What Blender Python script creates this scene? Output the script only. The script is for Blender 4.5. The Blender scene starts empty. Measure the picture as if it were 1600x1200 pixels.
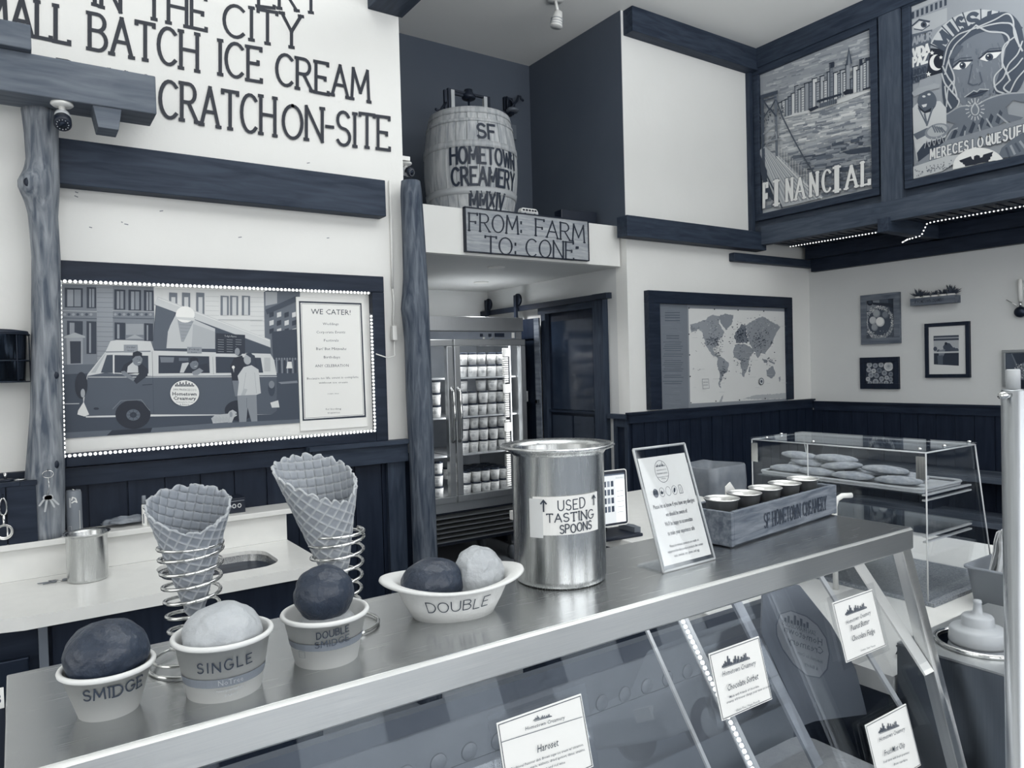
import bpy, bmesh, math, random
import numpy as np
from mathutils import Vector, Matrix, noise
random.seed(7)
PI = math.pi
SC = bpy.context.scene
COL = SC.collection

# ------------------------------------------------------------------ camera
FPX, YAW, PITCH, ROLL, EYE = 1144.168, 0.595252, -0.0213352, -0.0273836, 1.6
_f = np.array([math.sin(YAW)*math.cos(PITCH), math.cos(YAW)*math.cos(PITCH), math.sin(PITCH)])
_r = np.array([math.cos(YAW), -math.sin(YAW), 0.0]); _u = np.cross(_r, _f)
CR = math.cos(ROLL)*_r + math.sin(ROLL)*_u
CU = -math.sin(ROLL)*_r + math.cos(ROLL)*_u
CO = np.array([0.0, 0.0, EYE])
cam_data = bpy.data.cameras.new('camera'); cam = bpy.data.objects.new('camera', cam_data); COL.objects.link(cam)
cam_data.sensor_fit = 'HORIZONTAL'; cam_data.sensor_width = 36.0; cam_data.lens = 36.0*FPX/1600.0
cam_data.clip_start = 0.02; cam_data.clip_end = 200
M = Matrix(((CR[0], CU[0], -_f[0], 0), (CR[1], CU[1], -_f[1], 0), (CR[2], CU[2], -_f[2], EYE), (0, 0, 0, 1)))
cam.matrix_world = M
SC.camera = cam

# ------------------------------------------------------------------ light and exposure
SC.view_settings.view_transform = 'Standard'
SC.view_settings.look = 'None'
SC.view_settings.gamma = 1.0
SC.view_settings.use_curve_mapping = False
SC.view_settings.exposure = -0.08
world = bpy.data.worlds.new('daylight'); SC.world = world; world.use_nodes = True
world.node_tree.nodes['Background'].inputs[0].default_value = (0.93, 0.965, 1.0, 1)
world.node_tree.nodes['Background'].inputs[1].default_value = 3.5

def area(name, loc, rot, sx, sy, watts, color=(1, 1, 1)):
    l = bpy.data.lights.new(name, 'AREA'); l.shape = 'RECTANGLE'; l.size = sx; l.size_y = sy; l.energy = watts; l.color = color
    o = bpy.data.objects.new(name, l); COL.objects.link(o); o.location = loc; o.rotation_euler = rot
    return o
KEY = (1.0, 0.998, 0.985)
# daylight through the three storefront panes behind the camera
area('storefront_daylight', (-1.05, -2.45, 2.42), (PI/2, 0, 0), 2.1, 2.1, 42, KEY)
area('storefront_daylight', (1.35, -2.45, 2.42), (PI/2, 0, 0), 2.1, 2.1, 42, KEY)
area('storefront_daylight', (3.75, -2.45, 2.42), (PI/2, 0, 0), 2.1, 2.1, 32, KEY)
# added fill light high up out of view, evening out the far walls
area('wall_fill', (1.4, .6, 4.1), (math.radians(42), 0, 0), 3.6, .9, 34, KEY)
# added uplight that only brightens the ceiling, no fixture belongs to it
area('ceiling_fill', (2.4, 1.0, 3.15), (PI, 0, 0), 4.2, 1.4, 165, (.95, .98, 1.0))
# daylight through the side window left of the counter
area('side_window_daylight', (-2.42, 0.6, 2.1), (PI/2, 0, -PI/2), 2.2, 2.0, 26, KEY)

# ------------------------------------------------------------------ pixel to point on a real plane
def ray(x, y): return (x-800)/FPX*CR - (y-600)/FPX*CU + _f
def onX(x, y, X): d = ray(x, y); return CO + d*(X/d[0])
def onY(x, y, Y): d = ray(x, y); return CO + d*(Y/d[1])
def onZ(x, y, Z): d = ray(x, y); return CO + d*((Z-EYE)/d[2])

# ------------------------------------------------------------------ materials
RAMP = [(0, (7, 16, 32)), (50, (46, 56, 71)), (128, (123, 129, 137)), (190, (184, 187, 189)), (225, (225, 225, 222)), (255, (245, 245, 243))]
def duo(g):
    g = max(0, min(255, g))
    for (a, ca), (b, cb) in zip(RAMP, RAMP[1:]):
        if g <= b:
            t = (g-a)/(b-a); c = [ca[i]+(cb[i]-ca[i])*t for i in range(3)]; break
    return tuple((v/255/12.92 if v/255 <= 0.04045 else ((v/255+0.055)/1.055)**2.4) for v in c) + (1.0,)
def new_mat(name):
    m = bpy.data.materials.new(name); m.use_nodes = True; return m, m.node_tree, m.node_tree.nodes['Principled BSDF']
def plain(name, g, rough=0.5, metal=0.0, noise_amt=6, scale=8, bump=0.0, bscale=60, spec=0.5, trans=0):
    m, t, b = new_mat(name)
    b.inputs['Roughness'].default_value = rough; b.inputs['Metallic'].default_value = metal
    b.inputs['Specular IOR Level'].default_value = spec
    tc = t.nodes.new('ShaderNodeTexCoord')
    nz = t.nodes.new('ShaderNodeTexNoise'); nz.inputs['Scale'].default_value = scale; nz.inputs['Detail'].default_value = 4
    t.links.new(tc.outputs['Object'], nz.inputs['Vector'])
    cr = t.nodes.new('ShaderNodeValToRGB'); cr.color_ramp.elements[0].position = .3; cr.color_ramp.elements[1].position = .7
    cr.color_ramp.elements[0].color = duo(g-noise_amt); cr.color_ramp.elements[1].color = duo(g+noise_amt)
    t.links.new(nz.outputs['Fac'], cr.inputs[0]); t.links.new(cr.outputs[0], b.inputs['Base Color'])
    if bump:
        n2 = t.nodes.new('ShaderNodeTexNoise'); n2.inputs['Scale'].default_value = bscale; n2.inputs['Detail'].default_value = 5
        t.links.new(tc.outputs['Object'], n2.inputs['Vector'])
        bp = t.nodes.new('ShaderNodeBump'); bp.inputs['Strength'].default_value = bump; bp.inputs['Distance'].default_value = .01
        t.links.new(n2.outputs['Fac'], bp.inputs['Height']); t.links.new(bp.outputs[0], b.inputs['Normal'])
    return m
def wood(name, g0, g1, axis='x', scale=3.0, rough=0.6, bump=.15, ring=12):
    m, t, b = new_mat(name); b.inputs['Roughness'].default_value = rough
    b.inputs['Specular IOR Level'].default_value = 0.25
    tc = t.nodes.new('ShaderNodeTexCoord'); mp = t.nodes.new('ShaderNodeMapping')
    s = {'x': (.12, 1, 1), 'y': (1, .12, 1), 'z': (1, 1, .12)}[axis]
    mp.inputs['Scale'].default_value = tuple(v*scale for v in s)
    t.links.new(tc.outputs['Object'], mp.inputs[0])
    n = t.nodes.new('ShaderNodeTexNoise'); n.inputs['Scale'].default_value = ring; n.inputs['Detail'].default_value = 6; n.inputs['Distortion'].default_value = .6
    t.links.new(mp.outputs[0], n.inputs['Vector'])
    cr = t.nodes.new('ShaderNodeValToRGB'); cr.color_ramp.elements[0].position = .32; cr.color_ramp.elements[1].position = .68
    cr.color_ramp.elements[0].color = duo(g0); cr.color_ramp.elements[1].color = duo(g1)
    t.links.new(n.outputs['Fac'], cr.inputs[0]); t.links.new(cr.outputs[0], b.inputs['Base Color'])
    bp = t.nodes.new('ShaderNodeBump'); bp.inputs['Strength'].default_value = bump; bp.inputs['Distance'].default_value = .004
    t.links.new(n.outputs['Fac'], bp.inputs['Height']); t.links.new(bp.outputs[0], b.inputs['Normal'])
    return m
def steel(name, g, rough, axis='x', bump=.05, fine=90, aniso=0, tan='Z', rot=0):
    m, t, b = new_mat(name); b.inputs['Metallic'].default_value = 1.0
    tc = t.nodes.new('ShaderNodeTexCoord'); mp = t.nodes.new('ShaderNodeMapping')
    s = {'x': (.02, 1, 1), 'y': (1, .02, 1), 'z': (1, 1, .02)}[axis]; mp.inputs['Scale'].default_value = s
    t.links.new(tc.outputs['Object'], mp.inputs[0])
    n = t.nodes.new('ShaderNodeTexNoise'); n.inputs['Scale'].default_value = fine*4; n.inputs['Detail'].default_value = 3
    t.links.new(mp.outputs[0], n.inputs['Vector'])
    mr = t.nodes.new('ShaderNodeMapRange'); mr.inputs['To Min'].default_value = max(.02, rough-.07); mr.inputs['To Max'].default_value = rough+.08
    t.links.new(n.outputs['Fac'], mr.inputs[0]); t.links.new(mr.outputs[0], b.inputs['Roughness'])
    cr = t.nodes.new('ShaderNodeValToRGB'); cr.color_ramp.elements[0].color = duo(g-10); cr.color_ramp.elements[1].color = duo(g+8)
    t.links.new(n.outputs['Fac'], cr.inputs[0]); t.links.new(cr.outputs[0], b.inputs['Base Color'])
    bp = t.nodes.new('ShaderNodeBump'); bp.inputs['Strength'].default_value = bump; bp.inputs['Distance'].default_value = .001
    t.links.new(n.outputs['Fac'], bp.inputs['Height']); t.links.new(bp.outputs[0], b.inputs['Normal'])
    if aniso:
        tg = t.nodes.new('ShaderNodeTangent'); tg.direction_type = 'RADIAL'; tg.axis = tan; t.links.new(tg.outputs[0], b.inputs['Tangent'])
        b.inputs['Anisotropic'].default_value = aniso; b.inputs['Anisotropic Rotation'].default_value = rot
    return m
def glass(name, tint=.97, ior=1.45, rough=0.02):
    m, t, b = new_mat(name); t.nodes.remove(b)
    out = t.nodes['Material Output']; tr = t.nodes.new('ShaderNodeBsdfTransparent'); gl = t.nodes.new('ShaderNodeBsdfGlossy')
    tr.inputs[0].default_value = (tint*.99, tint*.995, tint, 1); gl.inputs['Roughness'].default_value = rough; gl.inputs[0].default_value = (.9, .95, 1, 1)
    lw = t.nodes.new('ShaderNodeLayerWeight'); lw.inputs[0].default_value = .5                # Schlick's curve, the same from both sides of a thin sheet
    pw = t.nodes.new('ShaderNodeMath'); pw.operation = 'POWER'; pw.inputs[1].default_value = 5; t.links.new(lw.outputs['Facing'], pw.inputs[0])
    f0 = ((ior-1)/(ior+1))**2; ma = t.nodes.new('ShaderNodeMath'); ma.operation = 'MULTIPLY_ADD'; ma.inputs[1].default_value = 1-f0; ma.inputs[2].default_value = f0; t.links.new(pw.outputs[0], ma.inputs[0])
    mx = t.nodes.new('ShaderNodeMixShader'); t.links.new(ma.outputs[0], mx.inputs[0]); t.links.new(tr.outputs[0], mx.inputs[1]); t.links.new(gl.outputs[0], mx.inputs[2])
    t.links.new(mx.outputs[0], out.inputs[0]); return m
def emit(name, g, strength):
    m, t, b = new_mat(name); b.inputs['Base Color'].default_value = duo(g)
    b.inputs['Emission Color'].default_value = duo(min(g, 228)); b.inputs['Emission Strength'].default_value = strength; return m
def print_material(name, rough, em=0):
    m, t, b = new_mat(name); a = t.nodes.new('ShaderNodeAttribute'); a.attribute_name = 'Col'
    t.links.new(a.outputs['Color'], b.inputs['Base Color']); b.inputs['Roughness'].default_value = rough
    if em:
        t.links.new(a.outputs['Color'], b.inputs['Emission Color']); b.inputs['Emission Strength'].default_value = em
    return m
PRINT = print_material('printed_ink', .55); PRINTG = print_material('glossy_print', .28); SCREEN = print_material('lit_screen', .2, .8)
W = {}
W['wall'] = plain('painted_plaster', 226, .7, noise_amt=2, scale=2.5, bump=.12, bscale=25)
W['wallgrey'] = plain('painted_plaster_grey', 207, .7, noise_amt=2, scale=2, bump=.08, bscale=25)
W['ceil'] = plain('ceiling_paint', 228, .8, noise_amt=3, scale=1.2)
W['dark'] = plain('slate_paint', 80, .6, noise_amt=3, scale=2)
W['floor'] = plain('floor_tile', 135, .35, noise_amt=8, scale=3)
W['beam'] = wood('dark_stained_beam', 34, 58, 'x', 3)
W['beamy'] = wood('dark_stained_beam_across', 34, 58, 'y', 3)
W['beamz'] = wood('dark_stained_beam_upright', 34, 58, 'z', 3)
W['black'] = wood('blackened_wood', 12, 26, 'z', 3, rough=.5)
W['blackx'] = wood('blackened_wood_along', 14, 34, 'x', 3, rough=.5)
W['blacky'] = wood('blackened_wood_across', 14, 34, 'y', 3, rough=.5)
W['greybeam'] = wood('grey_beam', 84, 112, 'x', 3)
W['log'] = wood('bare_log', 76, 152, 'z', 3, rough=.65, bump=.5, ring=16)
W['log2'] = wood('dark_log', 52, 104, 'z', 3, rough=.65, bump=.5, ring=16)
W['caramel'] = wood('mid_wood', 82, 118, 'y', 3)
W['barrel'] = wood('barrel_oak', 152, 200, 'z', 3, bump=.3)
W['signwood'] = wood('sign_board', 146, 176, 'x', 5)
W['crate'] = wood('crate_wood', 84, 126, 'x', 9, bump=.4)
W['cabtrim'] = wood('mural_frame_wood', 56, 80, 'y', 3)
W['cabtrimz'] = wood('mural_frame_wood_upright', 56, 80, 'z', 3)
W['steelx'] = steel('brushed_steel_counter', 200, .24, 'x', bump=.008, fine=160, aniso=.7, tan='X')
W['steelz'] = steel('brushed_steel_pot', 205, .25, 'z', bump=.008, fine=160, aniso=.6, tan='Z', rot=.25)
W['steelf'] = steel('brushed_steel_front', 215, .33, 'x', bump=.012, fine=160, aniso=.8, tan='Z', rot=.25)
W['fridge'] = steel('freezer_steel', 190, .36, 'z')
W['steelc'] = steel('satin_steel', 232, .34, 'z')
W['chrome'] = steel('chrome_wire', 215, .12, 'z', bump=0)
W['darkmetal'] = plain('dark_metal', 30, .35, .6, noise_amt=3)
W['iron'] = plain('black_iron', 22, .5, .3, noise_amt=3)
W['white'] = plain('white_plastic', 225, .35, noise_amt=2)
W['counter'] = plain('white_quartz', 224, .22, noise_amt=2, scale=20)
W['paper'] = plain('white_paper', 226, .6, noise_amt=2)
W['cup'] = plain('paper_cup', 213, .5, noise_amt=1)
W['pulp'] = plain('moulded_fibre', 214, .6, noise_amt=2, bump=.08, bscale=200)
W['grey'] = plain('grey_plastic', 128, .4)
W['midgrey'] = plain('mid_grey_metal', 110, .4, .2)
W['palegrey'] = plain('pale_grey', 180, .5)
W['blackp'] = plain('black_plastic', 14, .4, noise_amt=2)
W['glass'] = glass('clear_glass', .975)
W['cabglass'] = glass('cabinet_glass', .94, 1.62, .01)
W['acrylic'] = glass('clear_acrylic', .975, 1.5, .03)
W['edge'] = plain('acrylic_edge', 190, .2)
W['led'] = emit('led_bead', 228, 2.6)
W['cone'] = plain('waffle', 150, .65, noise_amt=14, scale=60, bump=.25, bscale=300)
W['cone2'] = plain('waffle_pale', 182, .65, noise_amt=12, scale=60, bump=.25, bscale=300)
W['choc'] = plain('dark_ice_cream', 38, .38, noise_amt=9, scale=40, bump=.25, bscale=120)
W['van'] = plain('pale_ice_cream', 174, .5, noise_amt=5, scale=40, bump=.3, bscale=120)
W['cookie'] = plain('baked_dough', 150, .8, noise_amt=22, scale=50, bump=.3, bscale=120)
W['leaf'] = plain('succulent_leaf', 50, .5, noise_amt=12, scale=80)
W['bag'] = plain('plastic_bag', 128, .45, noise_amt=14, scale=9, bump=.4, bscale=14)

# ------------------------------------------------------------------ mesh building
class MB:
    def __init__(s): s.v = []; s.f = []; s.sm = []
    def add(s, vs, fs, smooth=False):
        n = len(s.v); s.v += [tuple(p) for p in vs]; s.f += [tuple(i+n for i in f) for f in fs]; s.sm += [smooth]*len(fs); return s
    def box(s, x0, x1, y0, y1, z0, z1):
        x0, x1 = min(x0, x1), max(x0, x1); y0, y1 = min(y0, y1), max(y0, y1); z0, z1 = min(z0, z1), max(z0, z1)
        return s.add([(x0,y0,z0),(x1,y0,z0),(x1,y1,z0),(x0,y1,z0),(x0,y0,z1),(x1,y0,z1),(x1,y1,z1),(x0,y1,z1)],
              [(0,3,2,1),(4,5,6,7),(0,1,5,4),(1,2,6,5),(2,3,7,6),(3,0,4,7)])
    def obox(s, c, ax, ay, az, hx, hy, hz):
        c = np.array(c, float); ax, ay, az = [np.array(a, float)/np.linalg.norm(a) for a in (ax, ay, az)]
        vs = [c+ax*hx*i+ay*hy*j+az*hz*k for k in (-1, 1) for i, j in ((-1,-1),(1,-1),(1,1),(-1,1))]
        return s.add(vs, [(0,3,2,1),(4,5,6,7),(0,1,5,4),(1,2,6,5),(2,3,7,6),(3,0,4,7)])
    def lathe(s, prof, seg=32, c=(0, 0, 0), ax='z', smooth=True, sx=1, sy=1):
        vs = []; fs = []
        for (r, z) in prof:
            for i in range(seg):
                a = 2*PI*i/seg; p = (r*math.cos(a)*sx, r*math.sin(a)*sy, z)
                if ax == 'x': p = (p[2], p[0], p[1])
                if ax == 'y': p = (p[0], p[2], p[1])
                vs.append((p[0]+c[0], p[1]+c[1], p[2]+c[2]))
        for j in range(len(prof)-1):
            for i in range(seg):
                k = (i+1) % seg; q = (j*seg+i, j*seg+k, (j+1)*seg+k, (j+1)*seg+i); fs.append(q if ax != 'y' else q[::-1])
        if prof[0][0] > 1e-6: fs.append(tuple(range(seg))[::-1] if ax != 'y' else tuple(range(seg)))
        if prof[-1][0] > 1e-6:
            t = tuple((len(prof)-1)*seg+i for i in range(seg)); fs.append(t if ax != 'y' else t[::-1])
        return s.add(vs, fs, smooth)
    def shell(s, prof, seg=32, c=(0, 0, 0), sx=1, sy=1, wob=None):
        vs = []; fs = []
        for (r, z) in prof:
            for i in range(seg):
                a = 2*PI*i/seg; w = wob(a, r, z) if wob else (0, 0)
                vs.append(((r+w[0])*math.cos(a)*sx+c[0], (r+w[0])*math.sin(a)*sy+c[1], z+w[1]+c[2]))
        for j in range(len(prof)-1):
            for i in range(seg):
                k = (i+1) % seg; fs.append((j*seg+i, j*seg+k, (j+1)*seg+k, (j+1)*seg+i))
        return s.add(vs, fs, True)
    def tube(s, pts, r, seg=8, closed=False):
        pts = [np.array(p, float) for p in pts]; n = len(pts); vs = []; fs = []
        up = np.array([0.0, 0, 1]); prev = None
        for i, p in enumerate(pts):
            a = pts[(i-1) % n] if (closed or i > 0) else p; b = pts[(i+1) % n] if (closed or i < n-1) else p
            d = b-a; d = d/(np.linalg.norm(d)+1e-12)
            if prev is None:
                x = np.cross(d, up)
                if np.linalg.norm(x) < 1e-3: x = np.cross(d, [1.0, 0, 0])
            else: x = prev - d*(prev@d)
            x = x/np.linalg.norm(x); prev = x; y = np.cross(d, x); rr = r[i] if isinstance(r, (list, tuple)) else r
            for k in range(seg):
                t = 2*PI*k/seg; vs.append(p+rr*(x*math.cos(t)+y*math.sin(t)))
        m = n if closed else n-1
        for i in range(m):
            for k in range(seg):
                q = (k+1) % seg; j = (i+1) % n; fs.append((i*seg+k, i*seg+q, j*seg+q, j*seg+k))
        if not closed: fs += [tuple(range(seg))[::-1], tuple((n-1)*seg+k for k in range(seg))]
        return s.add(vs, fs, True)
    def prism(s, poly, z0, z1, to=None):
        n = len(poly); to = to or (lambda u, v, w: (u, v, w))
        vs = [to(p[0], p[1], z0) for p in poly]+[to(p[0], p[1], z1) for p in poly]
        fs = [tuple(range(n))[::-1], tuple(range(n, 2*n))]+[(i, (i+1) % n, n+(i+1) % n, n+i) for i in range(n)]
        return s.add(vs, fs)
    def ball(s, c, rx, ry, rz, seg=16, rings=10):
        prof = [(math.sin(PI*j/rings), -math.cos(PI*j/rings)) for j in range(rings+1)]
        vs = []; fs = []
        for (r, z) in prof:
            for i in range(seg): a = 2*PI*i/seg; vs.append((c[0]+rx*r*math.cos(a), c[1]+ry*r*math.sin(a), c[2]+rz*z))
        for j in range(rings):
            for i in range(seg): k = (i+1) % seg; fs.append((j*seg+i, j*seg+k, (j+1)*seg+k, (j+1)*seg+i))
        return s.add(vs, fs, True)
    def mesh(s, name):
        me = bpy.data.meshes.new(name); me.from_pydata([tuple(float(c) for c in p) for p in s.v], [], s.f)
        me.polygons.foreach_set('use_smooth', s.sm); me.update(); return me
    def build(s, name, m, parent=None, bevel=0, label=None, solid=0, recalc=False):
        me = s.mesh(name)
        if recalc:
            b = bmesh.new(); b.from_mesh(me); bmesh.ops.recalc_face_normals(b, faces=b.faces); b.to_mesh(me); b.free()
        me.materials.append(W[m] if isinstance(m, str) else m); o = bpy.data.objects.new(name, me); COL.objects.link(o)
        if parent is not None:
            o.parent = parent
            if parent.type == 'EMPTY' or parent.parent or any(abs(c) > 0 for c in parent.location): pass
        if bevel:
            q = o.modifiers.new('bevel', 'BEVEL'); q.width = bevel; q.segments = 2; q.limit_method = 'ANGLE'
        if solid:
            q = o.modifiers.new('solid', 'SOLIDIFY'); q.thickness = solid; q.offset = 0
        if label: o['label'] = label
        return o
def bx(*a): return MB().box(*a)
def tag(o, label, cat, group=None, kind=None):
    o['label'] = label; o['category'] = cat
    if group: o['group'] = group
    if kind: o['kind'] = kind
    return o
def thing(name, label, cat, loc=(0, 0, 0), rz=0, group=None):
    """An Empty at the base of the thing; its parts are built in the Empty's own coordinates."""
    o = bpy.data.objects.new(name, None); COL.objects.link(o); o.empty_display_size = .05
    o.location = tuple(float(c) for c in loc); o.rotation_euler = (0, 0, rz); return tag(o, label, cat, group)
def struct(name, mb, m, parent=None, bevel=0):
    o = mb.build(name, m, parent, bevel)
    if parent is None: o['kind'] = 'structure'
    return o
def copy_tree(o, parent=None):
    c = o.copy(); COL.objects.link(c); c.parent = parent
    for ch in list(o.children): copy_tree(ch, c)
    return c

# ------------------------------------------------------------------ stroke letters
def arc(cx, cy, rx, ry, a0, a1, n=10):
    return [(cx+rx*math.cos(math.radians(a0+(a1-a0)*i/n)), cy+ry*math.sin(math.radians(a0+(a1-a0)*i/n))) for i in range(n+1)]
G = {
'A': (.8, [[(0,0),(.4,1)],[(.4,1),(.8,0)],[(.15,.36),(.65,.36)]]), 'B': (.66, [[(0,0),(0,1)],[(0,1),(.3,1)]+arc(.3,.77,.28,.23,90,-90)+[(0,.54)],[(0,.54),(.32,.54)]+arc(.32,.27,.32,.27,90,-90)+[(0,0)]]),
'C': (.76, [arc(.42,.5,.42,.5,48,312,16)]), 'D': (.74, [[(0,0),(0,1)],[(0,1),(.24,1)]+arc(.24,.5,.5,.5,90,-90,14)+[(0,0)]]),
'E': (.6, [[(0,0),(0,1)],[(0,1),(.58,1)],[(0,.52),(.45,.52)],[(0,0),(.6,0)]]), 'F': (.58, [[(0,0),(0,1)],[(0,1),(.58,1)],[(0,.52),(.45,.52)]]),
'G': (.8, [arc(.42,.5,.42,.5,48,340,16),[(.5,.42),(.84,.42)]]), 'H': (.72, [[(0,0),(0,1)],[(.72,0),(.72,1)],[(0,.52),(.72,.52)]]),
'I': (.1, [[(.05,0),(.05,1)]]), 'J': (.5, [[(.45,1),(.45,.28)]+arc(.22,.28,.23,.28,0,-170)]), 'K': (.7, [[(0,0),(0,1)],[(.66,1),(0,.42)],[(.22,.6),(.7,0)]]),
'L': (.56, [[(0,1),(0,0)],[(0,0),(.56,0)]]), 'M': (.9, [[(0,0),(.08,1)],[(.08,1),(.45,.25)],[(.45,.25),(.82,1)],[(.82,1),(.9,0)]]),
'N': (.74, [[(0,0),(0,1)],[(0,1),(.74,0)],[(.74,0),(.74,1)]]), 'O': (.84, [arc(.42,.5,.42,.5,90,450,24)]),
'P': (.64, [[(0,0),(0,1)],[(0,1),(.32,1)]+arc(.32,.74,.3,.26,90,-90)+[(0,.48)]]), 'Q': (.84, [arc(.42,.5,.42,.5,90,450,24),[(.5,.25),(.86,-.05)]]),
'R': (.7, [[(0,0),(0,1)],[(0,1),(.32,1)]+arc(.32,.75,.28,.25,90,-90)+[(0,.5)],[(.3,.5),(.7,0)]]),
'S': (.62, [arc(.31,.75,.28,.25,30,270,12)+arc(.31,.25,.31,.25,90,-150,12)[1:]]), 'T': (.72, [[(0,1),(.72,1)],[(.36,0),(.36,1)]]),
'U': (.72, [[(0,1),(0,.34)]+arc(.36,.34,.36,.34,180,360,12)+[(.72,1)]]), 'V': (.76, [[(0,1),(.38,0)],[(.38,0),(.76,1)]]), 'W': (1.05, [[(0,1),(.26,0)],[(.26,0),(.52,.8)],[(.52,.8),(.79,0)],[(.79,0),(1.05,1)]]),
'X': (.74, [[(0,0),(.74,1)],[(0,1),(.74,0)]]), 'Y': (.76, [[(0,1),(.38,.48)],[(.76,1),(.38,.48)],[(.38,.48),(.38,0)]]), 'Z': (.66, [[(0,1),(.66,1)],[(.66,1),(0,0)],[(0,0),(.66,0)]]),
'-': (.3, [[(0,.5),(.3,.5)]]), ':': (.08, [[(.04,.12),(.04,.2)],[(.04,.62),(.04,.7)]]), ' ': (.34, []), '^': (.3, [[(.15,0),(.15,.95)],[(0,.7),(.15,1)],[(.3,.7),(.15,1)]]),
'!': (.1, [[(.05,.3),(.05,1)],[(.05,0),(.05,.08)]]), "'": (.06, [[(.03,.8),(.03,1)]]), '/': (.4, [[(0,0),(.4,1)]]), '3': (.6, [arc(.28,.75,.28,.25,150,-90,10)+arc(.28,.25,.31,.25,90,-150,10)[1:]]),
}
def strokes(text, gap=.2, serif=0, stencil=False, jit=0):
    """polylines of a line of text, scaled so the width is 1 and the capital height is 1"""
    rnd = random.Random(text); out = []; x = 0
    for ch in text:
        w, ss = G[ch]; dy = rnd.uniform(-jit, jit); k = 1+rnd.uniform(-jit, jit)
        L = [[(x+p[0], p[1]*k+dy) for p in s] for s in ss]
        if stencil and ch in 'OCDRPBSEUMN':
            c = x+w*(.5 if ch in 'OC' else .3); L2 = []
            for s in L:
                q = []
                fine = []
                for a, b in zip(s, s[1:]):
                    for i in range(6): fine.append((a[0]+(b[0]-a[0])*i/6, a[1]+(b[1]-a[1])*i/6))
                fine.append(s[-1])
                for p in fine:
                    if abs(p[0]-c) < .05:
                        if len(q) > 1: L2.append(q)
                        q = []
                    else: q.append(p)
                if len(q) > 1: L2.append(q)
            L = L2
        if serif:
            for s in list(L):
                for (p, q) in ((s[0], s[1]), (s[-1], s[-2])):
                    if ch in 'O:-!\'/^': continue
                    ddx, ddy = abs(p[0]-q[0]), abs(p[1]-q[1])
                    if p[1] < .03 or p[1] > .97 or ch in 'C':
                        if ddy > ddx*.9 and not (ch in 'AMNV' and any(t is not s and (abs(t[0][0]-p[0])+abs(t[0][1]-p[1]) < .02 or abs(t[-1][0]-p[0])+abs(t[-1][1]-p[1]) < .02) for t in L[:len(ss)])):
                            L.append([(p[0]-serif, p[1]), (p[0]+serif, p[1])])
                    if ddx > ddy*2 and ch in 'EFTLZ' and (abs(p[0]-x) > .1*w or ch in 'TZ'):
                        sgn = -1 if p[1] > .5 else 1
                        L.append([(p[0], p[1]), (p[0], p[1]+sgn*serif)])
        out += L; x += w+gap
    x -= gap
    return [[(p[0]/x, p[1]) for p in s] for s in out], x

_tc = {}
def letters(text, bold=0, res=2):
    """faces of a line set in the built-in face, scaled so the width is 1 and the capital height is 1"""
    k = (text, bold)
    if k in _tc: return _tc[k]
    cu = bpy.data.curves.new('t', 'FONT'); cu.body = text; cu.resolution_u = res; cu.offset = bold; cu.fill_mode = 'FRONT'
    ob = bpy.data.objects.new('t', cu); COL.objects.link(ob)
    dg = bpy.context.evaluated_depsgraph_get(); me = bpy.data.meshes.new_from_object(ob.evaluated_get(dg))
    v = np.array([tuple(p.co) for p in me.vertices]); f = [tuple(p.vertices) for p in me.polygons]
    bpy.data.objects.remove(ob); bpy.data.curves.remove(cu); bpy.data.meshes.remove(me)
    x0, x1 = v[:, 0].min(), v[:, 0].max(); v[:, 0] = (v[:, 0]-x0)/(x1-x0); v[:, 1] = v[:, 1]/.70
    _tc[k] = (v[:, :2], f, (x1-x0)/.7); return _tc[k]

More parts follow.
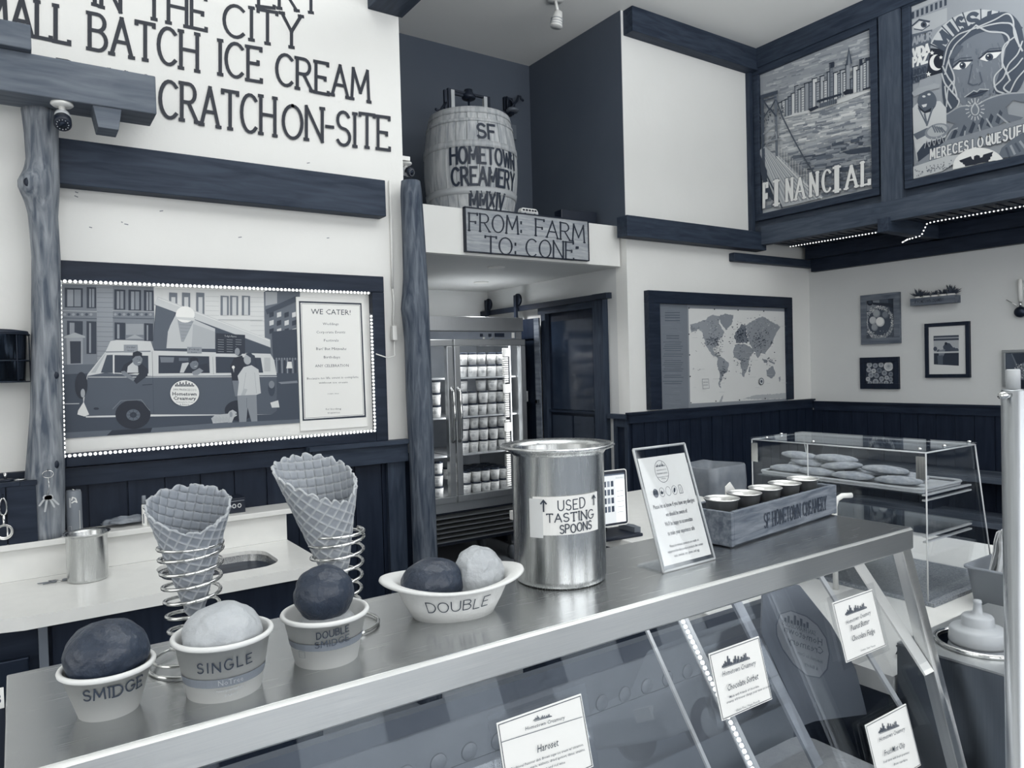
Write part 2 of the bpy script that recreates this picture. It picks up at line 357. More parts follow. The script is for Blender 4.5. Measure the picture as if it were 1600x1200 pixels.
# ------------------------------------------------------------------ flat print
class Paint:
    """ink on a surface: to(u, v, w) gives the point; w is the height off the surface in metres"""
    def __init__(s, to, step=.00004, w0=.0003, maxseg=None):
        s.to = to; s.step = step; s.w = w0; s.v = []; s.f = []; s.c = []; s.maxseg = maxseg; s.px2 = None; s.crop = (0, 0, 1.0)
    def P(s, x, y): return s.px2(s.crop[0]+x/s.crop[2], s.crop[1]+y/s.crop[2])
    def up(s): s.w += s.step
    def raw(s, pts, faces, g):
        n = len(s.v); s.v += [tuple(s.to(p[0], p[1], s.w)) for p in pts]; c = duo(g)
        for f in faces: s.f.append(tuple(i+n for i in f)); s.c.append(c)
    def poly(s, pts, g, px=False):
        if px: pts = [s.P(*p) for p in pts]
        a = sum(pts[i][0]*pts[(i+1) % len(pts)][1]-pts[(i+1) % len(pts)][0]*pts[i][1] for i in range(len(pts)))
        if a < 0: pts = pts[::-1]
        s.up(); s.raw(pts, [tuple(range(len(pts)))], g)
    def rect(s, u0, v0, u1, v1, g, px=False): s.poly([(u0, v0), (u1, v0), (u1, v1), (u0, v1)], g, px)
    def ell(s, cx, cy, rx, ry, g, px=False, n=20, rot=0):
        c, q = math.cos(rot), math.sin(rot)
        s.poly([(cx+rx*math.cos(2*PI*i/n)*c-ry*math.sin(2*PI*i/n)*q, cy+rx*math.cos(2*PI*i/n)*q+ry*math.sin(2*PI*i/n)*c) for i in range(n)], g, px)
    def line(s, pts, w, g, px=False, contrast=0, closed=False, lift=True):
        if px: pts = [s.P(*p) for p in pts]
        if closed: pts = list(pts)+[pts[0]]
        if s.maxseg:
            q = []
            for a, b in zip(pts, pts[1:]):
                n = max(1, int(math.hypot(b[0]-a[0], b[1]-a[1])/s.maxseg)); q += [(a[0]+(b[0]-a[0])*i/n, a[1]+(b[1]-a[1])*i/n) for i in range(n)]
            pts = q+[pts[-1]]
        if lift: s.up()
        wk = s.w
        pts = [np.array(p, float) for p in pts]; runs = []; cur = [pts[0]]
        for i in range(1, len(pts)):
            if np.linalg.norm(pts[i]-cur[-1]) < 1e-9: continue
            if len(cur) > 1:
                a = cur[-1]-cur[-2]; b = pts[i]-cur[-1]; cs = a@b/(np.linalg.norm(a)*np.linalg.norm(b))
                if cs < .6: runs.append(cur); cur = [cur[-1]]
            cur.append(pts[i])
        runs.append(cur)
        for ri, r in enumerate(runs):
            if len(r) < 2: continue
            if ri: s.w = wk+.000008*(ri % 8)
            V = []; n = len(r)
            for i, p in enumerate(r):
                a = r[i-1] if i else p; b = r[i+1] if i < n-1 else p; d = b-a; d = d/np.linalg.norm(d)
                ww = w/2*(1-contrast*abs(d[0])) if contrast else w/2
                e = p.copy()
                if i == 0: e = p-d*ww*.9
                if i == n-1: e = p+d*ww*.9
                nn = np.array([-d[1], d[0]]); V += [tuple(e+nn*ww), tuple(e-nn*ww)]
            s.raw(V, [(2*i+1, 2*i+3, 2*i+2, 2*i) for i in range(n-1)], g)
        s.w = wk
    def stext(s, text, A, B, h, w, g, px=False, **k):
        """stroke letters on the baseline A to B; h is the height (pixels up if px)"""
        contrast = k.pop('contrast', 0); slant = k.pop('slant', 0)
        L, _ = strokes(text, **k)
        if px: a = np.array(s.P(*A)); b = np.array(s.P(*B)); e2 = np.array(s.P(A[0], A[1]-h))-a; e3 = np.array(s.P(B[0], B[1]-h))-b
        else: a = np.array(A, float); b = np.array(B, float); e2 = e3 = np.array([slant*h, h])
        s.up()
        wb = s.w
        for i, l in enumerate(L): s.w = wb+.00003*(i % 20); s.line([tuple(a+(b-a)*p[0]+(e2+(e3-e2)*p[0])*p[1]) for p in l], w, g, contrast=contrast, lift=False)
        s.w = wb+.00003*min(len(L), 20)
    def text(s, text, A, B, h, g, px=False, bold=0, res=1):
        v, f, asp = letters(text, bold, res)
        if px: a = np.array(s.P(*A)); b = np.array(s.P(*B)); e2 = np.array(s.P(A[0], A[1]-h))-a; e3 = np.array(s.P(B[0], B[1]-h))-b
        else: a = np.array(A, float); b = np.array(B, float); e2 = e3 = np.array([0, h])
        s.up(); s.raw([tuple(a+(b-a)*p[0]+(e2+(e3-e2)*p[0])*p[1]) for p in v], f, g)
    def ctext(s, text, cu, v, h, g, width=None, cond=1.0, bold=0):
        """centred line, natural width times cond"""
        asp = letters(text, bold)[2]; wd = width or asp*h*cond; s.text(text, (cu-wd/2, v), (cu+wd/2, v), h, g, bold=bold)
    def build(s, name, parent=None, m=None, label=None):
        me = bpy.data.meshes.new(name); me.from_pydata([tuple(float(c) for c in p) for p in s.v], [], s.f)
        at = me.color_attributes.new('Col', 'FLOAT_COLOR', 'CORNER'); d = []
        for f, c in zip(s.f, s.c): d += list(c)*len(f)
        at.data.foreach_set('color', d); me.materials.append(m or PRINT); me.update()
        o = bpy.data.objects.new(name, me); COL.objects.link(o)
        if parent is not None: o.parent = parent
        if label: o['label'] = label
        return o
def smooth(pts, n=6):
    P = [np.array(q, float) for q in pts]; P = [2*P[0]-P[1]]+P+[2*P[-1]-P[-2]]; out = []
    for i in range(1, len(P)-2):
        a, b, c, d = P[i-1:i+3]
        for k in range(n): t = k/n; out.append(tuple(.5*((2*b)+(c-a)*t+(2*a-5*b+4*c-d)*t*t+(3*b-a-3*c+d)*t**3)))
    return out+[tuple(P[-2])]
def skyline(p, u0, u1, v, h, g):
    hs = [.2,.35,.3,.6,.5,.9,.45,.3,.25,.55,.4,.7,.65,.35,1,.5,.3,.45,.3,.2]; n = len(hs); w = (u1-u0)/n
    for i, a in enumerate(hs):
        if i % 6 != 5: p.rect(u0+i*w, v, u0+(i+.8)*w, v+a*h, g)
def planeY(Y, ox=0, oz=0): return lambda u, v, w: (u-ox, Y-w, v-oz)          # faces -Y
def planeX(X): return lambda u, v, w: (X-w, -u, v)                            # faces -X, u = -y
def cyl(cx, cy, a0, r0, r1, z0, z1):
    """surface of a round cup: u along the arc, v is z"""
    def to(u, v, w):
        r = r0+(r1-r0)*(v-z0)/(z1-z0); a = a0+u/r; return (cx+(r+w)*math.cos(a), cy+(r+w)*math.sin(a), v)
    return to

def base(root, loc):
    """move the thing's origin to its base without moving its parts"""
    loc = Vector([float(c) for c in loc]); done = set()
    def rec(o):
        for ch in o.children:
            if ch.type == 'MESH' and ch.data.name not in done: ch.data.transform(Matrix.Translation(-loc)); done.add(ch.data.name)
            rec(ch)
    if root.type == 'MESH': root.data.transform(Matrix.Translation(-loc))
    rec(root); root.location = loc; return root
CZ = 4.2; YA = 3.26; YM = 4.0; XC = 6.0; XN = 3.76; XL = 5.2
# ------------------------------------------------------------------ the setting
struct('floor', bx(-2.6, 6.2, -2.7, 6.1, -.12, 0), 'floor')
struct('ceiling', bx(-2.6, 6.2, -2.7, 6.1, CZ, CZ+.12), 'ceil')
wa = struct('wall_left', bx(-2.6, 1.6, YA, YA+.14, 0, CZ), 'wall')
struct('wall_side', bx(-2.62, -2.5, -2.7, YA, 0, CZ), 'wall')
wm = struct('wall_middle', bx(XN, XC, YM, YM+.12, 0, CZ), 'wall')
wn = struct('wall_niche', bx(XN-.005, XN+.06, YM+.002, 5.15, 2.632, CZ), 'dark')
struct('wall_niche_back', bx(1.6, XN-.005, 5.15, 5.22, 2.632, CZ), 'dark')
struct('wall_niche_left', bx(1.5, 1.6, YA+.14, 5.15, 2.632, CZ), 'dark')
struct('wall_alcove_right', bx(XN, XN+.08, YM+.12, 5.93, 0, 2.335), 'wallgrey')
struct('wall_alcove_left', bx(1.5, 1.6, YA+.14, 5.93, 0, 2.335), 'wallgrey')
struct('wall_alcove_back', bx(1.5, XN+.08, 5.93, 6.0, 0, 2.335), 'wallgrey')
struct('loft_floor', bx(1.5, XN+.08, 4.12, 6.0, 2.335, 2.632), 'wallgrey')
struct('loft_parapet', bx(1.5, XN-.01, 4.06, 4.12, 2.335, 2.632), 'wall')
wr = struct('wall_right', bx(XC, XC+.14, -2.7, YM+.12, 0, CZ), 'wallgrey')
# storefront behind the camera: wall with three glazed openings
fr = MB(); fr.box(-2.6, 6.1, -2.7, -2.55, 0, .12); fr.box(-2.6, 6.1, -2.7, -2.55, 3.5, CZ)
for a, b in ((-2.6, -2.2), (.05, .25), (2.45, 2.65), (4.85, 6.1)): fr.box(a, b, -2.7, -2.55, .12, 3.5)
wf = struct('wall_front', fr, 'cabtrim')
for i, (a, b) in enumerate(((-2.2, .05), (.25, 2.45), (2.65, 4.85))):
    w_ = struct('window_%d' % (i+1), bx(a, b, -2.63, -2.62, .12, 3.5), 'glass')
    f = MB(); f.box(a, b, -2.66, -2.58, .12, .2); f.box(a, b, -2.66, -2.58, 3.44, 3.5); f.box(a, a+.06, -2.66, -2.58, .2, 3.44); f.box(b-.06, b, -2.66, -2.58, .2, 3.44); f.box(a+.06, b-.06, -2.66, -2.58, 2.5, 2.55)
    struct('window_frame', f, 'beam', w_)
struct('backing', bx(-1.0, 1.6, YA-.006, YA, 0, 1.2), 'black', wa)
struct('backing', bx(XN-.001, XC, YM-.006, YM, 0, 1.17), 'black', wm)
struct('backing', bx(XC-.006, XC, -2.0, 4.0, 0, 1.15), 'black', wr)
# wainscots, plank by plank
rn = random.Random(3)
def planks(parent, x0, x1, w, z0, z1, make, m):
    x = x0
    while x < x1-.02:
        e = min(x+w, x1); d = .012+rn.random()*.005; make(x+.003, e-.003, d, z0, z1).build('plank', m, parent); x = e
planks(wa, -1.0, 1.54, .135, 0, 1.2, lambda a, b, d, p, q: bx(a, b, YA-d, YA, p, q), 'black')
struct('chair_rail', bx(-1.0, 1.54, YA-.035, YA, 1.2, 1.27), 'blackx', wa)
c_ = MB(); c_.box(1.06, 1.553, YA-.09, YA-.035, 1.255, 1.275); c_.box(1.08, 1.548, YA-.07, YA-.035, 1.17, 1.255)
struct('rail_cap', c_, 'beam', wa)
struct('end_board', bx(1.45, 1.54, YA-.045, YA-.02, 0, 1.17), 'beamz', wa)
planks(wm, XN, XC, .125, 0, 1.17, lambda a, b, d, p, q: bx(a, b, YM-d, YM, p, q), 'black')
struct('chair_rail', bx(XN-.035, XC, YM-.03, YM, 1.17, 1.235), 'blackx', wm)
struct('rail_lip', bx(XN-.05, XC, YM-.045, YM, 1.235, 1.25), 'blackx', wm)
planks(wr, -2.0, 3.97, .14, 0, 1.15, lambda a, b, d, p, q: bx(XC-d, XC, a, b, p, q), 'black')
struct('chair_rail', bx(XC-.03, XC, -2.0, YM-.045, 1.15, 1.215), 'blacky', wr)
struct('rail_lip', bx(XC-.045, XC, -2.0, YM-.045, 1.215, 1.23), 'blacky', wr)
# alcove return panelling at the wall end
wp = MB(); wp.box(XN-.02, XN, YM-.0, 4.15, 0, 1.2)
struct('trim_1', wp, 'black')
wp2 = MB(); wp2.box(XN-.035, XN-.02, YM, YM+.03, 0, 1.2); wp2.box(XN-.035, XN-.02, YM+.12, YM+.15, 0, 1.2); wp2.box(XN-.035, XN-.02, YM+.03, YM+.12, 1.14, 1.2)
struct('trim_2', wp2, 'beamz')
struct('trim_13', bx(XN-.05, XN-.0, YM-.0, 4.2, 1.2, 1.235), 'beamy')
# ------------------------------------------------------------------ beams and trims
b_ = bx(.06, 1.47, YA-.075, YA, 2.33, 2.50); struct('trim_3', b_, 'beam', None, .004)
struct('trim_4', bx(1.44, 1.62, -2.5, YA, 3.32, 3.5), 'beamy', None, .004)
struct('trim_5', bx(XN+.02, XL, YM-.1, YM, 4.02, CZ), 'beam', None, .004)
struct('trim_6', bx(XN-.09, XL+.05, YM-.11, YM, 2.53, 2.68), 'beam', None, .004)
struct('trim_7', bx(XL-.04, XL+.0, YM-.04, YM, 2.68, 4.02), 'beamz')
struct('trim_8', bx(4.9, XC, YM-.06, YM, 2.43, 2.50), 'beam', None, .008)
struct('trim_9', bx(XC-.06, XC, -2.5, YM-.06, 2.39, 2.50), 'blacky', None, .003)
# corner sliver and white parapet end
# loft cabinet holding the murals
lc = struct('mural_bulkhead', bx(XL+.05, XC, -2.5, YM, 2.68, CZ), 'cabtrim')
struct('rail_board', bx(XL-.02, XL+.05, -2.5, YM-.11, 2.572, 2.72), 'cabtrim', lc, .003)
struct('top_rail', bx(XL-.02, XL+.05, -2.5, YM-.1, 4.04, CZ), 'beamy', lc)
for y0, y1 in ((2.72, 2.87), (1.0, 1.2)):
    struct('stile', bx(XL-.01, XL+.05, y0, min(y1, YM-.11), 2.72, 4.04), 'cabtrimz', lc)
# the underside: slats, pieces on their own
y = -1.0; 
while y < YM-.12:
    struct('slat', bx(XL+.05, XC-.06, y, y+.055, 2.60, 2.62), 'black', lc); y += .075
struct('soffit_board', bx(XL+.05, XC-.06, -2.5, YM-.06, 2.63, 2.66), 'black', lc)
struct('ledger', bx(XC-.14, XC, -2.5, YM-.06, 2.5, 2.6), 'blacky', lc)
struct('cross_beam', bx(XL-.05, XC-.06, 2.80, 2.88, 2.50, 2.60), 'beam', lc, .004)
def rope(name, pts, sp, r, parent, label=None):
    """tube with the beads of light along it"""
    P = [Vector(tuple(map(float, p))) for p in pts]; m = MB(); d = 0
    for a, b in zip(P, P[1:]):
        L = (b-a).length; t = d
        while t < L:
            q = a+(b-a)*(t/L); m.ball(q, r, r, r, 6, 4); t += sp
        d = t-L
    o = m.build('light_bead', 'led', parent); o['kind'] = 'stuff'; return o
def led_thing(pts, sp, r, label, group=None, tube='acrylic'):
    t = thing('rope_light', label, 'rope light', (0, 0, 0), 0, group)
    MB().tube(pts, r*1.25, 6).build('tube', W[tube], t); rope('b', pts, sp, r, t); return base(t, pts[0])
led_thing([(5.52, 3.85, 2.575), (5.56, 3.10, 2.575)], .026, .0055, 'straight rope of small lights under the far mural bulkhead slats')
led_thing([(5.70, 2.99, 2.49), (5.60, 2.90, 2.49), (5.585, 2.86, 2.49), (5.585, 2.79, 2.5), (5.57, 2.74, 2.58), (5.58, 2.66, 2.585), (5.6, 1.3, 2.585)], .026, .0055, 'rope of small lights hooking around the cross beam under the near mural')

# ------------------------------------------------------------------ sign lettering on the left wall
pxA = lambda x, y: (onY(x, y, YA)[0], onY(x, y, YA)[2])
ps = Paint(planeY(YA)); ps.px2 = pxA
for t, A, B, h in (('ERY', (404, 9), (500, 22), 46), ('IN', (146, 7), (188, 18), 54), ('THE', (226, 27), (322, 48), 52), ('CITY', (350, 56), (470, 77), 50),
    ('SMALL', (-62, 34), (108, 69), 56), ('BATCH', (140, 77), (308, 111), 57), ('ICE', (342, 117), (408, 128), 53), ('CREAM', (432, 132), (576, 160), 48),
    ('FROM', (62, 150), (200, 174), 60), ('S', (216, 176), (240, 181), 58), ('CRATCH', (250, 183), (429, 213), 58), ('ON-SITE', (442, 214), (608, 236), 51)):
    ps.stext(t, A, B, h, .0145, 10, px=True, serif=.07, jit=.02)
o = ps.build('painted_lettering'); o['kind'] = 'structure'
# small scuffs in the plaster
sc = Paint(planeY(YA)); sc.px2 = pxA
r2 = random.Random(5)
for x, y in ((118, 300), (117, 306), (247, 305), (190, 347), (195, 350), (393, 318), (511, 372), (140, 355), (220, 240), (240, 236), (373, 371), (250, 330), (480, 255)):
    sc.line([(x, y), (x+r2.uniform(1, 5), y+r2.uniform(-1, 2))], .0035, 120, px=True)
o = sc.build('plaster_scuff'); o['kind'] = 'structure'

# ------------------------------------------------------------------ logs and heavy beams, left
def log(name, x, y, z0, z1, prof, m, knots, label):
    mb = MB(); seg = 28; n = 70; vs = []; fs = []
    for j in range(n+1):
        z = z0+(z1-z0)*j/n; k = np.interp(z, [p[0] for p in prof], [p[1] for p in prof]); dx = np.interp(z, [p[0] for p in prof], [p[2] for p in prof])
        for i in range(seg):
            a = 2*PI*i/seg; r = k*(1+.05*noise.noise((math.cos(a)*1.5, math.sin(a)*1.5, z*2.2)))
            for (kz, ka, kh, kr) in knots:
                d2 = ((z-kz)/kr)**2+((((a-ka+PI) % (2*PI))-PI)*k/kr)**2; r += kh*math.exp(-d2)-.35*kh*math.exp(-d2*14)
            vs.append((x+dx+r*math.cos(a), y+r*math.sin(a), z))
    for j in range(n):
        for i in range(seg): q = (i+1) % seg; fs.append((j*seg+i, j*seg+q, (j+1)*seg+q, (j+1)*seg+i))
    fs += [tuple(range(seg))[::-1], tuple(n*seg+i for i in range(seg))]
    mb.add(vs, fs, True); o = mb.build(name, m); base(o, (x, y, z0)); return tag(o, label, 'post')
p1 = log('log_post', .09, 3.150, 1.034, 2.575, [(0, .06, -.012), (1.0, .058, -.018), (1.25, .062, -.014), (1.5, .052, .0), (1.8, .046, .008), (2.05, .045, .016), (2.2, .047, .012), (2.3, .06, .008), (2.4, .052, .018), (2.5, .054, .018), (2.575, .062, .02)], 'log',
    [(2.30, -2.2, .03, .045), (1.62, -1.0, .006, .02), (1.30, -1.1, .008, .03)], 'knotty bare log post at the far left beside the van photo')
p2 = log('log_post', 1.602, 3.168, 0, 2.505, [(0, .062, .01), (.8, .060, .008), (1.2, .06, .006), (1.5, .064, .002), (1.75, .062, .0), (1.9, .066, -.006), (2.05, .058, .0), (2.3, .054, -.004), (2.45, .052, -.008), (2.505, .046, -.008)], 'log2',
    [(2.42, -1.9, .008, .03), (1.9, -2.7, .012, .04), (2.08, -1.3, .006, .02), (1.5, -1.5, .008, .025), (1.1, -1.5, .006, .02)], 'tall dark log post between the van photo wall and the freezer')
def knot(x, y, z, nx, ny, r, parent):
    m = MB(); m.ball((x, y, z), r*.9, r*.45, r*1.25, 12, 8); return m.build('knot', 'iron', parent)
for (z, a, r, p, cx, cy, pr_) in ((2.30, -2.1, .012, p1, .098, 3.150, .079), (1.62, -1.0, .010, p1, .092, 3.150, .053), (1.30, -1.1, .013, p1, .078, 3.150, .063), (2.38, -1.9, .010, p2, 1.60, 3.185, .056), (2.08, -1.6, .008, p2, 1.604, 3.185, .06), (1.93, -2.3, .011, p2, 1.60, 3.185, .068), (1.5, -1.6, .010, p2, 1.606, 3.185, .066), (1.1, -1.7, .009, p2, 1.61, 3.185, .062)):
    L = p.location; k = MB(); k.ball((cx+math.cos(a)*pr_-L.x, cy+math.sin(a)*pr_-L.y, z-L.z), r, r*.5, r*1.3, 12, 8); k.build('knot', 'iron', p)
be = struct('trim_10', bx(-2.5, .466, 2.98, 3.14, 2.575, 2.715), 'greybeam', None, .004)
# tapered block and the upper stub beam
t_ = MB(); poly = [(.255, 2.60), (.355, 2.60), (.34, 2.50), (.275, 2.50)]
t_.prism(poly, 2.99, 3.09, lambda u, v, w: (u, w, v)); struct('trim_11', t_, 'greybeam', None, .002, )
struct('trim_12', bx(-2.5, .083, 2.95, 3.10, 2.716, 2.80), 'greybeam', None, .004)

# the street outside the storefront
struct('pavement', bx(-8, 14, -6, -2.7, -.14, -.02), 'grey'); struct('roadway', bx(-12, 20, -14, -6, -.4, -.28), 'midgrey')
hb = struct('street_facade', bx(-12, 20, -14.5, -14, 0, 9), 'palegrey')
for i in range(9):
    for j in range(3): struct('facade_window', bx(-10+i*3.2, -8.6+i*3.2, -13.99, -13.95, 1+j*2.8, 2.8+j*2.8), 'darkmetal', hb)
t = thing('parked_car', 'pale car parked in the street, seen only as a reflection in the cabinet glass', 'car', (8.9, -7.4, -.28))
prof_ = [(-2.1, .35), (-2.15, .7), (-1.95, .88), (-1.1, .98), (-.55, 1.42), (.75, 1.46), (1.5, 1.0), (2.05, .92), (2.15, .6), (2.1, .32)]
m = MB(); m.prism(prof_, -.85, .85, lambda u, v, w: (u, w, v)); m.build('car_body', 'palegrey', t, .05, recalc=True)
for i, q in enumerate(([(-.95, 1.0), (-.5, 1.36), (.02, 1.38), (.02, 1.0)], [(.08, 1.0), (.08, 1.38), (.68, 1.39), (1.25, 1.02)])):
    m = MB(); m.prism(q, .84, .862, lambda u, v, w: (u, w, v)); m.build('side_window', 'blackp', t, recalc=True)
for x in (-1.35, 1.35):
    for y in (-.78, .78):
        c = MB(); c.lathe([(0, -.11), (.29, -.11), (.33, -.08), (.33, .08), (.29, .11), (0, .11)], 28, (x, y, .33), 'y'); w_ = c.build('wheel', 'blackp', t, recalc=True)
        c = MB(); c.lathe([(0, -.01), (.19, -.01), (.2, 0), (.19, .01), (0, .012)], 20, (x, y+.115*(1 if y > 0 else -1), .33), 'y'); c.build('wheel_rim', 'palegrey', w_, recalc=True)
MB().box(-2.18, -2.1, .4, .75, .62, .78).build('head_lamp', 'white', t); MB().box(-.2, 2.0, .851, .856, .55, .57).build('trim_strip', 'blackp', t)
# ------------------------------------------------------------------ security cameras
def sec_camera(loc, label, aim=(-.2, -.9, -.35), s=1.0, up=1):
    t = thing('security_camera', label, 'camera', loc)
    m = MB(); m.lathe([(.0, 0), (.042*s, 0), (.044*s, -.006*up), (.036*s, -.012*up), (0, -.014*up)], 24); m.build('mount_plate', 'white', t, recalc=True)
    m = MB(); m.lathe([(.014*s, -.01*up), (.012*s, -.03*up), (.018*s, -.034*up), (.018*s, -.044*up), (0, -.05*up)], 16); m.build('swivel', 'white', t, recalc=True)
    a = Vector(aim).normalized(); c = Vector((0, 0, -.062*s*up)); p0 = c-a*.028*s; q = c+a*.05*s
    k = MB(); k.tube([p0, p0+a*.006, c+a*.02*s], [.018*s, .030*s, .032*s], 20); k.build('housing', 'palegrey', t)
    k = MB(); k.tube([c+a*.018*s, c+a*.055*s, c+a*.06*s], [.034*s, .034*s, .030*s], 20); hd = k.build('visor', 'blackp', t)
    k = MB(); k.tube([c+a*.0605*s, c+a*.0625*s], [.013*s, .013*s], 16); k.build('lens', 'darkmetal', t)
    k = MB(); x = a.cross(Vector((0, 0, 1))).normalized(); y = x.cross(a)
    for i in range(12): g = 2*PI*i/12; k.ball(c+a*.061*s+x*.022*s*math.cos(g)+y*.022*s*math.sin(g), .0022*s, .0022*s, .0022*s, 6, 4)
    k.build('infrared_diode', 'palegrey', t)['kind'] = 'stuff'
    return t
q = onZ(96, 167, 2.575); sec_camera((.168, 3.02, 2.5749), 'white and black bullet camera hanging under the grey beam at left', (-.05, -.75, -.75), .82)
sec_camera((1.655, 3.34, 2.645), 'small bullet camera on the wall end above the dark log post', (.35, -.85, -.3), .7)
m = MB(); m.box(1.595, 1.66, 3.30, 3.38, 2.645, 2.665); cbk = m.build('camera_bracket', 'white'); tag(cbk, 'white bracket fixed to the wall end holding the small camera', 'bracket')

# white cable down the wall end
pts = [onY(x, y, 3.235) for x, y in ((616, 290), (617, 380), (618, 440))]
t = thing('light_cord', 'thin white cord and plug running down beside the dark log post', 'cord')
MB().tube([(1.522, 3.25, 2.52), (1.523, 3.25, 2.2), (1.520, 3.25, 2.0)], .006, 8).build('conduit', 'white', t)
MB().tube([(1.520, 3.25, 2.0), (1.523, 3.245, 1.93), (1.517, 3.245, 1.86), (1.515, 3.24, 1.82)], .004, 8).build('cord', 'white', t)
MB().box(1.503, 1.527, 3.225, 3.25, 1.75, 1.82).build('plug_block', 'white', t, .003)
MB().tube([(1.515, 3.235, 1.75), (1.510, 3.23, 1.70), (1.50, 3.205, 1.675), (1.46, 3.195, 1.665), (1.40, 3.195, 1.685)], .0028, 8).build('cord', 'white', t)
base(t, (1.55, 3.25, 1.66))

# ------------------------------------------------------------------ framed van photo with rope light
t = thing('photo_display', 'wide dark-framed black and white photo of a camper van with a giant cone', 'picture')
U0, U1, V0, V1 = .115, 1.455, 1.275, 2.05
fw = .075; m = MB(); m.box(U0, U1, YA-.055, YA, V1-fw, V1); m.box(U0, U0+.03, YA-.055, YA, V0, V1-fw); m.box(U1-.06, U1, YA-.055, YA, V0, V1-fw); m.box(U0+.03, U1-.06, YA-.055, YA, V0, V0+.05)
m.build('frame', 'blackx', t, .003)
MB().box(U0+.03, U1-.06, YA-.012, YA, V0+.05, V1-fw).build('backing_board', 'counter', t)
lp = [onY(x, y, YA-.058) for x, y in ((93, 439), (330, 448), (579, 458))]
lp2 = [onY(x, y, YA-.058) for x, y in ((93, 439), (100, 713), (586, 673), (580, 490))]
lt = thing('rope_light', 'rope of bright bead lights outlining the van photo frame', 'rope light')
for pp in (lp, lp2):
    MB().tube(pp, .007, 6).build('tube', 'acrylic', lt); rope('b', pp, .0168, .0062, lt)
base(lt, lp2[1]); 
yp = YA-.0135
MB().box(.155, 1.06, yp, YA-.012, 1.33, 1.975).build('photo_panel', 'counter', t)
p = Paint(planeY(yp), step=.000016); p.px2 = lambda x, y: (onY(x, y, yp)[0], onY(x, y, yp)[2]); p.crop = (90, 425, 4.0667)
Q = lambda pts, g: p.poly(pts, g, True); LN = lambda pts, w, g: p.line(pts, w, g, True)
Q([(28, 75), (1540, 125), (1540, 958), (48, 1058)], 92)
Q([(28, 75), (620, 95), (625, 560), (36, 600)], 118)                        # left facade
Q([(610, 95), (1320, 118), (1320, 500), (620, 500)], 208)                    # sunlit facade
Q([(1310, 118), (1540, 125), (1540, 640), (1320, 640)], 96)
Q([(1320, 125), (1395, 128), (1395, 200), (1320, 215)], 165)
for i in range(13):
    y = 95+i*30; LN([(250, y), (352, y+3)], .0011, 70)
    LN([(940, y+60), (1025, y+62)], .0009, 150); LN([(1225, y+66), (1312, y+67)], .0009, 150)
Q([(246, 88), (352, 90), (352, 560), (252, 565)], 142)
for i in range(15): LN([(250, 100+i*31), (352, 102+i*31)], .0012, 82)
for x0, x1, y0, y1 in ((45, 160, 100, 225), (185, 245, 95, 230), (360, 430, 110, 240), (450, 530, 112, 245), (548, 610, 115, 250), (60, 160, 310, 400), (184, 246, 312, 520), (362, 430, 320, 430), (550, 606, 325, 440)):
    Q([(x0, y0), (x1, y0+3), (x1, y1), (x0, y1)], 40)
    Q([(x0+16, y0+12), ((x0+x1)/2-3, y0+13), ((x0+x1)/2-3, y1-6), (x0+16, y1-6)], 138)
    if y0 < 200: Q([((x0+x1)/2+3, y0+12), (x1-12, y0+13), (x1-12, y1-6), ((x0+x1)/2+3, y1-6)], 128)
for x0, x1 in ((30, 246), (352, 612)):
    LN([(x0, 245), (x1, 252)], .004, 160); LN([(x0, 292), (x1, 296)], .003, 80)
    for k in range(int((x1-x0)/28)): p.ell(x0+14+k*28, 270, 10, 9, 70 if k % 2 else 150, True, 8)
Q([(40, 410), (110, 385), (175, 408), (175, 418), (40, 420)], 165); Q([(55, 420), (160, 420), (160, 585), (60, 588)], 150); Q([(78, 440), (148, 440), (148, 580), (82, 582)], 34)
Q([(430, 425), (490, 398), (550, 425)], 160); Q([(434, 330), (546, 330), (546, 400), (434, 400)], 150)
for x0 in (708, 790, 880, 1035, 1095, 1170):
    Q([(x0, 130 if x0 < 1000 else 150), (x0+52, 133 if x0 < 1000 else 153), (x0+52, 275), (x0, 275)], 110); Q([(x0+14, 160), (x0+40, 160), (x0+40, 275), (x0+14, 275)], 195)
LN([(620, 98), (1315, 122)], .004, 232); LN([(700, 300), (1300, 306)], .002, 160)
Q([(1320, 240), (1520, 150), (1535, 180), (1330, 270)], 60)
for i in range(4):
    for j in range(3): Q([(1345+i*48, 260+j*52), (1372+i*48, 252+j*52), (1372+i*48, 282+j*52), (1345+i*48, 290+j*52)], 200 if (i+j) % 2 else 40)
Q([(1360, 380), (1540, 360), (1540, 560), (1370, 560)], 50)
Q([(36, 600), (1540, 560), (1540, 958), (48, 1058)], 58)                     # street
Q([(30, 590), (300, 585), (300, 640), (32, 650)], 92); LN([(40, 838), (135, 836)], .003, 180)
for i in range(9): LN([(1390+i*17, 560), (1392+i*17, 640)], .005, 30 if i % 2 else 130); p.ell(1390+i*17, 552, 6, 8, 120, True, 8)
Q([(1460, 570), (1485, 570), (1490, 612), (1452, 612)], 215)
Q([(1400, 700), (1520, 690), (1525, 705), (1420, 712)], 120)
# raised roof
Q([(625, 200), (760, 255), (1350, 470), (1355, 520), (600, 500)], 62)
Q([(690, 485), (700, 370), (760, 250), (860, 300), (1000, 360), (1000, 488)], 190); Q([(600, 490), (630, 215), (745, 262), (700, 380), (690, 490)], 82)
Q([(860, 330), (1000, 380), (1000, 486), (850, 486)], 172)
Q([(635, 155), (1350, 430), (1352, 480), (612, 208)], 196); LN([(615, 208), (1350, 480)], .002, 90); LN([(640, 168), (1345, 436)], .0015, 230)
Q([(755, 270), (875, 290), (800, 445), (785, 443)], 150)
for i in range(7): LN([(765+i*4, 290+i*22), (868-i*10, 300+i*20)], .001, 105)
p.ell(810, 270, 60, 52, 228, True); Q([(752, 285), (872, 292), (868, 312), (758, 300)], 200)
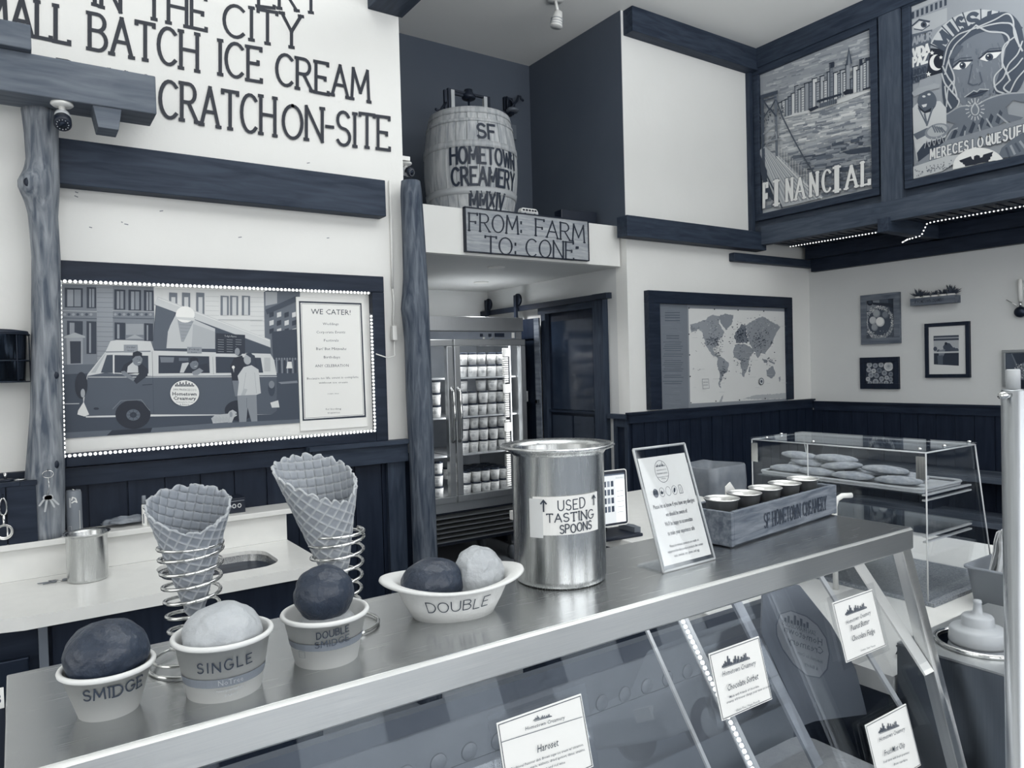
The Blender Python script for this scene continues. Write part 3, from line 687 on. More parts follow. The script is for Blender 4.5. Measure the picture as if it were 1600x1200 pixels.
# van body
Q([(305, 505), (335, 440), (375, 432), (590, 440), (612, 500), (1350, 520), (1375, 560), (1390, 650), (1392, 880), (1360, 905), (180, 925), (165, 880), (160, 760), (190, 650), (230, 600)], 200)
Q([(190, 660), (300, 640), (605, 662), (1390, 655), (1392, 880), (1360, 905), (600, 905), (180, 915), (165, 840)], 76)
LN([(195, 668), (605, 668), (1390, 664)], .0025, 205)
Q([(240, 640), (300, 530), (306, 512), (210, 640)], 175); Q([(274, 640), (312, 528), (350, 526), (350, 642)], 60); Q([(358, 640), (358, 528), (575, 532), (577, 645)], 44)
Q([(640, 530), (962, 536), (966, 642), (640, 645)], 42); Q([(1003, 538), (1290, 545), (1305, 640), (1005, 642)], 46)
LN([(358, 645), (358, 526)], .003, 210)
Q([(650, 540), (740, 542), (735, 575), (655, 575)], 110); Q([(770, 545), (830, 545), (830, 565), (770, 565)], 90)
for i in range(11): LN([(1312, 548+i*8), (1350, 548+i*8)], .0012, 60)
Q([(305, 505), (590, 500), (590, 508), (305, 512)], 120); LN([(600, 505), (610, 900)], .0012, 50); LN([(985, 540), (990, 650)], .0012, 120)
Q([(420, 462), (508, 462), (510, 512), (420, 512)], 140); p.text('Order', (436, 484), (494, 484), 12, 50, True); p.text('here', (445, 504), (485, 504), 10, 50, True)
Q([(822, 476), (915, 478), (915, 518), (822, 518)], 140); p.text('Pickup', (834, 497), (902, 498), 12, 50, True); p.text('here', (850, 514), (885, 514), 9, 50, True)
Q([(1005, 388), (1190, 400), (1190, 520), (1005, 518)], 30)
p.text("Today's Flavors", (1060, 412), (1135, 416), 11, 190, True)
for i in range(6):
    for j in range(3): LN([(1018+j*56, 430+i*15), (1054+j*56, 432+i*15)], .0015, 150)
# wheels, bumper, spare
p.ell(150, 720, 40, 85, 22, True); p.ell(478, 905, 112, 92, 14, True, 28); p.ell(480, 908, 44, 36, 88, True); p.ell(480, 908, 22, 18, 30, True)
for i in range(8): LN([(480, 908), (480+40*math.cos(i*PI/4), 908+32*math.sin(i*PI/4))], .0015, 40)
p.ell(1150, 880, 90, 66, 18, True, 24); LN([(350, 870), (400, 818), (530, 812), (585, 880)], .0022, 120)
Q([(165, 825), (200, 905), (170, 918), (125, 905), (130, 880)], 215); p.ell(160, 770, 14, 28, 160, True); LN([(540, 718), (598, 714)], .003, 30); p.ell(245, 868, 18, 8, 30, True, 10)
Q([(1350, 830), (1400, 815), (1408, 860), (1360, 862)], 205); p.ell(1358, 740, 22, 50, 50, True); p.ell(1358, 715, 18, 24, 120, True)
# people leaning out of the windows
def head(x, y, rx, ry, sk=118):
    p.ell(x, y, rx, ry, sk, True, 16); Q([(x-rx, y-2), (x-rx*.9, y-ry*1.1), (x, y-ry*1.35), (x+rx*.9, y-ry*1.05), (x+rx, y-ry*.2), (x+rx*.5, y-ry*.6), (x-rx*.4, y-ry*.5)], 14)
    LN([(x-rx*.1, y-ry*.08), (x+rx*.15, y-ry*.08)], .0011, 30); LN([(x+rx*.45, y-ry*.08), (x+rx*.7, y-ry*.06)], .0011, 30); LN([(x+rx*.1, y+ry*.5), (x+rx*.6, y+ry*.42)], .0016, 215); LN([(x+rx*.4, y), (x+rx*.45, y+ry*.22)], .001, 60)
Q([(395, 640), (420, 590), (470, 560), (530, 580), (575, 620), (570, 660), (500, 712), (482, 690), (520, 640), (440, 650)], 24)
Q([(440, 640), (445, 600), (480, 570), (510, 600), (512, 640)], 190); Q([(402, 632), (425, 628), (490, 680), (480, 694), (410, 652)], 120)
head(506, 556, 32, 40)
Q([(775, 640), (790, 580), (830, 575), (850, 640)], 190); Q([(800, 640), (830, 585), (900, 590), (950, 580), (960, 640)], 30); Q([(852, 636), (900, 610), (925, 628), (890, 655), (860, 655)], 135); head(866, 584, 27, 34, 110)
# two women and a dog at the rear of the van
Q([(1108, 690), (1095, 600), (1120, 545), (1170, 530), (1200, 600), (1180, 700)], 22); Q([(1108, 690), (1150, 690), (1150, 790), (1125, 790)], 110); p.ell(1150, 500, 26, 34, 30, True); p.ell(1140, 506, 16, 24, 135, True)
Q([(1225, 520), (1250, 530), (1268, 600), (1240, 610), (1215, 580)], 40); p.ell(1205, 556, 24, 32, 165, True); Q([(1190, 520), (1225, 512), (1250, 540), (1255, 600), (1228, 600), (1225, 545)], 45)
Q([(1142, 660), (1180, 605), (1230, 592), (1275, 620), (1290, 770), (1250, 785), (1140, 790), (1150, 700)], 192)
Q([(1180, 740), (1205, 745), (1170, 825), (1150, 820)], 170); LN([(1195, 640), (1180, 740)], .001, 120); LN([(1250, 640), (1262, 770)], .001, 130)
Q([(1140, 785), (1262, 780), (1268, 960), (1235, 972), (1205, 860), (1195, 982), (1155, 985)], 132); LN([(1200, 800), (1200, 860)], .0012, 80)
Q([(1108, 600), (1122, 600), (1118, 640)], 190); p.ell(1115, 605, 9, 10, 225, True)
Q([(975, 930), (1000, 908), (1080, 900), (1090, 885), (1110, 875), (1135, 890), (1138, 912), (1120, 922), (1110, 945), (1095, 990), (1078, 988), (1080, 955), (1010, 960), (1010, 992), (985, 990), (985, 960)], 178)
for i in range(16): LN([(985+i*7, 918+(i % 3)*6), (983+i*7, 945+(i % 4)*4)], .0009, 130)
p.ell(1132, 903, 4, 4, 20, True, 8); p.ell(1100, 905, 10, 18, 140, True, 10)
# kerb
Q([(48, 1058), (50, 1020), (600, 990), (975, 962), (1540, 935), (1540, 958)], 90); Q([(310, 1040), (345, 1005), (600, 990), (590, 1018)], 24)
# round logo on the van
p.ell(806, 770, 96, 86, 60, True, 32); p.ell(806, 770, 92, 82, 220, True, 32)
for i, hh in enumerate((14, 22, 12, 30, 18, 26, 14, 34, 16, 24, 12, 20, 10)): Q([(745+i*9.5, 728), (752+i*9.5, 728), (752+i*9.5, 728-hh), (745+i*9.5, 728-hh)], 40)
p.text("SAN FRANCISCO'S", (732, 752), (880, 756), 13, 50, True); p.text('Hometown', (728, 784), (882, 786), 22, 30, True, .02); p.text('Creamery', (734, 812), (878, 814), 22, 30, True, .02)
p.text('Homemade Ice Cream', (752, 830), (860, 831), 9, 60, True); p.text('& Bakery', (775, 845), (835, 845), 9, 60, True)
p.build('photo_print', t)
# catering notice in its own frame
base(t, (.115, YA-.05, 1.275))
n = thing('catering_notice', 'white catering notice with a dark double border at right end of van photo', 'notice')
yn = YA-.022
MB().box(1.045, 1.365, yn, YA-.012, 1.345, 1.945).build('mount_board', 'paper', n, .001)
p = Paint(planeY(yn)); p.px2 = lambda x, y: (onY(x, y, yn)[0], onY(x, y, yn)[2]); p.crop = (460, 455, 5.107)
Q([(35, 78), (535, 95), (572, 1005), (65, 1035)], 34); Q([(48, 92), (525, 108), (558, 990), (78, 1022)], 226)
LN([(56, 100), (520, 115), (550, 985), (85, 1013), (56, 100)], .0015, 50)
for s_, A, B, h in (('WE CATER!', (132, 182), (448, 190), 42), ('Weddings', (226, 270), (352, 271), 20), ('Corporate Events', (174, 336), (405, 336), 20), ('Festivals', (235, 402), (352, 402), 20), ('Bar/ Bat Mitzvahs', (174, 470), (414, 470), 22),
    ('Birthdays', (234, 536), (364, 536), 20), ('ANY CELEBRATION', (165, 607), (432, 603), 22), ('Because no life event is complete', (100, 706), (510, 692), 18), ('without ice cream', (195, 738), (424, 733), 15), ('scan me', (264, 822), (354, 820), 10), ('for booking', (249, 948), (372, 944), 14), ('inquiries', (265, 976), (362, 973), 12)):
    p.text(s_, A, B, h, 44, True, -.004 if h < 40 else 0)
p.build('printed_notice', n); base(n, (1.2, YA-.02, 1.345))

# ------------------------------------------------------------------ sink counter
t = thing('sink_counter', 'white stone sink counter with a low backsplash ledge below the van photo', 'counter')
# worktop with a rounded sink opening
def rrect(x0, x1, y0, y1, r, n=6):
    P = []
    for cx, cy, a in ((x1-r, y1-r, 0), (x0+r, y1-r, 90), (x0+r, y0+r, 180), (x1-r, y0+r, 270)):
        for i in range(n+1): g = math.radians(a+90*i/n); P.append((cx+r*math.cos(g), cy+r*math.sin(g)))
    return P
SX0, SX1, SY0, SY1 = .40, .80, 2.72, 3.02
def slab_with_hole(ox0, ox1, oy0, oy1, hole, z0, z1):
    b = bmesh.new(); outer = []
    n = len(hole); cx = (SX0+SX1)/2; cy = (SY0+SY1)/2
    for (x, y) in hole:                                       # the outer ring follows the hole's rays onto the slab's edge
        dx, dy = x-cx, y-cy; k = min(((ox1-cx)/dx if dx > 0 else (ox0-cx)/dx) if abs(dx) > 1e-9 else 1e9, ((oy1-cy)/dy if dy > 0 else (oy0-cy)/dy) if abs(dy) > 1e-9 else 1e9)
        outer.append((cx+dx*k, cy+dy*k))
    for c in ((ox0, oy0), (ox1, oy0), (ox1, oy1), (ox0, oy1)):
        i = min(range(n), key=lambda j: (outer[j][0]-c[0])**2+(outer[j][1]-c[1])**2); outer[i] = c
    mb = MB(); vs = []
    for z in (z0, z1): vs += [(x, y, z) for x, y in outer]+[(x, y, z) for x, y in hole]
    fs = []
    for i in range(n):
        j = (i+1) % n; fs += [(2*n+i, 2*n+j, 3*n+j, 3*n+i), (i, n+i, n+j, j), (i, j, 2*n+j, 2*n+i), (n+j, n+i, 3*n+i, 3*n+j)]
    return mb.add(vs, fs)
hole = rrect(SX0, SX1, SY0, SY1, .09)
slab_with_hole(-1.6, .93, 2.615, 3.107, hole, .86, .90).build('worktop', 'counter', t, 0, recalc=True)
MB().box(-1.6, .93, 3.107, 3.135, .9005, 1.012).build('backsplash', 'counter', t)
MB().box(-.5, .972, 3.085, YA-.02, 1.012, 1.034).build('ledge', 'counter', t, .003)
m = MB(); vs = []; N_ = len(hole)
for z, k in ((.886, 1.0), (.74, .95), (.725, .88)): vs += [((SX0+SX1)/2+(x-(SX0+SX1)/2)*k, (SY0+SY1)/2+(y-(SY0+SY1)/2)*k, z) for x, y in hole]
fs = [(j*N_+i, j*N_+(i+1) % N_, (j+1)*N_+(i+1) % N_, (j+1)*N_+i) for j in range(2) for i in range(N_)]+[tuple(2*N_+i for i in range(N_))]
m.add(vs, fs, True).build('sink_basin', 'steelz', t)
m = MB(); m.box(-1.6, .92, 2.70, 3.1, 0, .86); cb = m.build('base_cabinet', 'blackx', t)
for x0, x1 in ((.065, .44), (.46, .90)):
    MB().box(x0, x1, 2.682, 2.698, .10, .845).build('cabinet_door', 'black', t, .002)
MB().box(.03, .055, 2.66, 2.70, 0, .855).build('cabinet_stile', 'midgrey', t, .002)
MB().box(-.40, .004, 2.66, 2.68, .60, .765).build('door_panel', 'darkmetal', t, .004)
base(t, (0, 2.9, 0))

def pot(name, label, cat, x, y, z, r, h, flare=.012, m='steelz', hollow=True):
    o = MB(); pr = [(r*.93, 0), (r*.985, .004), (r, .012), (r, h-.012), (r+.004, h-.006), (r+flare, h-.002), (r+flare+.002, h+.001), (r+flare, h+.003), (r+.002, h), (r-.003, h-.006), (r-.004, .016), (r*.9, .006), (0, .006)]
    o.lathe([(0, 0)]+pr, 56); q = o.build(name, m); q.location = (x, y, z); return tag(q, label, cat)
pot('steel_canister', 'small steel canister with a rolled rim on white sink counter', 'canister', .187, 2.965, .90, .064, .165, .009)
# energy drink can
t = thing('drink_can', 'slim grey energy drink can with a ring pull standing on the ledge', 'can', (.163, 3.17, 1.034))
MB().lathe([(0, 0), (.022, 0), (.0265, .008), (.0265, .147), (.0235, .156), (.0235, .158), (.021, .155), (0, .155)], 32).build('can_body', 'grey', t)
a0 = math.atan2(-3.17, -.163); pc = Paint(cyl(0, 0, a0, .0266, .0266, 0, .16), maxseg=.004)
pc.line([(-.006, .125), (-.003, .135), (.006, .13), (.010, .115), (.003, .12), (-.006, .115)], .004, 225); pc.line([(-.012, .10), (-.012, .13)], .006, 190)
for i, ch in enumerate('REDBULL'): pc.stext(ch if ch != 'I' else ch, (.018, .012+i*.0105), (.018, .020+i*.0105), -.008, .0022, 215)
pc.line([(-.02, .01), (-.02, .028), (-.010, .028), (-.010, .01)], .001, 200, closed=True); pc.build('can_print', t)
m = MB(); m.tube([(math.cos(a)*.007, -.004+math.sin(a)*.012, .160) for a in np.linspace(0, 2*PI, 13)[:-1]], .0015, 6, closed=True); m.build('ring_pull', 'chrome', t)
# keys on the counter
def keys(name, label, loc, flat=True, parent=None):
    t = thing(name, label, 'keys', loc); r_ = random.Random(4)
    if flat:
        MB().tube([(math.cos(a)*.014, math.sin(a)*.014, .002) for a in np.linspace(0, 2*PI, 17)[:-1]], .0013, 6, closed=True).build('key_ring', 'chrome', t)
        for a, l in ((3.5, .05), (3.1, .062), (.2, .05), (-.4, .035), (2.6, .035)):
            m = MB(); c, s = math.cos(a), math.sin(a); to = lambda u, v, w: (u*c-v*s, u*s+v*c, w)
            z = .0015+.0028*r_.random(); m.prism([(.012+.009*math.cos(g)+.006, .009*math.sin(g)) for g in np.linspace(0, 2*PI, 13)[:-1]], z, z+.002, to)
            m.prism([(.024, -.003), (l, -.003), (l+.003, 0), (l, .003), (l-.006, .0045), (l-.01, .003), (.024, .003)], z, z+.002, to); m.build('key', 'midgrey', t)
    else:
        MB().tube([(math.cos(a)*.017, 0, math.sin(a)*.013+.0) for a in np.linspace(0, 2*PI, 17)[:-1]], .0014, 6, closed=True).build('key_ring', 'chrome', t)
        MB().tube([(0, 0, -.013), (.002, -.002, -.05), (-.006, 0, -.075)], .0012, 6).build('chain', 'chrome', t)
        for a, l in ((-1.2, .05), (-1.75, .06), (-2.2, .045), (-.9, .05)):
            m = MB(); c, s = math.cos(a), math.sin(a); to = lambda u, v, w: (u*c-v*s-.003, w, u*s+v*c-.072)
            m.prism([(.012+.009*math.cos(g), .009*math.sin(g)) for g in np.linspace(0, 2*PI, 13)[:-1]], -.001, .001, to)
            m.prism([(.02, -.003), (l, -.003), (l+.003, 0), (l, .003), (.02, .003)], -.001, .001, to); m.build('key', 'palegrey', t)
    return t
keys('key_bunch', 'small bunch of keys lying on the white counter left of the steel canister', tuple(onZ(93, 908, .90)))
# crumpled bag, marker, box on the ledge
def blob(name, m, c, sx, sy, sz, amp, sc, sub=4, flat=None, parent=None, seed=0):
    b = bmesh.new(); bmesh.ops.create_icosphere(b, subdivisions=sub, radius=1)
    for v in b.verts:
        n = v.co.copy(); k = 1+amp*noise.noise(n*sc+Vector((seed, 3.1*seed, 0)))+amp*.4*noise.noise(n*sc*2.7+Vector((seed*2, 0, 5)))
        p = Vector((n.x*sx*k, n.y*sy*k, n.z*sz*k))
        if flat is not None and p.z < flat: p.z = flat+(p.z-flat)*.05
        v.co = p+Vector(c)
    me = bpy.data.meshes.new(name); b.to_mesh(me); b.free(); me.polygons.foreach_set('use_smooth', [True]*len(me.polygons)); me.materials.append(W[m])
    o = bpy.data.objects.new(name, me); COL.objects.link(o)
    if parent: o.parent = parent
    return o
q = onZ(185, 824, 1.034); o = blob('cloth_bag', 'bag', (0, 0, .012), .075, .04, .022, .35, 2.2, flat=-.0); o.location = (.335, 3.185, 1.036); tag(o, 'crumpled pale bag lying on the ledge beside the marker', 'bag')
t = thing('marker_pen', 'white marker pen with a grey cap standing upright on the ledge', 'marker', (.392, 3.125, 1.034))
MB().lathe([(0, 0), (.009, 0), (.0095, .004), (.0095, .078), (.008, .082), (0, .082)], 20).build('barrel', 'white', t)
MB().lathe([(0, .083), (.0085, .083), (.0075, .114), (.006, .116), (0, .116)], 20).build('cap', 'grey', t)
pc = Paint(cyl(0, 0, math.atan2(-3.12, -.39), .0096, .0096, 0, .1), maxseg=.003); pc.line([(-.004, .07), (.003, .06)], .003, 20); pc.line([(-.003, .012), (-.003, .045)], .003, 60); pc.build('pen_print', t)
t = thing('tea_box', 'small dark printed box on the ledge behind the left cone', 'box', (.712, 3.19, 1.034))
MB().box(-.075, .06, -.05, .05, 0, .062).build('carton', 'blackp', t, .002)
pc = Paint(planeY(-.0505), w0=.0002)
for x in (-.005, .015, .036): pc.ell(x, .03, .008, .009, 210); pc.ell(x, .03, .005, .006, 40)
pc.line([(-.07, .05), (.055, .05)], .002, 150); pc.text('COLD BREW', (-.068, .035), (-.02, .035), .008, 150); pc.build('box_print', t)
# small lever tap knob on the backsplash
t = thing('bottle_opener', 'small chrome bottle opener fixed to the backsplash behind the left cone', 'opener', (.640, 3.107, .955))
MB().box(-.018, .018, -.006, 0, -.02, .03).build('back_plate', 'chrome', t, .002); MB().tube([(-.02, -.006, .0), (-.018, -.026, -.004), (.018, -.026, -.004), (.02, -.006, 0)], .004, 8).build('bar', 'chrome', t)

# ------------------------------------------------------------------ far left: dark board with hooks, wall canister
t = thing('hook_board', 'dark wooden board with a shelf edge at the far left, utensils hanging from it', 'board')
rn = random.Random(9)
for i in range(6):
    x = -.49+i*.09; MB().box(x, x+.086, 3.088, 3.099+rn.random()*.002, 1.035, 1.235).build('plank', 'blackx', t)
MB().box(-.49, .0, 3.085, YA-.02, 1.2355, 1.252).build('shelf', 'blackx', t, .002); MB().box(0.0005, .05, 3.085, 3.102, 1.2355, 1.252).build('shelf_end', 'blackx', t); MB().box(-.49, .0, 3.1015, YA-.02, 1.035, 1.234).build('back_box', 'black', t)
base(t, (-.1, 3.2, 1.012))
t = thing('clamp_knob', 'small black threaded knob lying on the dark board shelf', 'knob', (-.042, 3.13, 1.252))
m = MB(); m.lathe([(0, 0), (.024, 0), (.026, .004), (.02, .008), (0, .009)], 20); m.build('base_disc', 'iron', t); MB().lathe([(0, .008), (.005, .008), (.005, .03), (0, .03)], 10).build('stud', 'chrome', t)
o = MB().tube([(math.cos(a)*.018, math.sin(a)*.01, .002) for a in np.linspace(0, 2*PI, 21)[:-1]], .0014, 6, closed=True).build('wire_ring', 'chrome'); o.location = (.0, 3.125, 1.252); tag(o, 'thin wire ring lying beside the black knob on the shelf', 'ring')
# measuring spoon
t = thing('measuring_spoon', 'steel measuring spoon hanging from a nail on the dark board', 'spoon', (-.051, 3.082, 1.20))
MB().tube([(0, .006, .012), (0, -.004, .008), (0, -.003, 0)], .0015, 6).build('hook', 'iron', t)
m = MB(); m.tube([(.0105*math.sin(a)*(1-.15*math.cos(a)), 0, -.03+.03*math.cos(a)) for a in np.linspace(0, 2*PI, 25)[:-1]], .003, 8, closed=True); m.tube([(0, 0, -.058), (0, 0, -.085), (0, -.001, -.095)], [.006, .0035, .006], 8); m.build('handle', 'chrome', t)
m = MB(); m.shell([(.026, 0), (.024, .010), (.018, .017), (.009, .021), (.0005, .022)], 28); v = [(x, -.002+z*.0+(z)*.55, -.118+y) for x, y, z in m.v]; m.v = v; m.build('bowl', 'steelc', t, solid=.0015)
m = MB(); m.tube([(.026*math.cos(a), -.002, -.118+.026*math.sin(a)) for a in np.linspace(0, 2*PI, 29)[:-1]], .0016, 6, closed=True); m.build('bowl_rim', 'chrome', t)
k = keys('hanging_keys', 'bunch of keys on a ring hanging from a nail on the log post', tuple(onY(75, 741, 3.074)), False)
m = MB(); m.tube([(0, .03, .012), (0, -.004, .013), (0, -.004, .018)], .0016, 6); m.build('nail', 'iron', k)
# wall canister in a wire rack
t = thing('wall_canister', 'glossy dark metal canister with a finial lid in a wire rack at far left wall', 'canister', (-.055, YA-.10, 1.60))
MB().lathe([(0, 0), (.083, 0), (.086, .005), (.094, .165), (.095, .17), (.0, .172)], 40).build('body', plain('lacquered_metal', 60, .12, .9), t)
MB().lathe([(.097, .168), (.10, .172), (.098, .18), (.06, .186), (.0, .19)], 40).build('lid', 'iron', t)
m = MB(); m.lathe([(0, .188), (.006, .19), (.005, .198), (.013, .206), (.015, .212), (.009, .219), (.003, .228), (0, .23)], 16); m.build('finial', 'iron', t)
m = MB()
for z, r in ((.0, .098), (.075, .099), (.168, .102)): m.tube([(r*math.cos(a), r*math.sin(a), z) for a in np.linspace(0, 2*PI, 41)[:-1]], .0025, 6, closed=True)
for a in (-.1, -.9, -1.6, -2.4, .6, 3.4): m.tube([(.1*math.cos(a), .1*math.sin(a), 0), (.1*math.cos(a), .1*math.sin(a), .168)], .0022, 6)
m.build('wire_rack', 'iron', t)

# ------------------------------------------------------------------ freezer with pints
FY = 5.0; FX0, FX1 = 2.13, 3.515
t = thing('display_freezer', 'tall two-door steel display freezer filled with white ice cream pints', 'freezer')
m = MB(); m.box(FX0, FX1, FY+.03, FY+.05, 1.83, 2.02); m.box(FX0, FX1, FY+.03, FY+.75, 2.0, 2.02); m.box(FX0, FX1, FY+.05, FY+.75, .50, .56); m.box(FX0, FX0+.03, FY+.05, FY+.75, .24, 2.0); m.box(FX1-.03, FX1, FY+.05, FY+.75, .24, 2.0)
m.box(FX0, FX1, FY+.72, FY+.75, .24, 2.0); m.box(FX0+.03, FX1-.03, FY+.05, FY+.72, 1.84, 2.0); m.build('cabinet_body', 'fridge', t)
MB().box(FX0+.031, FX1-.031, FY+.70, FY+.719, .56, 1.84).build('inner_back', 'grey', t)
m = MB(); m.box(FX0, FX1, FY, FY+.03, 1.905, 2.02); m.build('top_panel', 'fridge', t, .004)
MB().box(FX0, FX1-.07, FY+.01, FY+.03, 1.842, 1.900).build('control_strip', 'midgrey', t)
MB().box(FX1-.28, FX1-.19, FY+.002, FY+.01, 1.86, 1.89).build('control_display', 'blackp', t)
MB().box(FX1-.115, FX1-.09, FY+.002, FY+.01, 1.85, 1.895).build('badge', 'white', t)
for x in (FX1-.42, FX1-.34): MB().box(x, x+.025, FY+.003, FY+.01, 1.862, 1.885).build('switch', 'blackp', t)
for x in (FX1-.40, FX1-.31): MB().box(x, x+.022, FY+.003, FY+.01, 1.843, 1.858).build('key_lock', 'chrome', t)
MB().box(FX0, FX1, FY, FY+.05, .49, .56).build('lower_panel', 'fridge', t, .003)
MB().box(FX0, FX1, FY+.04, FY+.05, .25, .49).build('vent_back', 'blackp', t)
for i in range(6): MB().obox(((FX0+FX1)/2, FY+.02, .27+i*.037), (1, 0, 0), (0, 1, .5), (0, -.5, 1), (FX1-FX0)/2, .022, .005).build('vent_louvre', 'fridge', t)
MB().box(FX0, FX1, FY+.05, FY+.70, .22, .25).build('base_plate', 'blackp', t)
for x in (FX0+.1, FX1-.1):
    for y in (FY+.1, FY+.6):
        c = MB(); c.lathe([(.0, -.018), (.055, -.018), (.06, -.01), (.06, .01), (.055, .018), (0, .018)], 20, (x, y, .0605), 'x'); c.build('caster', 'grey', t); c = MB(); c.box(x-.03, x+.03, y-.03, y+.03, .135, .22); c.build('caster_fork', 'chrome', t)
def fdoor(x0, x1, hx):
    d = MB(); w = .052; z0, z1 = .565, 1.838
    d.box(x0, x1, FY-.03, FY+.02, z0, z0+w); d.box(x0, x1, FY-.03, FY+.02, z1-w, z1); d.box(x0, x0+w, FY-.03, FY+.02, z0+w, z1-w); d.box(x1-w, x1, FY-.03, FY+.02, z0+w, z1-w)
    o = d.build('door', 'fridge', t, .004); MB().box(x0+w, x1-w, FY-.01, FY-.004, z0+w, z1-w).build('pane', 'glass', o)
    MB().tube([(hx, FY-.03, 1.46), (hx, FY-.062, 1.43), (hx, FY-.075, 1.25), (hx, FY-.062, 1.07), (hx, FY-.03, 1.04)], .013, 10).build('handle', 'chrome', o)
fdoor(FX0+.005, 2.818, 2.795); fdoor(2.832, FX1-.005, 2.855)
shelf_z = [float(onY(740, y, FY+.12)[2]) for y in (589, 649, 707)]+[.585]
for z in shelf_z[:3]: 
    MB().box(FX0+.035, 2.81, FY+.08, FY+.68, z-.012, z).build('shelf', 'palegrey', t); MB().box(2.84, FX1-.035, FY+.08, FY+.68, z-.012, z).build('shelf', 'palegrey', t)
MB().box(FX0+.035, FX1-.035, FY+.06, FY+.70, .561, .5845).build('inner_floor', 'palegrey', t)
MB().box(FX1-.105, FX1-.095, FY+.06, FY+.075, .62, 1.79).build('shelf_rail', 'palegrey', t)
for k, z in enumerate((1.70, 1.40, 1.08)):
    MB().box(FX1-.175, FX1-.105, FY+.062, FY+.066, z, z+.07).build('price_card', 'paper', t)
m = MB()
for i in range(64):
    if i % 16 != 15: m.box(FX1-.155, FX1-.115, FY+.07, FY+.10, .62+i*.018, .62+i*.018+.012)
m.build('lid_stack', 'white', t)
m = MB(); m.box(2.83, FX1-.05, FY+.06, FY+.08, 1.80, 1.825); m.build('light_strip', emit('freezer_tube', 228, 3), t)
base(t, (2.8, FY+.3, 0))
l = bpy.data.lights.new('freezer_lamp', 'AREA'); l.energy = 4; l.size = 1.2; l.size_y = .05; l.shape = 'RECTANGLE'; o = bpy.data.objects.new('freezer_lamp', l); COL.objects.link(o); o.location = (2.82, FY+.075, 1.80); o.rotation_euler = (.35, 0, 0)
for x, a in ((2.826, 0), (FX1-.065, .5)):
    l = bpy.data.lights.new('freezer_tube_light', 'AREA'); l.energy = 2.0; l.shape = 'RECTANGLE'; l.size = .03; l.size_y = 1.15; o = bpy.data.objects.new('freezer_tube_light', l); COL.objects.link(o); o.location = (x, FY+.03, 1.2); o.rotation_euler = (PI/2, 0, a)
# one pint, then copies
PR, PH = .0445, .098
pint0 = thing('ice_cream_pint', 'white ice cream pint with a dark rimmed lid in the freezer', 'pint', (0, 0, 0), 0, 'pints in the freezer')
MB().lathe([(0, 0), (.036, 0), (.0435, .085), (0, .085)], 20).build('tub', 'cup', pint0)
MB().lathe([(0, .0852), (.0452, .0852), (.0455, .097), (.043, .098), (.0, .0965)], 20).build('lid', 'darkmetal', pint0)
pc = Paint(cyl(0, 0, -2.15, .0358, .0438, 0, .085), maxseg=.006, w0=.0006); pc.line([(.012*math.cos(a), .042+.014*math.sin(a)) for a in np.linspace(0, 2*PI, 17)], .0016, 90)
for z in (.047, .041, .036): pc.line([(-.007, z), (.007, z)], .002, 60)
pc.line([(-.02, .066), (.02, .066)], .0024, 130); pc.line([(-.02, .018), (.016, .018)], .0014, 150); pc.build('pint_print', pint0)
first = True; pr = random.Random(2)
spots = []; ORD = ('first', 'second', 'third', 'fourth', 'fifth'); SHF = ('top', 'second', 'third', 'bottom')
def rowname(r, n): return ('lower row', 'upper row')[r] if n == 2 else ('lowest row', 'middle row', 'highest row')[r]
cols = [float(onY(x, 600, FY+.13)[0]) for x in (723.5, 739, 754, 768.5, 783)]
for si, rows in ((0, 2), (1, 3), (2, 3)):
    for r_ in range(rows):
        for ci, x in enumerate(cols):
            if si == 1 and r_ == 2 and ci == 1: continue
            spots.append((x+pr.uniform(-.006, .006), FY+.14+pr.uniform(-.012, .014), shelf_z[si]+.0008+r_*PH, 'white pint %s from left, %s of the %s shelf, right freezer door' % (ORD[ci], rowname(r_, rows), SHF[si])))
for r_ in range(2):
    for j in range(4):
        for ci, x in enumerate(cols):
            if r_ == 0 and j > 0: continue
            spots.append((x+pr.uniform(-.004, .004), FY+.13+j*.098, .5855+r_*PH, 'white pint %s from left, %s, %s line back, bottom shelf, right freezer door' % (ORD[ci], rowname(r_, 2), ORD[j])))
for r_ in range(3):
    for x, nm in ((2.745, 'right hand'), (2.648, 'left hand')):
        for z, sh in ((shelf_z[1]+.0008, 'second'), (.5855, 'bottom')): spots.append((x, FY+.14, z+r_*PH, '%s white pint, %s of the %s shelf, left freezer door' % (nm, rowname(r_, 3), sh)))
for (x, y, z, lab) in spots:
    p_ = pint0 if first else copy_tree(pint0); first = False
    p_['label'] = lab; p_.location = (x, y, z); p_.rotation_euler = (0, 0, pr.uniform(-.35, .35))

# ------------------------------------------------------------------ sliding barn door and doorway on the alcove's right wall
XD = XN-.001
d1 = thing('barn_door', 'dark wooden sliding barn door half behind the freezer on a black track', 'door')
for i, y in enumerate(np.arange(5.02, 5.85, .14)): MB().box(XD-.085, XD-.055, y, y+.137, .02, 2.0).build('plank', 'black', d1)
MB().box(XD-.1, XD-.086, 4.98, 5.05, .02, 2.02).build('stile', 'caramel', d1)
MB().box(XD-.1, XD-.086, 5.05, 5.85, 1.85, 2.02).build('top_rail', 'black', d1)
for y in (5.30, 5.78):
    m = MB(); m.box(XD-.108, XD-.1005, y-.022, y+.022, 1.75, 2.13); m.build('strap_hanger', 'iron', d1)
    m = MB(); m.lathe([(0, -.012), (.05, -.012), (.056, -.006), (.05, 0), (.056, .006), (.05, .012), (0, .012)], 24, (XD-.085, y, 2.20), 'x'); m.build('track_wheel', 'iron', d1)
    m = MB(); m.box(XD-.118, XD-.1085, y-.018, y+.018, 1.9, 2.24); m.build('wheel_strap', 'iron', d1)
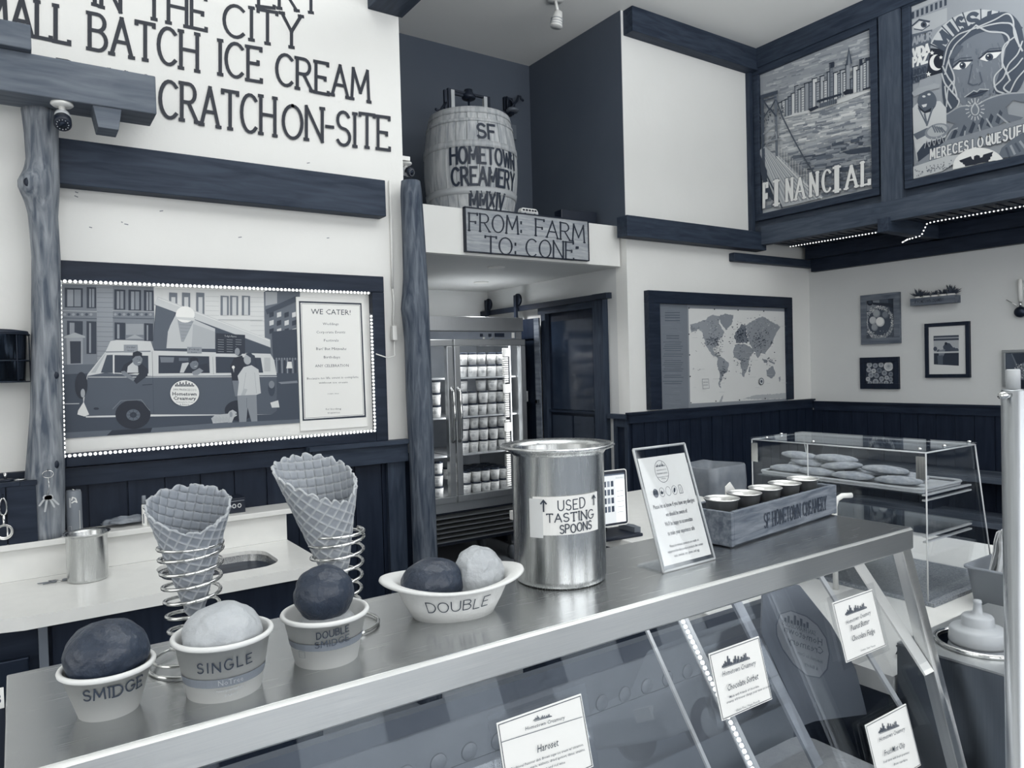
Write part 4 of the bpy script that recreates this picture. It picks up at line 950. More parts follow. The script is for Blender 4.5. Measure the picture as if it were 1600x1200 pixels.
MB().box(XD-.13, XD-.1005, 4.99, 5.02, 1.30, 1.33).build('latch', 'chrome', d1); base(d1, (XD-.07, 5.4, .02))
o = MB().box(XD-.09, XD-.065, 4.10, 5.92, 2.10, 2.145).build('door_track', 'iron'); tag(o, 'long black steel track carrying the barn door hangers', 'track')
dd = struct('door_1', bx(XN-.015, XN-.0005, 4.34, 4.95, 0, 2.05), 'black')
MB().box(XN-.035, XN-.016, 4.34, 4.95, 1.225, 1.245).build('mid_rail', 'blacky', dd)
for y0, y1, z0, z1 in ((4.38, 4.63, .1, .7), (4.66, 4.91, .1, .7), (4.38, 4.63, .74, 1.2), (4.66, 4.91, .74, 1.2)):
    MB().box(XN-.028, XN-.016, y0, y1, z0, z1).build('panel', plain('door_panel_paint', 40, .5) if (y0, z0) == (4.38, .1) else bpy.data.materials['door_panel_paint'], dd)
MB().box(XN-.022, XN-.016, 4.38, 4.91, 1.25, 1.98).build('pane', plain('dark_pane', 40, .12), dd)
m = MB(); m.box(XN-.055, XN-.0005, 4.22, 4.339, 0, 2.14); m.build('door_casing', 'beamz', dd); MB().box(XN-.055, XN-.0005, 4.34, 5.05, 2.05, 2.14).build('door_head', 'beamy', dd)
MB().box(XN-.055, XN-.0005, 4.951, 5.01, 0, 2.049).build('door_casing', 'beamz', dd)
o = MB().box(XN-.14, XN-.11, 4.08, 4.24, 2.10, 2.14).build('track_end', 'iron'); o.parent = None; tag(o, 'stub of black track sticking out past the door casing', 'track')
o = MB().box(XD-.12, XD-.101, 5.16, 5.26, 1.31, 1.40).build('door_notice', 'palegrey'); tag(o, 'small pale notice holder on the dark barn door', 'notice')

# ------------------------------------------------------------------ downlights
for i, (px_, py_) in enumerate(((775, 417), (752, 441))):
    q = onZ(px_, py_, 2.335); t = thing('downlight', ('recessed downlight nearer the parapet in the alcove ceiling', 'recessed downlight deeper in the alcove, above the freezer')[i], 'downlight', (q[0], q[1], 2.3349), 0)
    m = MB(); m.lathe([(.045, 0), (.062, 0), (.064, -.004), (.06, -.006), (.045, -.002)], 32); m.build('trim_ring', 'white', t, recalc=True)
    MB().lathe([(0, -.0005), (.044, -.0005), (.044, -.0015), (0, -.0018)], 24).build('lamp', emit('downlight_lamp%d' % i, 228, 6), t, recalc=True)
    l = bpy.data.lights.new('downlight_spot', 'SPOT'); l.energy = (14, 30)[i]; l.spot_size = 2.6; l.spot_blend = .6; l.shadow_soft_size = .04; o = bpy.data.objects.new('downlight_spot', l); COL.objects.link(o); o.location = (q[0], q[1], 2.30)

# ------------------------------------------------------------------ farm to cone board
YP = 4.058; sx0 = onY(725, 326, 4.04)[0]; sx1 = onY(918, 340, 4.04)[0]
t = thing('wooden_sign', 'pale wooden board lettered from farm to cone on the white parapet', 'sign')
z0s, z1s = 2.352, 2.640; hh = (z1s-z0s-.012)/4
for i in range(4): MB().box(sx0+.006, sx1-.006, 4.034+(i % 2)*.0012, 4.0599, z0s+.006+i*hh, z0s+.006+(i+1)*hh-.0008).build('plank', 'signwood', t)
m = MB(); m.box(sx0, sx1, 4.028, 4.0599, z0s, z0s+.006); m.box(sx0, sx1, 4.028, 4.0599, z1s-.006, z1s); m.box(sx0, sx0+.006, 4.028, 4.0599, z0s+.006, z1s-.006); m.box(sx1-.006, sx1, 4.028, 4.0599, z0s+.006, z1s-.006); m.build('edging', 'iron', t)
yq = 4.0335; p = Paint(planeY(yq)); p.px2 = lambda x, y: (onY(x, y, yq)[0], onY(x, y, yq)[2])
for s_, A, B, h in (('FROM:', (733, 360), (815, 366), 27), ('FARM', (837, 368), (913, 379), 26), ('TO:', (758, 395), (806, 399), 26), ('CONE', (822, 400), (896, 406), 27)):
    p.stext(s_, A, B, h, .014, 24, px=True, serif=.07, contrast=.45, gap=.2)
p.rect(899, 385, 904, 389, 24, True); p.build('sign_lettering', t); base(t, (2.9, 4.06, 2.352))

# ------------------------------------------------------------------ barrel churn in the loft
BX, BY, BZ = float(onY(735, 250, 4.47)[0]), 4.47, 2.6325
t = thing('wooden_barrel', 'big oak barrel stencilled with the creamery name and a crank on top', 'barrel', (BX, BY, BZ))
BH = .735
def br(z): k = (z/BH-.5)*2; return .330-.05*k*k
N = 26
for i in range(N):
    a0, a1 = 2*PI*(i+.02)/N, 2*PI*(i+.98)/N; m = MB(); vs = []; n = 14; dr = pr.uniform(-.0012, .0012)
    for j in range(n+1):
        z = BH*j/n
        for a in (a0, (a0+a1)/2, a1):
            for k in (0, .022): vs.append(((br(z)+dr-k)*math.cos(a), (br(z)+dr-k)*math.sin(a), z))
    fs = []
    for j in range(n):
        b = j*6; c = b+6; fs += [(b, b+2, c+2, c), (b+2, b+4, c+4, c+2), (b+3, b+1, c+1, c+3), (b+5, b+3, c+3, c+5), (b+1, b, c, c+1), (b+4, b+5, c+5, c+4)]
    e = n*6; fs += [(0, 1, 3, 2), (2, 3, 5, 4), (e, e+2, e+3, e+1), (e+2, e+4, e+5, e+3)]
    m.add(vs, fs).build('stave', 'barrel', t, recalc=True)
vz = lambda y: float(onY(750, y, 4.19)[2])-BZ
for z0, z1 in ((.02, .06), (vz(303), vz(293)), (vz(231), vz(221)), (.628, .648), (.69, .73)):
    m = MB(); m.lathe([(br(z0)+.0015, z0), (br(z0)+.006, z0), (br(z1)+.006, z1), (br(z1)+.0015, z1)], 52); m.build('hoop', 'palegrey' if z0 < .45 and z0 > .1 else 'barrel', t)
MB().lathe([(0, BH-.03), (br(BH)-.024, BH-.03), (br(BH)-.024, BH-.015), (0, BH-.015)], 40).build('barrel_head', 'barrel', t)
MB().lathe([(0, .0), (br(0)-.024, .0), (br(0)-.024, .015), (0, .015)], 40).build('barrel_bottom', 'barrel', t)
ac = math.atan2(-BY, -BX)
def bto(u, v, w):
    a = ac+u/.33; r = br(v)+.0035+w; return (r*math.cos(a), r*math.sin(a), v)
p = Paint(bto, maxseg=.012, w0=.0005)
for s_, u0, u1, v, h in (('SF', .055, .185, vz(217), vz(195)-vz(217)), ('HOMETOWN', -.135, .37, vz(257), vz(232)-vz(257)), ('CREAMERY', -.13, .37, vz(290), vz(264)-vz(290)), ('MMXIV', -.01, .26, vz(324.5), vz(301)-vz(324.5))):
    p.stext(s_, (u0, v), (u1, v), h, .017, 36, stencil=True, gap=.24)
p.build('stencil_lettering', t)
zt = BH-.015
m = MB()
for s_ in (-1, 1): m.box(s_*.13-.02, s_*.13+.02, -.012, .012, zt, zt+.20)
up = m; 
for s_ in (-1, 1): MB().box(s_*.135-.014, s_*.135+.014, -.014, .014, zt, zt+.20).build('upright', 'palegrey', t, .002); MB().box(s_*.162-.010, s_*.162+.010, -.014, .014, zt, zt+.205).build('iron_strap', 'iron', t)
m = MB(); m.box(-.17, .17, -.01, .01, zt+.19, zt+.205); m.box(-.12, .0, -.008, .008, zt+.17, zt+.188); m.build('crossbar', 'iron', t)
m = MB(); m.lathe([(0, zt+.16), (.045, zt+.16), (.05, zt+.17), (.045, zt+.19), (.03, zt+.205), (.03, zt+.225), (0, zt+.228)], 20); m.build('gear_housing', 'iron', t)
MB().tube([(0, 0, zt), (0, 0, zt+.16)], .008, 8).build('spindle', 'iron', t); MB().tube([(-.18, .0, zt+.11), (-.26, -.04, zt+.02), (-.30, -.06, zt+.02)], .009, 8).build('crank_handle', 'iron', t)
MB().box(-.2, -.178, -.01, .01, zt, zt+.19).build('side_lever', 'iron', t)
# dark chalkboard slab behind the barrel
o = MB().box(3.16, 3.185, 4.75, 5.0, 2.6325, 3.02).build('dark_panel', 'blackp'); tag(o, 'dark flat panel standing just behind the right side of the barrel', 'panel')
# toy camper van
t = thing('toy_van', 'tiny toy camper van parked on the parapet beside the barrel', 'toy van', (2.945, 4.095, 2.6325))
m = MB(); m.prism([(-.07, .012), (.07, .012), (.072, .03), (-.072, .03)], -.022, .022, lambda u, v, w: (u, w, v)); m.build('lower_body', 'palegrey', t, .002)
m = MB(); m.prism([(-.072, .0305), (.072, .0305), (.06, .052), (.045, .056), (-.06, .056), (-.068, .045)], -.021, .021, lambda u, v, w: (u, w, v)); m.build('upper_body', 'white', t, .002)
for x in (-.05, -.025, 0, .025, .048): MB().box(x-.009, x+.009, -.0222, -.0212, .036, .048).build('window', 'blackp', t)
for x in (-.04, .04):
    for y in (-.021, .021): c = MB(); c.lathe([(0, -.003), (.011, -.003), (.011, .003), (0, .003)], 16, (x, y, .0115), 'y'); c.build('wheel', 'blackp', t)
o = MB().box(-.17, .15, -.05, .05, 0, .115).build('speaker', 'blackp', None, .006); o.rotation_euler = (0, 0, -.1)
o.location = (3.56, 4.32, 2.6325); o.scale = (1, 1, 1.2); tag(o, 'low dark speaker box at the right end of the loft parapet', 'speaker')
# niche wall lamp with hook
t = thing('wall_alarm', 'round wall fitting with a dark curled cable on the slate niche wall', 'wall fitting', (3.525, 5.15, 3.75))
MB().lathe([(0, 0), (.05, 0), (.055, .012), (.045, .028), (0, .03)], 28, (0, -.062, -.0), 'z').build('disc', 'midgrey', t)
MB().box(-.02, .02, -.06, 0, -.02, .02).build('bracket', 'darkmetal', t); MB().box(-.015, .045, -.05, 0, -.22, -.1).build('junction_box', 'midgrey', t, .003)
MB().tube([(-.01, -.06, .03), (.01, -.07, .06), (.045, -.07, .10), (.06, -.07, .14), (.08, -.07, .14), (.09, -.07, .12), (.11, -.07, .11)], .010, 8).build('cable', 'iron', t)
MB().tube([(-.04, -.05, .03), (-.04, -.05, .12), (0, -.06, .09), (.03, -.06, .03)], .010, 8).build('cable', 'iron', t); MB().box(-.055, .03, -.03, 0, .02, .13).build('box', 'iron', t, .003)
# ceiling spotlight
q = onZ(868, -3, CZ); t = thing('ceiling_spotlight', 'small white adjustable spotlight on the ceiling', 'spotlight', (q[0], q[1], CZ))
MB().lathe([(0, -.02), (.055, -.02), (.06, -.01), (.06, 0), (0, 0)], 28).build('ceiling_rose', 'white', t); MB().tube([(.0, 0, -.02), (.01, -.01, -.10)], .011, 10).build('stem', 'white', t)
a = Vector((-.15, .1, -1)).normalized(); c = Vector((.012, -.012, -.10)); MB().tube([c-a*.01, c, c+a*.03, c+a*.10, c+a*.105], [.012, .03, .034, .045, .042], 20).build('lamp_head', 'white', t)
for k in (.05, .07, .088):
    MB().tube([c+a*k, c+a*(k+.004)], .0455, 20).build('head_ring', 'palegrey', t)

# ------------------------------------------------------------------ world map in a dark frame
t = thing('framed_map', 'world map and text panel in a wide dark wooden frame', 'map')
c0 = onY(1010, 453, YM-.05); c1 = onY(1238, 464, YM-.05)
U0, U1, V1, V0 = c0[0]+.02, c1[0], c0[2], 1.26
m = MB(); m.box(U0, U1, YM-.05, YM, V1-.095, V1); m.box(U0, U0+.12, YM-.05, YM, V0, V1-.095); m.box(U1-.075, U1, YM-.05, YM, V0, V1-.095); m.build('frame', 'blackx', t, .003)
ym = YM-.02; p = Paint(planeY(ym), step=.000012); p.px2 = lambda x, y: (onY(x, y, ym)[0], onY(x, y, ym)[2]); p.crop = (960, 380, 4.284)
MB().box(U0+.12, U1-.075, ym, YM, V0, V1-.095).build('backing', 'palegrey', t)
Q = lambda pts, g: p.poly(pts, g, True); LN = lambda pts, w, g: p.line(pts, w, g, True)
Q([(277, 392), (487, 402), (497, 1103), (294, 1116)], 118); Q([(487, 402), (1150, 425), (1162, 1065), (497, 1105)], 138)
Q([(495, 436), (1140, 458), (1157, 1040), (507, 1074)], 214)
for i in range(34): LN([(300+(i*53) % 150, 430+i*20), (360+(i*37) % 100, 428+i*20+(i % 3)*4)], .004, 108 if i % 2 else 128)
for y, n_ in ((465, 5), (482, 4), (499, 5), (518, 4)): LN([(340, y), (436, y)], .008, 82)
for i, y in enumerate((620, 636, 662, 676, 690, 704, 718, 742, 756, 786, 800, 814, 828, 842, 856, 884, 898, 925, 940)):
    if i > 1: LN([(322+(i*13) % 20, y), (462-(i*7) % 22, y)], .006, 88)
    else: LN([(350, y), (430, y)], .008, 82)
lands = [
 ([(505, 545), (560, 530), (600, 515), (660, 478), (705, 490), (700, 540), (735, 600), (720, 630), (690, 650), (685, 690), (660, 700), (672, 740), (715, 765), (700, 775), (650, 745), (615, 690), (600, 640), (590, 600), (565, 575), (515, 600)], 150),
 ([(695, 490), (740, 470), (795, 480), (785, 540), (745, 582), (720, 545)], 138), ([(690, 770), (715, 760), (765, 800), (760, 850), (730, 880), (718, 920), (705, 935), (712, 975), (697, 950), (705, 880), (685, 810)], 148),
 ([(800, 620), (815, 590), (850, 540), (880, 550), (885, 620), (900, 660), (860, 670), (845, 665), (812, 668)], 120),
 ([(880, 550), (920, 520), (990, 490), (1060, 530), (1110, 560), (1075, 620), (1050, 680), (1020, 720), (1005, 740), (985, 735), (960, 770), (930, 715), (915, 690), (895, 650)], 148),
 ([(805, 680), (860, 672), (905, 690), (935, 720), (905, 770), (885, 850), (868, 898), (852, 880), (845, 790), (800, 760), (795, 720)], 146), ([(900, 830), (912, 826), (905, 866), (895, 860)], 140),
 ([(1015, 850), (1060, 822), (1078, 870), (1055, 905), (1020, 890)], 140), ([(990, 770), (1020, 780), (1025, 808), (1000, 800)], 140), ([(1030, 780), (1075, 800), (1070, 812), (1035, 795)], 140), ([(1098, 900), (1112, 890), (1105, 930)], 140),
 ([(1050, 650), (1045, 685), (1058, 670)], 90), ([(700, 1060), (730, 1010), (725, 1040), (715, 1068)], 168), ([(860, 1040), (950, 1015), (1060, 1010), (1150, 1000), (1157, 1038), (1000, 1046)], 178), ([(782, 556), (796, 558), (790, 572)], 130)]
rg = random.Random(11)
def coast(pts):
    out = []
    for a, b in zip(pts, pts[1:]+pts[:1]):
        out.append(a); L = math.hypot(b[0]-a[0], b[1]-a[1]); n = int(L/9)
        for i in range(1, n): out.append((a[0]+(b[0]-a[0])*i/n+rg.uniform(-4, 4), a[1]+(b[1]-a[1])*i/n+rg.uniform(-4, 4)))
    return out
for pts, g in lands: Q(coast(pts), g)
def dots(n, x0, x1, y0, y1, g0, g1, s0=2, s1=6):
    for _ in range(n):
        x, y = rg.gauss((x0+x1)/2, (x1-x0)/4), rg.gauss((y0+y1)/2, (y1-y0)/4); r = rg.uniform(s0, s1)
        p.poly([p.P(x-r, y), p.P(x, y-r*.7), p.P(x+r, y), p.P(x, y+r*.7)], rg.uniform(g0, g1))
dots(150, 590, 730, 610, 700, 35, 110); dots(60, 600, 730, 500, 610, 90, 190); dots(150, 800, 900, 560, 670, 30, 100); dots(190, 900, 1060, 560, 740, 60, 150); dots(50, 650, 720, 690, 770, 50, 110); dots(50, 700, 750, 790, 920, 60, 130)
dots(80, 800, 910, 690, 870, 80, 140); dots(60, 900, 1080, 490, 580, 110, 190); dots(20, 1000, 1060, 760, 810, 70, 130); dots(16, 500, 570, 540, 600, 90, 150)
for x, y in ((540, 725), (525, 842), (555, 852), (565, 845)): dots(5, x-6, x+6, y-5, y+5, 80, 130, 1, 3)
for i in range(26): x = rg.uniform(510, 1120); y = rg.uniform(480, 1030); LN([(x, y), (x+rg.uniform(15, 50), y)], .002, 186)
p.line([(580, 910), (622, 908), (628, 970), (586, 975)], .003, 120, True, closed=True); p.text('THE WORLD', (586, 935), (620, 934), 7, 90, True); LN([(588, 950), (618, 949)], .003, 110)
p.ell(977, 925, 17, 24, 70, True); p.ell(977, 925, 13, 19, 200, True); p.ell(977, 925, 7, 10, 70, True)
for x, y in ((492, 436), (662, 443), (820, 449), (992, 456), (1140, 460), (492, 610), (496, 748), (500, 892), (505, 1068), (672, 1057), (830, 1050), (1002, 1040), (1150, 1030), (1142, 614), (1146, 750)): p.ell(x, y, 4, 5, 20, True, 8)
p.build('map_print', t); base(t, ((U0+U1)/2, YM, V0))

# ------------------------------------------------------------------ right wall pictures
def wall_frame(name, label, cat, a, b, fwid, mat, depth=.03, board='paper'):
    A = onX(a[0], a[1], XC-depth); B = onX(b[0], b[1], XC-depth); y0, y1 = min(A[1], B[1]), max(A[1], B[1]); z0, z1 = min(A[2], B[2]), max(A[2], B[2])
    t = thing(name, label, cat); X = XC-depth
    m = MB(); m.box(X, XC, y0, y1, z1-fwid, z1); m.box(X, XC, y0, y1, z0, z0+fwid); m.box(X, XC, y0, y0+fwid, z0+fwid, z1-fwid); m.box(X, XC, y1-fwid, y1, z0+fwid, z1-fwid); m.build('frame', mat, t, .002)
    MB().box(X+.012, XC-.001, y0+fwid, y1-fwid, z0+fwid, z1-fwid).build('backing', board, t)
    p = Paint(planeX(X+.012), step=.00001); p.px2 = lambda x, y: (-onX(x, y, X+.012)[1], onX(x, y, X+.012)[2]); p.crop = (1300, 400, 4.617)
    return t, p, (y0+y1)/2, z0
t, p, yc, z0 = wall_frame('picture', 'grey wood framed photo of scoops in a wreath of sprinkles', 'picture', (1344, 462), (1406, 536), .05, 'caramel')
t0 = t; Q = lambda pts, g: p.poly(pts, g, True)
Q([(232, 316), (458, 292), (462, 596), (236, 607)], 74); Q([(238, 320), (340, 310), (345, 380), (240, 400)], 130); Q([(400, 300), (455, 295), (458, 420), (420, 400)], 40)
p.ell(342, 480, 104, 122, 150, True, 28); p.ell(342, 478, 84, 98, 66, True, 24)
for _ in range(420):
    a = rg.uniform(0, 2*PI); r = rg.uniform(.8, 1.05); x, y = 342+104*r*math.cos(a), 480+118*r*math.sin(a); s = rg.uniform(2, 5); p.poly([p.P(x-s, y), p.P(x, y-s), p.P(x+s, y), p.P(x, y+s)], rg.choice((40, 90, 190, 225)))
for _ in range(70):
    x, y = rg.uniform(240, 450), rg.uniform(540, 598); s = rg.uniform(2, 4); p.poly([p.P(x-s, y), p.P(x, y-s), p.P(x+s, y), p.P(x, y+s)], rg.choice((50, 110, 200)))
for x, y, r, g in ((324, 415, 27, 160), (388, 425, 24, 120), (298, 465, 26, 190), (350, 475, 32, 222), (310, 515, 24, 150)): p.ell(x, y, r, r*1.1, g-25, True); p.ell(x-3, y-3, r*.82, r*.9, g, True)
p.ell(276, 334, 22, 24, 18, True); p.ell(276, 334, 12, 12, 50, True); Q([(290, 335), (350, 338), (420, 340), (450, 350), (450, 380), (410, 365), (300, 352)], 26)
p.build('photo_print', t); base(t, (XC, yc, z0))
t, p, yc, z0 = wall_frame('picture', 'small black frame filled with round pale pint lids', 'picture', (1343, 559), (1404, 608), .045, 'black', board='blackp')
Q = lambda pts, g: p.poly(pts, g, True); Q([(243, 768), (442, 760), (444, 932), (245, 932)], 40)
for x, y, r, g in ((270, 785, 19, 170), (312, 791, 18, 150), (354, 785, 18, 170), (408, 797, 34, 200), (266, 822, 18, 165), (301, 829, 17, 190), (341, 826, 19, 110), (378, 844, 19, 150), (425, 853, 17, 130), (281, 859, 19, 160), (321, 862, 19, 140), (358, 886, 18, 160), (395, 878, 16, 175), (260, 888, 16, 190), (424, 890, 16, 140), (315, 908, 22, 160), (274, 916, 16, 160), (354, 917, 14, 150), (391, 916, 18, 165), (430, 920, 13, 150)):
    p.ell(x, y, r, r, g, True); p.ell(x, y, r*.7, r*.7, g-22, True); p.ell(x, y-2, r*.3, r*.3, g-60, True, 8)
p.build('photo_print', t); base(t, (XC, yc, z0))
t, p, yc, z0 = wall_frame('picture', 'black framed small photo of a market stall in a wide white mat', 'picture', (1444, 506), (1515, 590), .028, 'black')
Q = lambda pts, g: p.poly(pts, g, True); Q([(684, 513), (958, 498), (962, 862), (688, 864)], 208)
Q([(732, 577), (915, 570), (915, 792), (735, 782)], 170); Q([(732, 577), (915, 570), (915, 606), (732, 612)], 60); Q([(735, 590), (915, 584), (915, 592), (735, 598)], 160)
Q([(735, 695), (915, 695), (915, 792), (735, 782)], 36); Q([(800, 655), (820, 625), (850, 630), (872, 658), (860, 690), (810, 690)], 60); p.ell(822, 632, 10, 11, 22, True)
for x, y in ((745, 670), (770, 690), (880, 675), (900, 680), (865, 672)): p.ell(x, y, 14, 16, 70, True)
Q([(770, 680), (815, 672), (815, 700), (770, 780)], 120); Q([(735, 692), (915, 686), (915, 698), (735, 702)], 190); Q([(760, 720), (800, 715), (800, 782), (765, 782)], 80)
p.build('photo_print', t); base(t, (XC, yc, z0))
# silver framed picture running out of the frame behind the pole
A = onX(1565, 547, XC-.03); t = thing('picture', 'silver framed grey picture behind the steel pole at the right edge', 'picture'); y1 = A[1]; y0 = y1-.36; z1 = A[2]; z0 = z1-.27
m = MB(); m.box(XC-.03, XC, y0, y1, z1-.022, z1); m.box(XC-.03, XC, y0, y1, z0, z0+.022); m.box(XC-.03, XC, y0, y0+.022, z0+.022, z1-.022); m.box(XC-.03, XC, y1-.022, y1, z0+.022, z1-.022); m.build('frame', 'fridge', t, .002)
MB().box(XC-.018, XC-.001, y0+.022, y1-.022, z0+.022, z1-.022).build('backing', 'midgrey', t)
p = Paint(planeX(XC-.018), step=.00002); p.px2 = lambda x, y: (-onX(x, y, XC-.018)[1], onX(x, y, XC-.018)[2]); p.crop = (1300, 400, 4.617)
p.poly([(1245, 705), (1290, 700), (1330, 800), (1300, 890), (1245, 890)], 70, True); p.poly([(1300, 705), (1400, 700), (1400, 760), (1340, 790)], 40, True)
for _ in range(120): x, y = rg.uniform(1320, 1400), rg.uniform(780, 880); s = rg.uniform(3, 7); p.poly([p.P(x-s, y), p.P(x, y-s), p.P(x+s, y), p.P(x, y+s)], rg.choice((60, 110, 150, 200)))
p.build('photo_print', t); base(t, (XC, (y0+y1)/2, z0))
o = MB().box(XC-.05, XC, 2.10, 2.32, 1.30, 1.42).build('wall_box', 'blackp', None, .004); tag(o, 'small black box on the right wall under the silver framed picture', 'box')
# planter box with five succulents
A = onX(1422, 474, XC-.09); B = onX(1492, 470, XC-.09); zb = onX(1425, 478, XC-.09)[2]; zt = onX(1425, 469, XC-.09)[2]
t = thing('planter_box', 'narrow wooden wall planter lettered with the creamery name', 'planter', (XC, (A[1]+B[1])/2, zb)); L = abs(A[1]-B[1]); h = zt-zb+.012
m = MB(); m.box(-.09, -.082, -L/2, L/2, 0, h); m.box(-.008, 0, -L/2, L/2, 0, h); m.box(-.082, -.008, -L/2, L/2, 0, .008); m.box(-.082, -.008, -L/2, -L/2+.008, .008, h); m.box(-.082, -.008, L/2-.008, L/2, .008, h); m.build('box', 'caramel', t)
p = Paint(lambda u, v, w: (-.09-w, -u, v)); p.text('SF HOMETOWN CREAMERY', (-L*.4, h*.3), (L*.26, h*.3), h*.42, 30, bold=.02); p.build('lettering', t)
for i in range(5):
    y = L/2-.045-i*(L-.09)/4; s = (1.15, .8, .75, .9, 1.3)[i]
    s_ = thing('succulent', ('spiky succulent at the far left of the wall planter', 'low succulent second from the left in the wall planter', 'flat rosette succulent in the middle of the wall planter', 'bushy succulent second from the right in the wall planter', 'tallest spiky succulent at the right end of the wall planter')[i], 'plant', (XC-.045, (A[1]+B[1])/2+y, zb+.0085), 0, 'succulents in the wall planter')
    MB().lathe([(0, 0), (.022, 0), (.03, h+.006), (.027, h+.006), (.024, h-.004), (0, h-.004)], 20).build('pot', 'white', s_)
    m = MB(); rl = random.Random(i)
    for k in range(22):
        a = k*2.4; el = rl.uniform(.25, 1.3); l = .065*s*rl.uniform(.7, 1.1); d = np.array([math.cos(a)*math.cos(el), math.sin(a)*math.cos(el), math.sin(el)]); b0 = np.array([0, 0, h-.003])
        m.tube([b0, b0+d*l*.5+np.array([0, 0, .002]), b0+d*l], [.006*s, .0055*s, .0008], 6)
    m.build('leaves', 'leaf', s_)
# scoop hanging at the right edge
A = onX(1594, 436, XC-.03); t = thing('ice_cream_scoop', 'white handled metal scoop mounted on the right wall at picture edge', 'scoop', (XC-.03, A[1], A[2]))
MB().tube([(0, 0, 0), (0, 0, -.05), (0, 0, -.16)], [.013, .016, .014], 14).build('handle', 'white', t); MB().tube([(0, 0, -.16), (0, 0, -.20)], .009, 10).build('shaft', 'chrome', t)
MB().ball((0, 0, -.235), .03, .042, .04).build('bowl', 'darkmetal', t); MB().tube([(0, .02, -.19), (.0, .09, -.14)], .004, 6).build('trigger', 'chrome', t); MB().box(.0, .03, -.006, .006, -.03, -.01).build('mount', 'iron', t)

# ------------------------------------------------------------------ mural paintings in the bulkhead
XP = XL+.05
def mural(label, y0, y1, z0, z1, crop):
    t = thing('mural_painting', label, 'painting'); fwid = .055; X = XP-.05
    m = MB(); m.box(X, XP, y0-fwid, y1+fwid, z1, z1+fwid); m.box(X, XP, y0-fwid, y1+fwid, z0-fwid, z0); m.box(X, XP, y0-fwid, y0, z0, z1); m.box(X, XP, y1, y1+fwid, z0, z1); m.build('frame', 'beamy', t, .004)
    MB().box(XP-.02, XP-.0005, y0, y1, z0, z1).build('canvas', 'palegrey', t)
    p = Paint(planeX(XP-.02), step=.00004); p.px2 = lambda x, y: (-onX(x, y, XP-.02)[1], onX(x, y, XP-.02)[2]); p.crop = crop
    return t, p
t, p = mural('painted panel of a bridge and city skyline over water lettered financial', 2.945, 3.905, 2.835, 3.99, (1160, 20, 3.6375))
Q = lambda pts, g: p.poly(pts, g, True); LN = lambda pts, w, g: p.line(pts, w, g, True)
Q([(90, 352), (737, 96), (742, 1000), (105, 1142)], 168)
Q([(92, 352), (735, 97), (737, 300), (96, 560)], 150)
def strokes_in(n, f, w0, w1, gs, ln=50, slope=-.35):
    st = p.step; p.step = .000008
    for _ in range(n):
        x = rg.uniform(100, 730); y = f(x); L = rg.uniform(.3, 1)*ln; x2 = min(x+L, 733); a = (x, y); b = (x2, y+(x2-x)*slope+rg.uniform(-4, 4)); LN([a, ((a[0]+b[0])/2, (a[1]+b[1])/2+rg.uniform(-3, 3)), b], rg.uniform(w0, w1), rg.choice(gs))
    p.step = st
top = lambda x: 352-(x-90)*.396
hor = lambda x: 645-(x-100)*.335
strokes_in(170, lambda x: top(x)+rg.uniform(12, 210), .006, .02, (128, 140, 158, 172, 182, 190), 90, -.3)
strokes_in(420, lambda x: hor(x)+rg.uniform(8, 230), .006, .02, (120, 140, 165, 185, 200, 212, 175), 80, -.22)
strokes_in(260, lambda x: hor(x)+rg.uniform(230, 420), .008, .026, (70, 90, 112, 128, 140, 160), 80, -.18)
strokes_in(120, lambda x: min(hor(x)+rg.uniform(400, 540), 1110-(x-100)*.2), .008, .026, (80, 100, 120, 136), 70, -.15)
Q([(570, 790), (640, 775), (730, 760), (733, 790), (640, 805), (600, 805)], 55)
Q([(735, 420), (600, 462), (400, 530), (250, 585), (240, 600), (420, 560), (600, 500), (736, 445)], 205)
# buildings
bl = [(205, 515, 560), (225, 505, 585), (245, 495, 592), (262, 480, 588), (280, 462, 580), (300, 420, 572), (318, 440, 570), (335, 430, 566), (356, 405, 560), (380, 400, 555), (400, 378, 548), (420, 400, 545), (445, 365, 540), (465, 392, 530), (486, 340, 520), (500, 290, 505), (522, 345, 500), (545, 350, 495), (560, 330, 485), (575, 345, 478), (592, 300, 470), (618, 380, 465), (632, 310, 460), (655, 330, 455), (672, 270, 450), (690, 290, 445), (708, 262, 440), (725, 265, 435)]
for i, (x, a, b) in enumerate(bl):
    w = (24, 20, 28, 22)[i % 4]; g = (176, 196, 150, 120, 205, 160)[i % 6]; Q([(x, a), (min(x+w, 736), a-7), (min(x+w, 736), b-7), (x, b)], g); Q([(x, a), (x+5, a-2), (x+5, b-2), (x, b)], 60)
    for k in range(int((b-a)/14)):
        if i % 2: LN([(x+8, a+8+k*14), (min(x+w-4, 734), a+5+k*14)], .0045, 80 if k % 2 else 110)
    LN([(x, a), (min(x+w, 735), a-7)], .008, 34)
Q([(594, 300), (612, 196), (632, 290)], 70); Q([(606, 300), (613, 220), (622, 296)], 130); Q([(508, 290), (530, 280), (530, 310), (508, 318)], 40); Q([(672, 268), (690, 262), (690, 300), (672, 305)], 34); Q([(706, 262), (733, 254), (733, 272), (706, 280)], 34)
Q([(580, 455), (600, 438), (635, 436), (636, 458), (588, 470)], 20); Q([(430, 500), (570, 458), (572, 470), (432, 514)], 40); Q([(445, 520), (545, 490), (545, 516), (445, 544)], 100); Q([(380, 550), (430, 530), (445, 540), (395, 565)], 30); Q([(690, 435), (735, 420), (735, 432), (695, 442)], 24)
for i in range(9): LN([(450+i*11, 518-i*3), (450+i*11, 542-i*3)], .004, 30)
